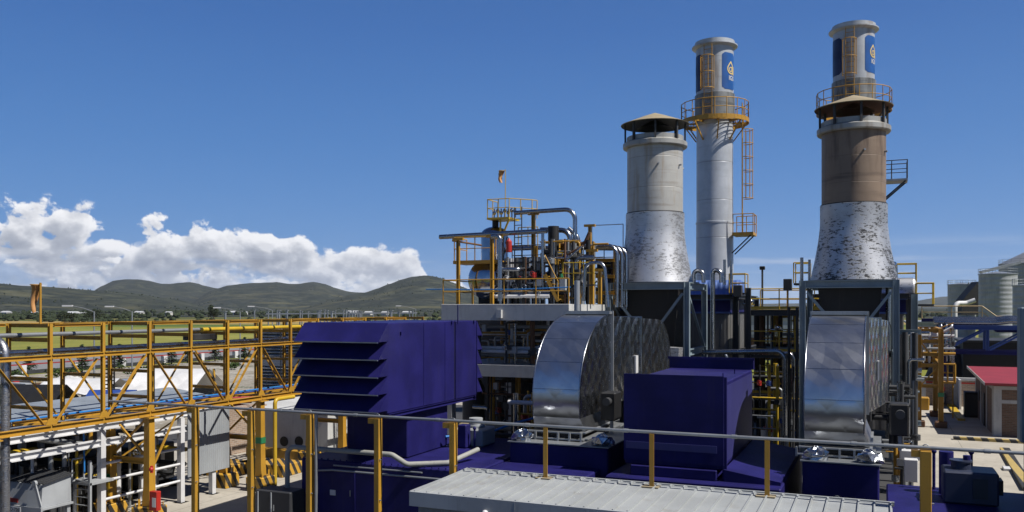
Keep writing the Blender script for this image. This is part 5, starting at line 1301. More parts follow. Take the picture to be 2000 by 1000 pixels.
# ================================================================ steel landings between the two trains
SX0, SX1 = -6.6, -1.9
t = thing('access_tower', 'dark steel tower with yellow railed landings between the two stacks', 'access tower', (-4.2, 49.5, 0))
for x in (SX0, SX1):
    for y in (48.0, 52.5): MB().ibeam((x, y, 0), (x, y, 8.6 if y < 50 else 7.4), 0.28, 0.28, 0.03, (1, 0, 0)).build('column', DARK, t)
for z, lab in ((7.42, 0), (5.15, 1), (2.9, 2)):
    m = MB()
    for y in (48.0, 52.5): m.ibeam((SX0+.15, y, z-0.17), (SX1-.15, y, z-0.17), 0.2, 0.3, 0.03)
    for x in (SX0, SX1): m.ibeam((x, 48.15, z-0.17), (x, 52.35, z-0.17), 0.2, 0.3, 0.03)
    m.build('floor_beam', DARK, t)
    m = MB(); m.box(SX0+.15, SX1-.15, 48.12, 52.38 if z > 3 else 49.6, z-0.02, z+0.02); m.build('grating', YELLOW_RAIL if z > 5.2 else DARK, t)
    m = MB(); railing(m, [(SX0+.1, 48.05, z+.02), (SX1-.1, 48.05, z+.02)], 1.1, 0.034, 1.3, True, 0.14); m.build('railing', YELLOW_RAIL, t); m = MB(); railing(m, [(SX0+.1, 52.3, z+.02), (SX1-.1, 52.3, z+.02)], 1.1, 0.034, 1.6); m.build('railing', YELLOW_RAIL, t)
m = MB()
for i in range(5): x = SX0+0.5+i*0.9; m.tube((x, 50.5, 0.2), (x, 50.5, 7.3), 0.1, 10)
m.build('riser', DARK, t)
m = MB(); p0, p1 = Vector((-3.2, 49, 0.2)), Vector((-3.2, 51.8, 5.0))
for xx in (-3.6, -2.9): m.beam((xx, 47.6, 0.2), (xx, 47.9, 5.0), 0.05, 0.12)
for i in range(15): m.box(-3.6, -2.9, 47.62, 47.8, 0.3+i*0.32, 0.34+i*0.32)
m.build('ladder', YELLOW_RAIL, t)
pipework('pipe_cluster', 'tangle of yellow and dark pipes inside the access tower between the stacks', SX0+.4, SX1-.4, 48.8, 52, 2.9, 7.2, 20, 8, 11, 'pipe tangles between the stacks', [YELLOW, DARK, GALV, YELLOW_RAIL, RUST, WHITE])
pipework('pipe_cluster', 'dark pipe tangle at the foot of the access tower between the stacks', SX0+.4, SX1-.4, 45.0, 47.4, 0.1, 4.6, 26, 8, 12, 'pipe tangles between the stacks', [DARK, DARK, GALV, YELLOW_RAIL, BLACK])
for i, (x, yy, lab) in enumerate(((1461, 590, 'dark valve head at the left of the upper landing'), (1516, 640, 'dark valve head at the right of the lower landing'))):
    p = dp(x, yy, 48.6); m = MB(); m.tube((p[0], p[1], p[2]-.5), (p[0], p[1], p[2]+.15), .09, 10); m.sphere((p[0]+.12, p[1], p[2]), .2, 10, 8); m.tube((p[0]-.3, p[1], p[2]-.1), (p[0]+.35, p[1], p[2]-.1), .07, 8); tag(m.build('control_valve', DRUM), lab, 'valve')
p = dp(1489, 600, 50.5); q = dp(1489, 527, 50.5); t = thing('lamp_mast', 'slim dark lamp mast rising between the two stacks', 'lamp mast', p)
m = MB(); m.tube((p[0], p[1], 7.44), (q[0], q[1], q[2]), .055, 8); m.build('mast', DARK, t)
m = MB(); m.bbox(q[0]-.14, q[0]+.14, q[1]-.14, q[1]+.14, q[2], q[2]+.2, .02); m.build('lamp_head', BLACK, t)
for x, y, lab in ((1442, 568, 'grey box on a post left of the yellow landing'), (1539, 556, 'grey box on a post right of the yellow landing')):
    p = dp(x, y, 47.8); t = thing('control_box', lab, 'control box', (p[0], p[1], 7.4)); m = MB(); m.bbox(p[0]-.22, p[0]+.2, 47.6, 48.0, p[2]-.32, p[2]+.3, .02); m.build('box', DARK, t)
    m = MB(); m.tube((p[0], 47.8, 7.3), (p[0], 47.8, p[2]-.32), .04, 6); m.build('stem', DARK, t)
# silver vents at the stack feet
def ven(lab, pts, r, br, g='silver vent pipes by the stacks', mat=PIPE_SIL): pipe('vent_pipe', lab, [dp(*q) for q in pts], r, mat, 14, br, 'vent pipe', g)
ven('silver gooseneck nearest the grey stack base', [(1355, 562, 45.8), (1355, 527, 45.8), (1374, 530, 45.8), (1374, 552, 45.8)], 0.11, 0.28)
ven('long silver gooseneck in front of the boiler band', [(1392, 690, 46.5), (1392, 526, 46.5), (1409, 530, 46.5), (1409, 552, 46.5)], 0.12, 0.3)
ven('thin relief vent with flared mouth before the slim chimney', [(1415, 556, 47.5), (1415, 507, 47.5)], 0.075, None)
ven('second relief vent right of the slim chimney foot', [(1428, 556, 47.5), (1428, 505, 47.5)], 0.075, None)
ven('taller relief vent left of the brown stack base', [(1566, 553, 46.0), (1566, 503, 46.0)], 0.085, None)
ven('shorter relief vent left of the brown stack base', [(1581, 553, 46.0), (1581, 507, 46.0)], 0.07, None)
ven('dark silver pipe loop right of the brown stack base', [(1742, 552, 46.0), (1743, 518, 46.0), (1748, 514, 46.6), (1749, 552, 46.6)], 0.12, 0.2)
ven('silver cross pipe running right between the trains and bending down', [(1372, 688, 44.0), (1522, 686, 44.0), (1533, 698, 44.0), (1533, 850, 44.0)], 0.125, 0.38)
ven('lower silver cross pipe with early bend between the trains', [(1360, 687, 45.2), (1412, 688, 45.2), (1420, 700, 45.2), (1420, 790, 45.2)], 0.115, 0.36)
ven('thin cross pipe with small bend beside the right frame', [(1440, 689, 46.2), (1543, 690, 46.2), (1549, 700, 46.2), (1549, 860, 46.2)], 0.1, 0.3)
for x, yb_, lab in ((1541, 860, 'dark riser left of the right frame'), (1557, 870, 'dark riser touching the right frame')): ven(lab, [(x, 600, 44.5), (x, yb_, 44.5)], 0.07, None, 'dark risers by the right frame', DARK)
# railed tops beside the stacks
def top_rail(lab, x0, x1, ya, Y, Yb=None, dark=False):
    p, q = dp(x0, ya, Y), dp(x1, ya, Y); t = thing('railed_landing', lab, 'landing', ((p[0]+q[0])/2, Y, p[2]), 'yellow railed landings beside the stacks')
    m = MB(); m.box(p[0], q[0], Y, Y+1.2, p[2]-.1, p[2]); m.build('grating', DARK, t)
    m = MB(); railing(m, [(p[0], Y+.03, p[2]), (q[0], Y+.03, p[2]), (q[0], Y+1.17, p[2]), (p[0], Y+1.17, p[2])], 1.05, .032, .8); m.build('railing', YELLOW_RAIL, t)
top_rail('yellow railed landing beside the foot of the slim chimney', 1424, 1455, 572, 48.5)
top_rail('yellow railed landing left of the brown stack base', 1550, 1580, 553, 46.5)
top_rail('yellow railed landing behind the bright drum right of the brown stack', 1752, 1790, 553, 51)
top_rail('yellow railed landing hung right of the right boiler', 1790, 1824, 594, 47.5)
# right flank of the right train
rt = thing('flank_frame', 'dark steel frame with pipes along the right side of the right boiler', 'steel frame', (1.9, 45, 0))
for x, Y, zt2 in ((1786, 47.0, 8.2), (1742, 46.0, 8.2)):
    p = dp(x, 600, Y); MB().ibeam((p[0], Y, 0), (p[0], Y, zt2), .3, .3, .03, (1, 0, 0)).build('column', FRAME_GREY, rt)
for z in (2.2, 4.3, 6.4):
    p, q = dp(1760, 600, 44.0), dp(1790, 600, 44.0); MB().ibeam((p[0]-.3, 44, z), (q[0]+.2, 44, z), .18, .22, .02).build('cross_beam', FRAME_GREY, rt)
pipework('pipe_cluster', 'upright silver pipes crowding the right flank of the right train', 0.95, 1.6, 42.5, 44.5, 0.1, 6.4, 9, 2, 14, 'pipe clusters on the right flank', [PIPE_SIL, GALV, DARK, WHITE, FRAME_GREY], True)
pipework('pipe_cluster', 'low valves and boxes at the foot of the right frame', 0.5, 1.15, 38.0, 39.5, 0.1, 2.2, 12, 3, 15, 'pipe clusters on the right flank', [GALV, PIPE_SIL, DARK, YELLOW], True)
pipework('pipe_cluster', 'dark burner pipes beside the right silver duct', 0.3, 0.8, 36.5, 38.5, 2.2, 4.6, 12, 6, 16, 'pipe clusters on the right flank', [DARK, BLACK, DRUM, DARK], True)
ven('pale upright pipe inside the right stack frame', [(1735, 560, 43.5), (1735, 860, 43.5)], 0.12, None)
for (x, y, w, h, lab) in ((1778, 888, .75, .35, 'white topped cabinet at the foot of the right frame'), (1779, 918, .45, .8, 'small white meter box before the right frame')):
    p = dp(x, y, 34.0 if h > .5 else 36.0); m = MB(); m.bbox(p[0]-w/2, p[0]+w/2, p[1]-.2, p[1]+.2, max(.3, p[2]-h/2), p[2]+h/2, .02); t = thing('meter_box', lab, 'meter box', (p[0], p[1], 0)); m.build('box', WHITE, t)
    m = MB(); m.tube((p[0], p[1], 0), (p[0], p[1], max(.3, p[2]-h/2)), .05, 6); m.build('stem', GALV, t)

# silver hood corner beside the left duct, damper drives by the ducts
a, b, c_ = sight(1288, 678, Y=39.3), sight(1326, 680, Y=39.3), sight(1322, 738, Y=39.3)
m = MB(); v = [tuple(a), tuple(b), tuple(c_)]; m.add(v + [(x, y+.9, z) for x, y, z in v], [(0, 2, 1), (3, 4, 5), (0, 1, 4, 3), (1, 2, 5, 4), (2, 0, 3, 5)])
tag(m.build('silver_hood', FLARE), 'bright triangular silver hood corner behind the dark generator house', 'hood')
for k, lab in ((0, 'black damper drive box at the foot of the left silver duct'), (1, 'black damper drive box at the foot of the right silver duct')):
    x0 = -9.2 + k*9.45; t = thing('damper_drive', lab, 'drive box', (x0, 30, 3.3), 'black damper drives')
    MB().bbox(x0, x0+.55, 29.6, 30.4, 3.5, 4.5, .04).build('housing', BLACK, t)
    MB().tube((x0+.3, 29.58, 4.2), (x0+.3, 29.3, 4.2), .14, 14).build('motor', DARK, t); MB().beam((x0+.3, 30.0, 3.0), (x0+.3, 30.0, 3.49), .1, .1).build('stem', GALV, t)
# ================================================================ yard on the left, under and behind the rack
t = thing('compressor_canopy', 'white framed canopy with blue grey corrugated roof behind the pipe rack', 'canopy', (-28.6, 24.5, 0))
CXE = -24.85
for y in (18.4, 22.0, 25.7, 27.4):
    for x in (CXE, -28.8, -32.5):
        m = MB(); m.beam((x, y, 0.02), (x, y, 3.27 if x > -30 else 3.3), 0.2, 0.2, (0, 1, 0)); m.box(x-.22, x+.22, y-.22, y+.22, 0, 0.02); m.build('column', WHITE, t)
m = MB()
for z, h in ((3.40, 0.24), (2.84, 0.24)): m.ibeam((CXE, 18.0, z), (CXE, 28.0, z), .18, h, .03)
m.build('eave_beam', WHITE, t)
m = MB()
for y in (18.15, 27.9): m.ibeam((CXE-.1, y, 3.4), (-29.2, y, 3.78), .16, .22, .03); m.ibeam((-29.2, y, 3.78), (-32.6, y, 3.4), .16, .22, .03)
m.build('gable_beam', WHITE, t)
m = MB(); a, b, c = (CXE-.45, 3.52), (-29.2, 3.95), (-32.9, 3.5)
for (p, q) in ((a, b), (b, c)):
    m.add([(p[0], 18.3, p[1]), (p[0], 29.5, p[1]), (q[0], 29.5, q[1]), (q[0], 18.3, q[1]), (p[0], 18.3, p[1]+.03), (p[0], 29.5, p[1]+.03), (q[0], 29.5, q[1]+.03), (q[0], 18.3, q[1]+.03)], [(0, 1, 2, 3), (7, 6, 5, 4), (0, 4, 5, 1), (2, 6, 7, 3), (1, 5, 6, 2), (3, 7, 4, 0)])
m.build('roof', CORR_ROOF, t)
for z in (0.85, 1.5, 2.1):
    m = MB(); m.tube((CXE+.02, 22.1, z), (CXE+.02, 25.6, z), .05, 8); m.build('guard_rail', WHITE, t)
m = MB(); m.box(-32.8, -32.7, 18.6, 29, .02, 3.5); m.build('rear_sheeting', DARK, t)
m = MB(); m.box(CXE+.13, CXE+.17, 25.9, 28.2, .95, 3.4); m.build('side_sheeting', CORR_PANEL, t)
for i, (y, lab) in enumerate(((21.0, 'dark grey compressor cabinet under the canopy, nearest the ladder stand'), (24.3, 'dark grey compressor cabinet under the canopy behind the guard rails'), (27.0, 'dark grey compressor cabinet under the canopy behind the corrugated sheet'))):
    q = thing('compressor', lab, 'compressor', (-28.6, y, 0), 'compressors under the canopy')
    m = MB(); m.bbox(-30.2, -27.4, y-1.1, y+1.0, .35, 1.9, .05); m.build('housing', DARK, q)
    m = MB(); m.box(-27.397, -27.36, y-.7, y-.1, .9, 1.6); m.box(-27.397, -27.37, y+.2, y+.4, 1.1, 1.5); m.build('panel', WHITE if i else GREYP, q)
    [MB().box(-30.4, -27.2, y+o_, y+o_+.2, 0.03, .3).build('skid_runner', BLACK, q) for o_ in (-1.2, .9)]
    m = MB(); m.tube((-28.2, y, 1.9), (-28.2, y, 2.6), .1, 10); m.path([(-29.2, y-.4, 1.9), (-29.2, y-.4, 2.4), (-27.0, y-.4, 2.4), (-27.0, y-.4, .3)], .07, 8); m.build('pipe', GALV, q)
pipework('pipe_cluster', 'thin pipes and valves crowding under the canopy edge', -27.2, -25.2, 19.5, 26.5, 0.1, 2.7, 46, 12, 31, 'pipe clusters under the canopy', [DARK, GALV, DARK, BLACK, YELLOW_RAIL, GALV, WHITE])
pipework('pipe_cluster', 'grey pipes and valves at the far left under the canopy', -31, -27.5, 16.5, 19.5, 0.1, 3.0, 26, 10, 32, 'pipe clusters under the canopy', [GALV, GALV, DARK, PIPE_SIL, GREYP, YELLOW_RAIL])
pipe('striped_pipe', 'grey lagged pipe with yellow bands below the rack bottom chord', [(-27.9, 18.0, 3.3), (-26.4, 22.8, 3.0)], .1, HAZARD)
pipe('yellow_gas_line', 'yellow gas line crossing under the canopy', [(-27, 19.5, 2.5), (-26.6, 28.6, 2.45)], .06, YELLOW_RAIL)
pipe('yellow_gas_line', 'short fat yellow pipe at the far left edge', [sight(22, 885, Y=19), sight(70, 878, Y=20.5)], .09, YELLOW_RAIL)
pipe('grey_conduit', 'long grey pipe running under the bottom chord of the rack', [sight(30, 852, Y=19.5), sight(200, 873, Y=22.6)], .11, GALV)
pipe('blue_drop', 'thin blue pipe dropping below the rack', [sight(163, 832, Y=21.5), sight(165, 925, Y=21.5)], .03, BLUE_PIPE)
pipe('orange_post_pipe', 'orange yellow drop pipe with tee below the rack', [sight(177, 828, Y=22), sight(177, 864, Y=22), sight(160, 864, Y=22)], .07, YELLOW)

# grey tipping hopper with its code plate
p = sight(75, 958, Y=19.6)
hp0 = Vector((p.x, 19.6, 0))
t = thing('tipping_hopper', 'pale grey hopper with dark grille lid and code plate at lower left', 'hopper', tuple(hp0))
def L(x, y, z): return (hp0.x+x, hp0.y+y, z)
m = MB(); m.add([L(-.75, -.5, 1.25), L(.75, -.5, 1.25), L(.75, .6, 1.25), L(-.75, .6, 1.25), L(-.72, -.42, 1.95), L(.72, -.42, 1.95), L(.72, .6, 2.1), L(-.72, .6, 2.1)], [(0, 3, 2, 1), (4, 5, 6, 7), (0, 1, 5, 4), (1, 2, 6, 5), (2, 3, 7, 6), (3, 0, 4, 7)]); m.build('bin', GREYP, t)
m = MB()
for i in range(9): m.beam(L(-.75+i*.19, -.45, 1.99), L(-.75+i*.19, .7, 2.16), .09, .03)
m.build('grille_lid', DARK, t)
m = MB(); m.box(*[hp0.x-.85, hp0.x+.85, hp0.y-.58, hp0.y-.52, 1.0, 1.26]); m.box(hp0.x-.85, hp0.x+.85, hp0.y-.519, hp0.y+.6, 1.18, 1.246); m.build('chassis', GREYP, t)
for sx in (-.75, .7):
    m = MB(); m.beam(L(sx, -.45, .02), L(sx, -.45, 1.17), .12, .12, (0, 1, 0)); m.beam(L(sx, .5, .02), L(sx, .5, 1.17), .12, .12, (0, 1, 0)); m.beam(L(sx, -.4, .1), L(sx*.2, -.4, 1.1), .07, .07); m.build('leg', GREYP, t)
m = MB(); m.beam(L(.55, -.56, 2.0), L(.82, -.56, 1.3), .1, .04, (0, 1, 0)); m.tube(L(.55, -.6, 2.02), L(.55, -.52, 2.02), .085, 14); m.build('lifting_arm', GREYP, t)
m = MB(); m.box(hp0.x-.7, hp0.x-.28, hp0.y-.512, hp0.y-.5, 1.33, 1.46); o = m.build('maker_badge', RED, t)
m = MB(); m.box(hp0.x-.66, hp0.x-.05, hp0.y-.592, hp0.y-.582, 1.05, 1.22); pl = m.build('code_plate', WHITE, t)
text_mesh('CO-726', 0.16, BLACK, 'lettering', pl, lambda u, w: (hp0.x-.64+u, hp0.y-.597, 1.08+w))

# grey ladder stand
p = sight(148, 938, Y=21.6); sx0, sx1 = sight(118, Y=21.3).x, sight(180, Y=21.3).x; zp_ = sight(150, 940, Y=21.3).z
t = thing('ladder_stand', 'pale grey steel stand with ladder beside the hopper', 'ladder stand', ((sx0+sx1)/2, 21.6, 0))
m = MB(); m.box(sx0, sx1, 21.2, 22.2, zp_-.08, zp_); m.build('deck', GREYP, t)
for x in (sx0+.05, sx1-.05, (sx0+sx1)/2):
    m = MB(); m.beam((x, 21.25, .02), (x, 21.25, zp_-.085 if x != sx1-.05 else zp_+.75), .1, .08, (0, 1, 0)); m.build('post', GREYP, t)
m = MB(); xm = (sx0+sx1)/2
for i in range(6): m.tube((xm+.05, 21.23, .3+i*.27), (sx1-.1, 21.23, .3+i*.27), .02, 6)
m.build('rung', GREYP, t)
m = MB(); m.path([(xm-.1, 21.22, zp_), (xm-.1, 21.22, zp_+.75), (xm-.1, 21.7, zp_+.75), (xm-.1, 21.7, zp_)], .03, 8, .05); m.build('hand_loop', GREYP, t)
# red hose box and call point on the rack column
p = sight(303, 978, Y=22.4)
t = thing('fire_hose_box', 'red fire hose box on a post beside the yellow rack column', 'hose box', (p.x, 22.4, 0))
m = MB(); m.bbox(p.x-.17, p.x+.17, 22.3, 22.5, p.z-.33, p.z+.33, .015); m.build('cabinet', RED, t)
m = MB(); m.box(p.x-.03, p.x+.13, 22.29, 22.297, p.z-.2, p.z+.12); m.build('window', WHITE, t)
m = MB(); m.tube((p.x, 22.4, 0.02), (p.x, 22.4, p.z-.33), .035, 8); m.build('stem', RED, t)
p = sight(299, 916, Y=YK(2)-.27); m = MB(); m.tube((p.x, p.y-.06, p.z-.12), (p.x, p.y-.06, p.z+.12), .05, 10); m.sphere((p.x, p.y-.08, p.z), .085, 10, 8); tag(m.build('alarm_beacon', RED), 'small red alarm beacon on the tall rack column', 'alarm')
# pipe stand and grey lockers near the blue building foot
p = sight(560, 985, Y=24.0)
t = thing('grey_locker', 'dark grey locker standing at the foot of the yellow post', 'locker', (p.x, 24, 0))
m = MB(); m.bbox(p.x-1.0, p.x+.45, 23.6, 24.4, .03, 1.35, .03); m.build('body', DARK, t)
m = MB(); m.box(p.x-.9, p.x-.86, 23.57, 23.6, .1, 1.3); m.box(p.x-.35, p.x-.31, 23.57, 23.6, .1, 1.3); m.build('door_edge', GREYP, t)
m = MB(); m.tube((p.x-.2, 23.56, .7), (p.x-.2, 23.56, .9), .02, 6); m.build('handle', GALV, t)
# striped barrier blocks
for x0, x1, y, lab in ((462, 552, 912, 'striped yellow and black kerb wall behind the rack columns'), (392, 452, 915, 'striped yellow and black kerb wall behind the white canopy post')):
    a = sight(x0, y+14, Z=0.0); Y = a.y; xa, xb = a.x, sight(x1, Y=Y).x
    m = MB(); m.bbox(xa, xb, Y, Y+1.5, .02, .55, .02); tag(m.build('kerb_wall', HAZARD), lab, 'kerb wall')
m = MB(); a = sight(480, 890, Z=.02); m.bbox(a.x, sight(585, Y=a.y).x, a.y, a.y+.5, .02, .45, .02); tag(m.build('kerb_wall', YELLOW), 'plain yellow kerb wall before the grey concrete tank', 'kerb wall')
# concrete tank with portholes
a = sight(455, 882, Z=0.02); Y = a.y+1.0; xa, xb = sight(462, Y=Y).x, sight(640, Y=Y).x; zt3 = sight(500, 800, Y=Y).z
t = thing('concrete_tank', 'grey concrete tank with round dark portholes behind the rack', 'tank', ((xa+xb)/2, Y+4, 0))
m = MB(); m.box(xa, xb, Y, Y+9, 0.02, zt3); m.build('wall', CONC, t)
m = MB(); m.box(xa-.1, xb, Y-.1, Y+9, zt3+.003, zt3+.12); m.build('coping', CONC, t)
for x in (497, 555, 584):
    q = sight(x, 862, Y=Y); m = MB(); m.tube((q.x, Y-.02, q.z), (q.x, Y-.004, q.z), .26, 20); m.build('porthole', BLACK, t)
a = sight(420, 888, Z=.02); zb = sight(430, 800, Y=a.y).z
t = thing('brick_pier', 'pale brick pier left of the grey concrete tank', 'brick wall', tuple(a)); m = MB(); m.box(a.x, sight(446, Y=a.y).x, a.y, a.y+3, .02, zb); m.build('wall', BRICK_TAN, t)
m = MB(); m.box(a.x-.05, sight(446, Y=a.y).x+.05, a.y-.05, a.y+.0, zb-.75, zb-.6); m.build('red_band', RED, t)
# slatted cooling tower
Y = 56.0; xa, xb = sight(505, Y=Y).x, sight(640, Y=Y).x; za, zb = sight(540, 640, Y=Y).z, sight(540, 778, Y=Y).z
t = thing('cooling_tower', 'grey louvred cooling tower wall left of the blue intake house', 'cooling tower', ((xa+xb)/2, Y+3, 0))
m = MB(); m.box(xa, xb, Y+.3, Y+6, 0.02, za-.1); m.build('casing', DARK, t)
n = 22
for i in range(n):
    if 10 <= i <= 12: continue
    z = zb + (za-zb)*(i+.5)/n; m = MB(); m.add([(xa, Y+.28, z+.07), (xb, Y+.28, z+.07), (xb, Y-.02, z-.05), (xa, Y-.02, z-.05), (xa, Y+.28, z+.045), (xb, Y+.28, z+.045), (xb, Y-.02, z-.075), (xa, Y-.02, z-.075)], [(3, 2, 1, 0), (4, 5, 6, 7), (0, 1, 5, 4), (2, 3, 7, 6), (1, 2, 6, 5), (3, 0, 4, 7)]); m.build('louvre', GREYP, t)
m = MB(); m.box(xa, xb, Y+.1, Y+.297, zb+(za-zb)*.455, zb+(za-zb)*.59); m.build('band', GREYP, t)
m = MB()
for i in range(4): xx = xa+(xb-xa)*i/3; m.box(xx-.04, xx+.04, Y-.06, Y-.025, zb, za)
m.build('mullion', DARK, t)
# grated dark tower
p = sight(212, 770, d=52); zt4 = sight(212, 690, d=52).z
t = thing('grated_tower', 'dark grated ladder tower behind the third rack post', 'tower', (p.x, p.y, 0))
for sx in (-.22, .22):
    for sy in (-.22, .22): MB().beam((p.x+sx, p.y+sy, 0), (p.x+sx, p.y+sy, zt4), .07, .07, (0, 1, 0)).build('leg', BLACK, t)
m = MB()
for i in range(20): z = .2+(zt4-.3)*i/20; m.box(p.x-.24, p.x+.24, p.y-.24, p.y+.24, z, z+.05)
m.build('rung', BLACK, t)
# white tarpaulin roofs, dark shelter and red beams
def gable(name, lab, x0, x1, ytop, ybot, d, mat, wallmat, depth=5.0, grp=None):
    a, b = sight(x0, ybot, d=d), sight(x1, ybot, d=d); zt = sight(x0, ytop, d=d).z; ux = (b-a); ux.z = 0; L_ = ux.length; ux.normalize(); uy = Vector((-ux.y, ux.x, 0)); h0 = zt*.55
    t = thing(name, lab, 'shelter', (a.x, a.y, 0), grp); A = Vector((a.x, a.y, 0)); P = lambda u, v, z: A+ux*u+uy*v+Vector((0, 0, z))
    m = MB(); v = []
    for i in range(13):
        u = L_*i/12; s = .12*sin(i*2.6)
        v += [P(u, -.3, h0-.1+s*.5), P(u, depth*.25, h0+(zt-h0)*.55+s), P(u, depth/2, zt), P(u, depth*.75, h0+(zt-h0)*.55-s), P(u, depth+.3, h0-.1)]
    m.add(v, [(i*5+k, (i+1)*5+k, (i+1)*5+k+1, i*5+k+1) for i in range(12) for k in range(4)], True); m.build('tarpaulin', mat, t)
    for u in (0.1, L_/2, L_-.1):
        for w in (0.1, depth-.1): m = MB(); m.tube(P(u, w, 0), P(u, w, h0), .05, 6); m.build('pole', GALV, t)
    if wallmat: m = MB(); q = [P(.1, depth-.2, 0), P(L_-.1, depth-.2, 0), P(L_-.1, depth-.2, h0), P(.1, depth-.2, h0)]; r2 = [v_+uy*.06 for v_ in q]; m.add(q+r2, [(0, 1, 2, 3), (7, 6, 5, 4), (0, 4, 5, 1), (1, 5, 6, 2), (2, 6, 7, 3), (3, 7, 4, 0)]); m.build('curtain', wallmat, t)
gable('tarp_shelter', 'white tarpaulin shelter behind the middle rack bays', 228, 372, 727, 800, 58, WHITE, None, 7, 'tarpaulin shelters behind the rack')
gable('tarp_shelter', 'long white tarpaulin shelter behind the first rack bays', 60, 205, 744, 800, 66, WHITE, None, 5, 'tarpaulin shelters behind the rack')
gable('tarp_shelter', 'dark tarpaulin shelter at the far left behind the rack', -60, 95, 757, 800, 49, BLACK, BLACK, 4, 'tarpaulin shelters behind the rack')
gable('tarp_shelter', 'blue tarpaulin shelter left of the red beams', 150, 245, 766, 806, 50, BLUE_TRIM, None, 3, 'tarpaulin shelters behind the rack')
p = sight(468, 790, d=52); a0 = p
t = thing('red_lift_frame', 'folded red steel lift frame lying behind the rack', 'lift frame', (p.x, p.y, 0))
rg = random.Random(6)
for i in range(9):
    z = .25+i*.2; m = MB(); s = -1 if i % 2 else 1
    m.beam((p.x-1.3, p.y-.6+s*.25, z), (p.x+1.4, p.y-.4-s*.25, z+.15*s), .12, .14); m.beam((p.x-1.3, p.y+.8+s*.25, z), (p.x+1.4, p.y+.9-s*.25, z+.15*s), .12, .14); m.build('scissor_arm', RED, t)
m = MB(); m.box(p.x-1.6, p.x+1.6, p.y-.9, p.y+1.3, 2.1, 2.2); m.build('tray', RED, t)
# two parked cars and drums behind the canopy
CARP = paint('dark_car_paint', (.02, .022, .026), (.06, .06, .06), .25, .1); GLASS = paint('car_glass', (.015, .02, .025), (.03, .03, .03), .08, .05, spec=.6, streak=False)
SILP = paint('silver_car_paint', (.45, .46, .48), (.2, .2, .2), .3, .1, .4)
def car(lab, x, y, d, paintm, ang):
    p = sight(x, y, d=d); t = thing('parked_car', lab, 'car', (p.x, p.y, 0), 'cars parked behind the rack'); ca, sa = cos(ang), sin(ang)
    P = lambda u, w, z: (p.x+u*ca-w*sa, p.y+u*sa+w*ca, z)
    sil = [(-2.15, .35), (-2.2, .75), (-2.0, .92), (-1.5, .98), (-1.0, 1.42), (.35, 1.46), (1.05, .98), (1.95, .86), (2.2, .65), (2.2, .35)]
    m = MB(); n = len(sil); W2 = .85; v = [P(u, -W2, z) for u, z in sil]+[P(u, W2, z) for u, z in sil]
    m.add(v, [(i, (i+1) % n, (i+1) % n+n, i+n) for i in range(n)]+[tuple(range(n-1, -1, -1)), tuple(range(n, 2*n))]); m.build('body', paintm, t)
    for s in (-1, 1):
        m = MB(); v = [P(-1.3, s*(W2+.006), 1.0), P(.85, s*(W2+.006), 1.0), P(.25, s*(W2+.006), 1.38), P(-.95, s*(W2+.006), 1.36)]; m.add(v, [(0, 1, 2, 3) if s < 0 else (3, 2, 1, 0)]); m.build('side_window', GLASS, t)
    for u in (-1.4, 1.4):
        for s in (-1, 1): m = MB(); m.tube(P(u, s*.68, .32), P(u, s*.88, .32), .32, 18); w = m.build('wheel', BLACK, t)
    return t
car('dark parked car at the far left behind the dark shelter', 20, 790, 60, CARP, .3); car('silver parked car between the white shelters', 262, 780, 74, SILP, 1.0); car('dark parked car right of the white shelter', 400, 782, 70, CARP, .6)

# red and white fence, street lamps, bare posts
t = thing('boundary_fence', 'low fence with red top rail on white piers along the road', 'fence', (-89.3, 130, 0))
n = 30
for i in range(n):
    y = 40+i*7.0; m = MB(); m.bbox(-89.6, -89.0, y, y+.6, 0.01, 1.05, .03); m.build('pier', WHITE, t)
m = MB(); m.box(-89.45, -89.2, 36, 252, 1.056, 1.19); m.build('top_rail', paint('faded_red_rail_paint', (.34, .035, .03), (.15, .05, .04), amt=.3), t)
m = MB(); m.box(-89.4, -89.3, 36, 252, .02, .45); m.build('kickboard', DARK, t)
for x, y, d, lab, ar in ((184, 606, 78, 'nearest grey street lamp with arm pointing left', -1), (258, 606, 92, 'grey street lamp behind the third tall rack bay', -1), (469, 607, 112, 'grey street lamp behind the yellow rack pipe', -1), (532, 604, 122, 'grey street lamp left of the bare post frames', -1), (812, 602, 150, 'street lamp beyond the roof of the blue intake house', -1)):
    p = sight(x, y, d=d); t = thing('street_lamp', lab, 'street lamp', (p.x, p.y, 0), 'grey street lamps along the gravel lot'); al = 2.0 if d < 100 else 2.6
    m = MB(); m.sweep([(p.x, p.y, 0), (p.x, p.y, p.z-.1)], .085, 8, .06); m.build('pole', GALV, t)
    dr = Vector((CT, ST, 0))*ar; b = Vector((p.x, p.y, p.z-.15)); m = MB(); m.sweep([b, b+dr*al*.5+Vector((0, 0, .35)), b+dr*al+Vector((0, 0, .55))], .04, 6); m.build('arm', GALV, t)
    m = MB(); q = b+dr*(al+.35)+Vector((0, 0, .55)); m.beam(q-dr*.4, q+dr*.5, .26, .14); m.build('lamp_head', WHITE, t)
rg = random.Random(2)
for i in range(30):
    x = [440, 497, 524, 541, 560, 561, 586, 602, 622, 626, 634, 640, 648, 655, 671, 676, 681, 688, 693, 698, 702, 706, 729, 757, 764, 780, 800, 806, 545, 590][i]; d = 150+rg.uniform(-8, 12)
    p = sight(x, 606+rg.uniform(0, 3), d=d); m = MB(); w = .3 if i % 4 == 0 else .16; m.beam((p.x, p.y, 0), (p.x, p.y, p.z), w, w, (0, 1, 0)); m.box(p.x-w, p.x+w, p.y-w, p.y+w, p.z+.002, p.z+.1); tag(m.build('bare_post', GALV), 'bare grey steel post standing in the field beyond the rack', 'post', 'bare steel posts beyond the rack')
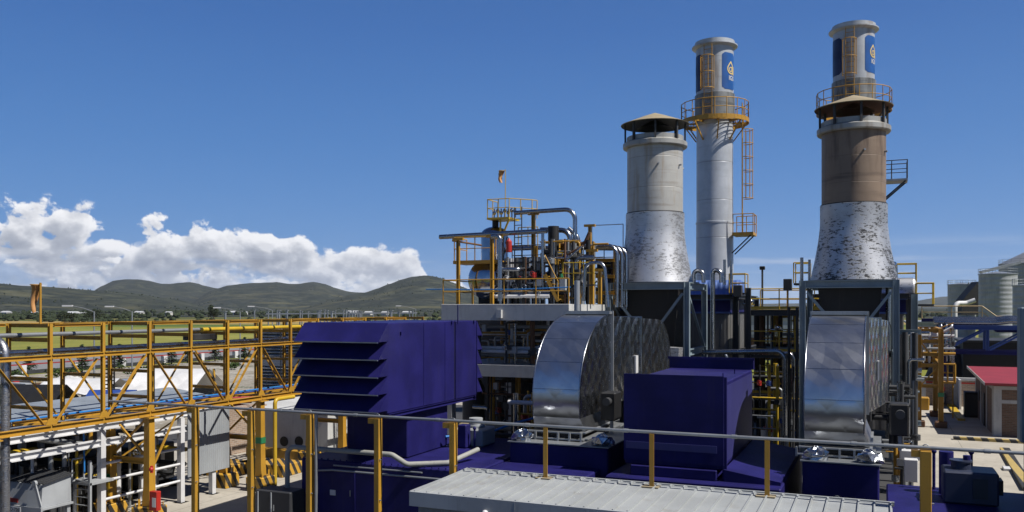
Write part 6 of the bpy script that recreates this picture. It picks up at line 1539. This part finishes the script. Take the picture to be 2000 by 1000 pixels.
m = MB(); a, b = sight(520, 613, d=152), sight(815, 611, d=152); m.beam(a, b, .12, .25); tag(m.build('bare_girder', GALV), 'thin grey girder tying the bare posts together', 'girder')
a = sight(505, 795, d=46); pipe('yellow_bollard_pipe', 'yellow and black pole behind the rack near the fence', [sight(418, 720, d=48), sight(418, 800, d=48)], .07, HAZARD)

# loose goods lying about the lot
rl = random.Random(77)
for i in range(16):
    x, y = rl.uniform(5, 250), rl.uniform(742, 792); p = sight(x, y, Z=0.0); 
    if p.y > 62 or p.y < 44: p = sight(x, d=rl.uniform(52, 74))
    kind = i % 4; px_, py_ = p.x, p.y
    if kind == 0:
        t = thing('oil_drum', 'steel oil drum standing in the gravel lot behind the rack', 'drum', (px_, py_, 0), 'oil drums in the gravel lot'); m = MB(); m.lathe((px_, py_, 0), [(0, .02), (.29, .02), (.29, .3), (.31, .31), (.29, .33), (.29, .6), (.31, .61), (.29, .63), (.29, .9), (.27, .88), (0, .88)], 18); m.build('barrel', (BLUE_TRIM, RUST, WHITE, RED)[i//4], t)
    elif kind == 1:
        t = thing('crate', 'white bulk crate on a pallet in the gravel lot behind the rack', 'crate', (px_, py_, 0), 'bulk crates in the gravel lot'); MB().bbox(px_-.55, px_+.55, py_-.5, py_+.5, .16, 1.15, .04).build('box', WHITE, t); MB().box(px_-.6, px_+.6, py_-.55, py_+.55, .02, .15).build('pallet', RUST, t)
    elif kind == 2:
        t = thing('timber_stack', 'stack of grey boards in the gravel lot behind the rack', 'boards', (px_, py_, 0), 'board stacks in the gravel lot')
        for j in range(5): MB().box(px_-1.6+rl.uniform(-.2, .2), px_+1.6, py_-.4, py_+.4, .05+j*.16, .19+j*.16).build('board', (TAN, GREYP, RUST)[j % 3], t)
    else:
        t = thing('spoil_heap', 'low heap of pale rubble in the gravel lot behind the rack', 'heap', (px_, py_, 0), 'rubble heaps in the gravel lot'); m = MB(); m.sphere((px_, py_, .0), 1.6, 22, 12, (1.3, 1, .55))
        m.v = [(v[0], v[1], v[2]+.35*mnoise.noise(Vector((v[0]*1.3, v[1]*1.3, v[2])))) for v in m.v]; m.sm = [False]*len(m.f); m.build('rubble', CONC, t)
# ================================================================ right hand yard
HX, HYf, HYb = 6.05, 57.6, 68.0
t = thing('brick_house', 'small brown brick house with red roof at the right', 'house', (10, 62, 0))
m = MB(); m.box(HX+.02, 14.5, HYf+.02, HYb, 0.02, 3.0); m.build('wall', BRICK, t)
m = MB()
for x in (HX, 9.2, 12.4): m.box(x, x+.42, HYf, HYf+.3, 0.02, 2.95)
for y in (HYf+.301, 61.0, 64.4, HYb-.3): m.box(HX-.02, HX+.3, y, y+.36, .02, 2.95)
m.box(HX+.423, 9.197, HYf, HYf+.2, 1.95, 2.15); m.box(9.625, 12.39, HYf, HYf+.2, 1.95, 2.15); m.box(HX+.423, 12.39, HYf, HYf+.2, 2.75, 2.95); m.box(HX-.01, HX+.2, HYf+.665, HYb-.31, 2.72, 2.95)
m.build('concrete_ring', CONC, t)
m = MB(); ex = HX-.5; ef = HYf-.55
v = [(ex, ef, 3.02), (15, ef, 3.02), (15, HYb+.4, 3.3), (ex, HYb+.4, 3.3)]
m.add(v+[(x, y, z+.14) for x, y, z in v], [(0, 3, 2, 1), (4, 5, 6, 7), (0, 1, 5, 4), (1, 2, 6, 5), (2, 3, 7, 6), (3, 0, 4, 7)]); m.build('roof', paint('red_roof_sheet', (.33, .03, .038), (.2, .05, .05), .55, .25), t)
m = MB(); m.beam((ex-.012, ef, 3.10), (ex-.012, HYb+.4, 3.38), .02, .18); m.build('white_fascia', WHITE, t)
m = MB(); m.box(HX-.06, HX-.025, 62.2, 63.0, .05, 2.1); m.build('door', DARK, t)
m = MB(); m.box(HX-.045, HX-.022, 65.3, 66.1, 1.3, 2.0); m.build('window', BLACK, t)
a = sight(1884, 815, Z=0.02); m = MB(); m.bbox(a.x, a.x+1.0, a.y, a.y+1.0, .02, 1.75, .03); t = thing('black_cabinet', 'black cabinet standing left of the brick house', 'cabinet', tuple(a)); m.build('body', BLACK, t)
m = MB(); m.box(a.x+.1, a.x+.9, a.y-.02, a.y-.003, .2, 1.6); m.build('door', DARK, t)
a = sight(1877, 800, Z=0.02); m = MB(); m.add([(a.x-.1, a.y, .02), (a.x+.05, a.y+6, .02), (a.x+.05, a.y+6, 2.0), (a.x-.1, a.y, 2.2), (a.x+.02, a.y, .02), (a.x+.17, a.y+6, .02), (a.x+.17, a.y+6, 2.0), (a.x+.02, a.y, 2.2)], [(0, 1, 2, 3), (7, 6, 5, 4), (0, 4, 5, 1), (1, 5, 6, 2), (2, 6, 7, 3), (3, 7, 4, 0)]); tag(m.build('screen_wall', WHITE), 'white screen wall behind the black cabinet', 'wall')
Y = 74.0; xa, xb = sight(1797, Y=Y).x, 16.0
t = thing('yard_wall', 'stained brick yard wall with red stripe behind the yellow rack', 'wall', ((xa+xb)/2, Y, 0))
m = MB(); m.box(xa, xb, Y, Y+.3, .02, 2.0); m.build('brickwork', BRICK_TAN, t)
m = MB(); m.box(xa, xb, Y-.06, Y+.36, 2.003, 2.2); m.build('coping', CONC, t)
m = MB(); m.box(xa, xb, Y-.03, Y-.004, 1.75, 1.86); m.build('red_stripe', RED, t)
for x in (1797, 1862): q = sight(x, Y=Y); m = MB(); m.box(q.x, q.x+.4, Y-.12, Y-.031, .02, 2.0); m.build('pilaster', CONC, t)
q = sight(1839, 778, Y=Y-.1); m = MB(); m.box(q.x-.3, q.x+.3, Y-.25, Y-.035, q.z-.45, q.z+.45); o = tag(m.build('wall_cabinet', DARK), 'dark hose cabinet with pale door on the brick yard wall', 'cabinet'); m = MB(); m.box(q.x-.18, q.x+.18, Y-.27, Y-.253, q.z-.3, q.z+.3); m.build('door', GREYP, o)
q = sight(1838, 760, Y=Y-.1); m = MB(); m.box(q.x-.25, q.x+.25, Y-.08, Y-.034, q.z-.15, q.z+.15); tag(m.build('red_sign', RED), 'small red sign plate on the brick yard wall', 'sign')
# kerbs and slabs
def kerb(lab, a, b, mat, h=.16, w=.45):
    m = MB(); m.beam((a.x, a.y, .02+h/2), (b.x, b.y, .02+h/2), w, h); return tag(m.build('kerb', mat), lab, 'kerb', 'painted kerbs in the right yard')
kerb('striped kerb in front of the brick house', sight(1862, 858, Z=.02), sight(2040, 868, Z=.02), HAZARD_LOW)
kerb('yellow edged kerb running back left of the black cabinet', sight(1878, 822, Z=.02), sight(1856, 793, Z=.02), YELLOW_RAIL)
kerb('striped kerb at the lower right edge', sight(1962, 880, Z=.02), sight(2010, 960, Z=.02), HAZARD_LOW)
a = sight(1848, 808, Z=.02); m = MB(); m.box(a.x-.9, a.x+.9, a.y-.3, a.y+.3, .024, .1); tag(m.build('trench_cover', TAN), 'rusty trench cover lying on the sunlit concrete', 'cover')
a = sight(1973, 918, Z=.02); m = MB(); m.bbox(a.x-.3, a.x+.3, a.y-.35, a.y+.35, .02, .14, .02); tag(m.build('drain_cover', WHITE), 'small pale drain box on the concrete at the right edge', 'drain')
# yellow rack on the right
t = thing('pipe_rack', 'tall yellow steel pipe rack left of the brick house', 'pipe rack', (2.6, 64, 0))
for Y in (60.5, 66.5):
    for x in (2.2, 3.45):
        m = MB(); m.ibeam((x, Y, .02), (x, Y, 6.2), .3, .3, .03, (1, 0, 0)); m.build('column', YELLOW, t)
        m = MB(); m.bbox(x-.35, x+.35, Y-.35, Y+.35, .02, .4, .04); m.build('plinth', RUST, t)
    for z in (2.6, 3.9, 4.6, 5.4, 6.1): m = MB(); m.ibeam((2.35, Y, z), (3.3, Y, z), .2, .22, .02); m.build('cross_beam', YELLOW, t)
for z in (3.9, 6.1):
    for x in (2.2, 3.45): m = MB(); m.ibeam((x, 60.7, z), (x, 66.3, z), .2, .25, .02); m.build('rack_beam', YELLOW, t)
m = MB(); m.beam((2.35, 60.45, 2.7), (3.3, 60.45, 3.8), .08, .08); m.beam((3.3, 60.55, 4.0), (2.35, 60.55, 5.3), .08, .08); m.build('brace', YELLOW, t)
m = MB(); m.box(3.28, 3.62, 60.31, 60.34, 1.95, 2.2); m.build('green_band', GREEN, t)
t = thing('yellow_cage', 'small yellow ladder cage beside the right pipe rack', 'cage', (4.3, 66, 2.6)); m = MB(); railing(m, [(3.7, 65.6, 2.5), (4.6, 65.6, 2.5), (4.6, 66.4, 2.5)], 1.2, .07, .45); m.build('railing', YELLOW, t)
m = MB(); m.box(3.7, 4.65, 65.5, 66.5, 2.38, 2.5); m.build('floor', YELLOW, t)
m = MB()
for x in (3.8, 4.5): m.tube((x, 66, .02), (x, 66, 2.38), .05, 6)
m.build('leg', YELLOW, t)
a = sight(1803, 800, Z=.02); m = MB(); m.bbox(a.x-.4, a.x+.4, a.y-.4, a.y+.4, .02, .95, .06); tag(m.build('yellow_bin', YELLOW), 'yellow bin standing by the yard wall', 'bin')
pipework('pipe_cluster', 'silver pipes threading the right yellow rack', 2.0, 4.4, 62, 66, 3.9, 6.2, 12, 10, 41, None, [PIPE_SIL, GALV, YELLOW, WHITE])
# blue pipe bridge
Y = 84.0; X0b, X1b = sight(1832, Y=Y).x, 19.0; z0b, z1b = sight(1900, 688, Y=Y).z, sight(1900, 640, Y=Y).z
t = thing('pipe_bridge', 'blue steel truss bridge carrying silver pipes at the right', 'pipe bridge', ((X0b+X1b)/2, Y, 0))
for yy in (Y, Y+2.2):
    for z in (z0b, z1b): MB().ibeam((X0b, yy, z), (X1b, yy, z), .25, .35, .03).build('chord', BLUE_TRIM if z > z0b else BLUE, t)
    for i in range(5):
        x = X0b+.5+i*3.3; MB().ibeam((x, yy, z0b+.18), (x, yy, z1b-.18), .25, .25, .03, (1, 0, 0)).build('upright', BLUE_TRIM if i % 2 else BLUE, t)
        if i < 4: MB().beam((x+.2, yy, z0b+.2), (x+3.1, yy, z1b-.2), .14, .14).build('diagonal', BLUE_TRIM, t)
for x in (X0b+.5, X1b-1):
    for yy in (Y, Y+2.2): MB().ibeam((x, yy, 0), (x, yy, z0b-.18), .3, .3, .03, (1, 0, 0)).build('leg', BLUE, t)
for i in range(3): pipe('bridge_pipe', ('front', 'middle', 'rear')[i]+' silver pipe along the top of the blue truss bridge', [(X0b-.3, Y+.2+i*.8, z1b+.45+.12*i), (X0b+4.5, Y+.2+i*.8, z1b+.45+.12*i), (X0b+5.5, Y+.2+i*.8, z1b+.6+.1*i), (X1b, Y+.2+i*.8, z1b+.6+.1*i)], .24, PIPE_SIL, 12, .6, 'pipe', 'silver pipes on the blue bridge')
for i in range(3): pipe('bridge_pipe', ('left', 'middle', 'right')[i]+' silver pipe dropping at the near end of the blue bridge', [(X0b+.2+i*.42, Y-.4, z0b-.3), (X0b+.2+i*.42, Y-.4, z1b+.25), (X0b+.2+i*.42, Y+.6, z1b+.25)], .14, PIPE_SIL, 10, .3, 'pipe', 'drop pipes at the blue bridge')
zw = sight(1870, 622, Y=Y+3).z; t = thing('walkway', 'walkway with tan handrails above the blue truss bridge', 'walkway', (X0b+3, Y+3, zw))
xa, xm, xs, xe = sight(1800, Y=Y+3).x, sight(1917, Y=Y+3).x, sight(1945, Y=Y+3).x, sight(2060, Y=Y+3).x
m = MB(); m.box(xa, xm, Y+2.5, Y+3.6, zw-.3, zw); m.add([(xm, Y+2.5, zw), (xs, Y+2.5, zw-.9), (xs, Y+3.6, zw-.9), (xm, Y+3.6, zw), (xm, Y+2.5, zw-.25), (xs, Y+2.5, zw-1.15), (xs, Y+3.6, zw-1.15), (xm, Y+3.6, zw-.25)], [(0, 1, 2, 3), (7, 6, 5, 4), (0, 4, 5, 1), (3, 2, 6, 7)]); m.box(xs, xe, Y+2.5, Y+3.6, zw-1.2, zw-.9); m.build('deck', BLUE, t)
TANR = paint('tan_handrail_paint', (.62, .45, .22), (.25, .18, .1), amt=.2)
m = MB(); railing(m, [(xa, Y+2.5, zw), (xm, Y+2.5, zw), (xs, Y+2.5, zw-.9), (xe, Y+2.5, zw-.9)], 1.1, .055, 2.0); m.build('railing', TANR, t)
# earth bank and dark hall behind
Y = 92.0; xa, xb = sight(1805, Y=Y).x, 34.0; rb = random.Random(8); m = MB(); nx, ny = 60, 16; v = []
for j in range(ny+1):
    for i in range(nx+1):
        x = xa + (xb-xa)*i/nx; q = j/ny; z = 3.9*sin(pi*min(1, q*.9))*min(1, (i+.6)/4.0)
        v.append((x, Y-3.5+8*q, max(0, z)+mnoise.fractal(Vector((x*.9, q*5, 3)), 1, 2, 4)*.45*(z > .1)))
m.add(v, [(j*(nx+1)+i, j*(nx+1)+i+1, (j+1)*(nx+1)+i+1, (j+1)*(nx+1)+i) for j in range(ny) for i in range(nx)], False); struct(m.build('earth_bank', EARTH))
xa = sight(1880, Y=89).x; t = thing('dark_hall', 'black shed under the blue bridge beyond the brick house', 'shed', (xa+10, 92, 0)); m = MB(); m.box(xa, xa+22, 88.6, 96, 0, 4.4); m.build('wall', BLACK, t)
m = MB(); m.box(xa-.3, xa+22.3, 88.2, 96.4, 4.403, 4.6); m.build('roof', DARK, t)
# silos
def silo(lab, x0, x1, ytop, d, roofh, conveyor=False):
    a, b = sight(x0, d=d), sight(x1, d=d); c = (a+b)/2; r = (b-a).length/2*.985; zt = sight((x0+x1)/2, ytop, d=d).z
    t = thing('silo', lab, 'silo', (c.x, c.y, 0), 'grey steel silos at the right')
    m = MB(); m.lathe((c.x, c.y, 0), [(r, 0), (r, zt)], 48); m.build('barrel', SILO, t)
    m = MB(); m.lathe((c.x, c.y, 0), [(r+.12, zt-.05), (r+.12, zt+.06), (r*.12, zt+roofh), (0.01, zt+roofh)], 48); m.build('roof', GALV, t)
    m = MB(); railing(m, [(c.x+(r+.05)*cos(2*pi*k/16), c.y+(r+.05)*sin(2*pi*k/16), zt+.05) for k in range(16)], 0.9, .03, 3, True, 0, True); m.build('railing', GALV, t)
    if d < 160: return t
    m = MB(); q = Vector((ST, -CT, 0)); m.tube((c.x+q.x*(r+.2), c.y+q.y*(r+.2), 0), (c.x+q.x*(r+.2), c.y+q.y*(r+.2), zt+.4), .18, 8); m.build('fill_pipe', GALV, t)
silo('large grey ribbed silo at the right edge', 1915, 1983, 536, 150, .5)
silo('smaller distant grey silo left of the large one', 1853, 1903, 556, 190, .4)
silo('tallest silo cut by the right photo edge', 1958, 2080, 516, 178, 3.0)
silo('low tank by the right edge in front of the tall silo', 1982, 2050, 558, 120, .3)
a, b = sight(1878, 585, d=170), sight(1911, 550, d=170); m = MB(); m.add([(a.x, a.y, a.z-3), (b.x, b.y, a.z-3), (b.x, b.y, b.z), (a.x+.3, a.y, a.z), (a.x-1, a.y+3, a.z-3), (b.x-1, b.y+3, a.z-3), (b.x-1, b.y+3, b.z), (a.x-.7, a.y+3, a.z)], [(0, 1, 2, 3), (7, 6, 5, 4), (0, 4, 5, 1), (1, 5, 6, 2), (2, 6, 7, 3), (3, 7, 4, 0)]); tag(m.build('conveyor_gallery', BLACK), 'dark sloping conveyor gallery between the silos', 'conveyor')
a, b = sight(1915, 532, d=160), sight(1992, 512, d=160); m = MB(); m.beam(a, b, .8, .5); tag(m.build('conveyor_bridge', GALV), 'pale conveyor rising over the large silo', 'conveyor')
a, b = sight(1865, 592, d=130), sight(1905, 586, d=130); m = MB(); m.path([(a.x, a.y, 0), a, (b.x-1.2, b.y, a.z), b], .35, 10, .8); tag(m.build('duct_pipe', WHITE), 'pale elbow duct in front of the small silo', 'duct')

# navy tank skid at the lower right
t = thing('oil_skid', 'low navy machine skid at the lower right corner', 'skid', (2.6, 26.5, 0))
m = MB(); m.bbox(.15, 5.2, 22.5, 29.6, .02, 2.0, .04); m.build('base', BLUE, t)
m = MB(); m.box(4.0, 4.5, 27.0, 27.35, 2.003, 2.35); m.beam((3.9, 27.2, 2.3), (5.1, 27.4, 2.02), .5, .3); m.build('wedge_cover', BLUE, t)
t = thing('oil_tank', 'dark navy oil tank with round lids on the skid at lower right', 'tank', (2.35, 27.6, 2.0))
TANKP = paint('slate_navy_paint', (.035, .045, .085), (.1, .1, .1), .45, .3)
m = MB(); m.bbox(1.62, 3.0, 27.2, 28.4, 2.01, 2.92, .05); m.build('body', TANKP, t)
m = MB(); m.box(2.35, 2.72, 27.17, 27.197, 2.2, 2.75); m.build('panel', DARK, t)
m = MB(); m.tube((2.1, 27.8, 2.925), (2.1, 27.8, 3.12), .26, 18); m.tube((2.1, 27.8, 3.12), (2.1, 27.8, 3.17), .3, 18); m.build('lid', TANKP, t)
m = MB(); m.tube((2.25, 27.8, 3.175), (2.25, 27.8, 3.3), .1, 12); m.build('filler_cap', BLUE, t)
m = MB(); m.box(3.0, 3.12, 27.4, 28.0, 2.3, 2.7); m.build('side_box', BLACK, t)
m = MB(); m.tube((1.78, 28.7, 2.0), (1.78, 28.7, 3.25), .2, 16); tag(m.build('filter_pot', BLUE), 'navy filter pot left of the oil tank', 'filter')
for x, y, lab in ((1824, 884, 'thin navy gauge stem left of the filter pot'), (1897, 886, 'thin navy gauge stem behind the oil tank')): p = dp(x, y, 29.2); m = MB(); m.tube((p[0], 29.2, 2.0), (p[0], 29.2, p[2]), .045, 8); m.sphere((p[0], 29.2, p[2]+.04), .08, 8, 6); tag(m.build('gauge_stem', BLUE), lab, 'gauge')
# unseen block added outside the right edge to cast shade over the skid
t = thing('shade_block', 'tall grey unseen block added past the right edge to shade the skid', 'shade block', (7.6, 27, 0))
MB().bbox(6.2, 9.4, 22.6, 31.2, .02, 7.6, .03).build('wall', WALL_SHEET, t); MB().box(6.05, 9.55, 22.45, 31.35, 7.603, 7.75).build('roof', GALV, t)
# grey cabinet at the right edge
p = sight(2000, 735, Y=30.5); t = thing('edge_cabinet', 'tall grey steel cabinet on a thin post cut by the right edge', 'cabinet', (p.x+.6, 30.7, 0)); za, zb = sight(1994, 600, Y=30.5).z, sight(1994, 865, Y=30.5).z
m = MB(); m.bbox(p.x-.1, p.x+1.2, 30.5, 31.2, zb, za, .04); m.build('body', FRAME_GREY, t)
m = MB(); m.tube((p.x+.12, 30.8, .02), (p.x+.12, 30.8, zb), .09, 10); m.tube((p.x+1.0, 30.8, .02), (p.x+1.0, 30.8, zb), .09, 10); m.build('post', DARK, t)
# far warehouses behind the plant
for x0, x1, yt, d, lab in ((1385, 1560, 612, 125, 'long pale warehouse seen through the access tower'), (1775, 1850, 628, 105, 'low pale shed behind the right yellow rack'), (870, 1010, 628, 140, 'low pale shed seen behind the concrete deck')):
    a, b = sight(x0, yt, d=d), sight(x1, yt, d=d); t = thing('warehouse', lab, 'warehouse', ((a.x+b.x)/2, (a.y+b.y)/2, 0))
    h = a.z; Y = (a.y+b.y)/2
    m = MB(); m.box(a.x, b.x, Y, Y+12, 0, h*.96); m.build('wall', SILO, t)
    m = MB(); m.box(a.x-.3, b.x+.3, Y-.3, Y+12.3, h*.96+.003, h); m.build('roof', ROOF_PALE, t)
    m = MB(); m.box(a.x+.2, b.x-.2, Y-.06, Y-.004, h*.55, h*.75); m.build('light_band', WHITE, t)
    for i in range(3):
        x = a.x+(b.x-a.x)*(i+.3)/3; m = MB(); m.box(x, x+2.2, Y-.08, Y-.005, .02, h*.48); m.build('door', RUST, t)
SC.cycles.max_bounces = 7; SC.cycles.diffuse_bounces = 3; SC.cycles.glossy_bounces = 4; SC.cycles.transmission_bounces = 2

# ================================================================ air: a thin even haze over the plain
HAZE = True
if HAZE:
    hm = bpy.data.materials.new('thin_haze'); hm.use_nodes = True; hn = hm.node_tree
    for nd in list(hn.nodes):
        if nd.type == 'BSDF_PRINCIPLED': hn.nodes.remove(nd)
    pv = hn.nodes.new('ShaderNodeVolumePrincipled'); pv.inputs['Color'].default_value = (0.80, 0.88, 1.0, 1); pv.inputs['Density'].default_value = 4.2e-5; pv.inputs['Anisotropy'].default_value = 0.2
    hn.links.new(pv.outputs[0], [nd for nd in hn.nodes if nd.type == 'OUTPUT_MATERIAL'][0].inputs['Volume'])
    struct(MB().box(-10000, 10000, -10000, 10000, -3.5, 520).build('haze', hm), 'stuff', 'thin bluish haze over the far plain and hills', 'haze')
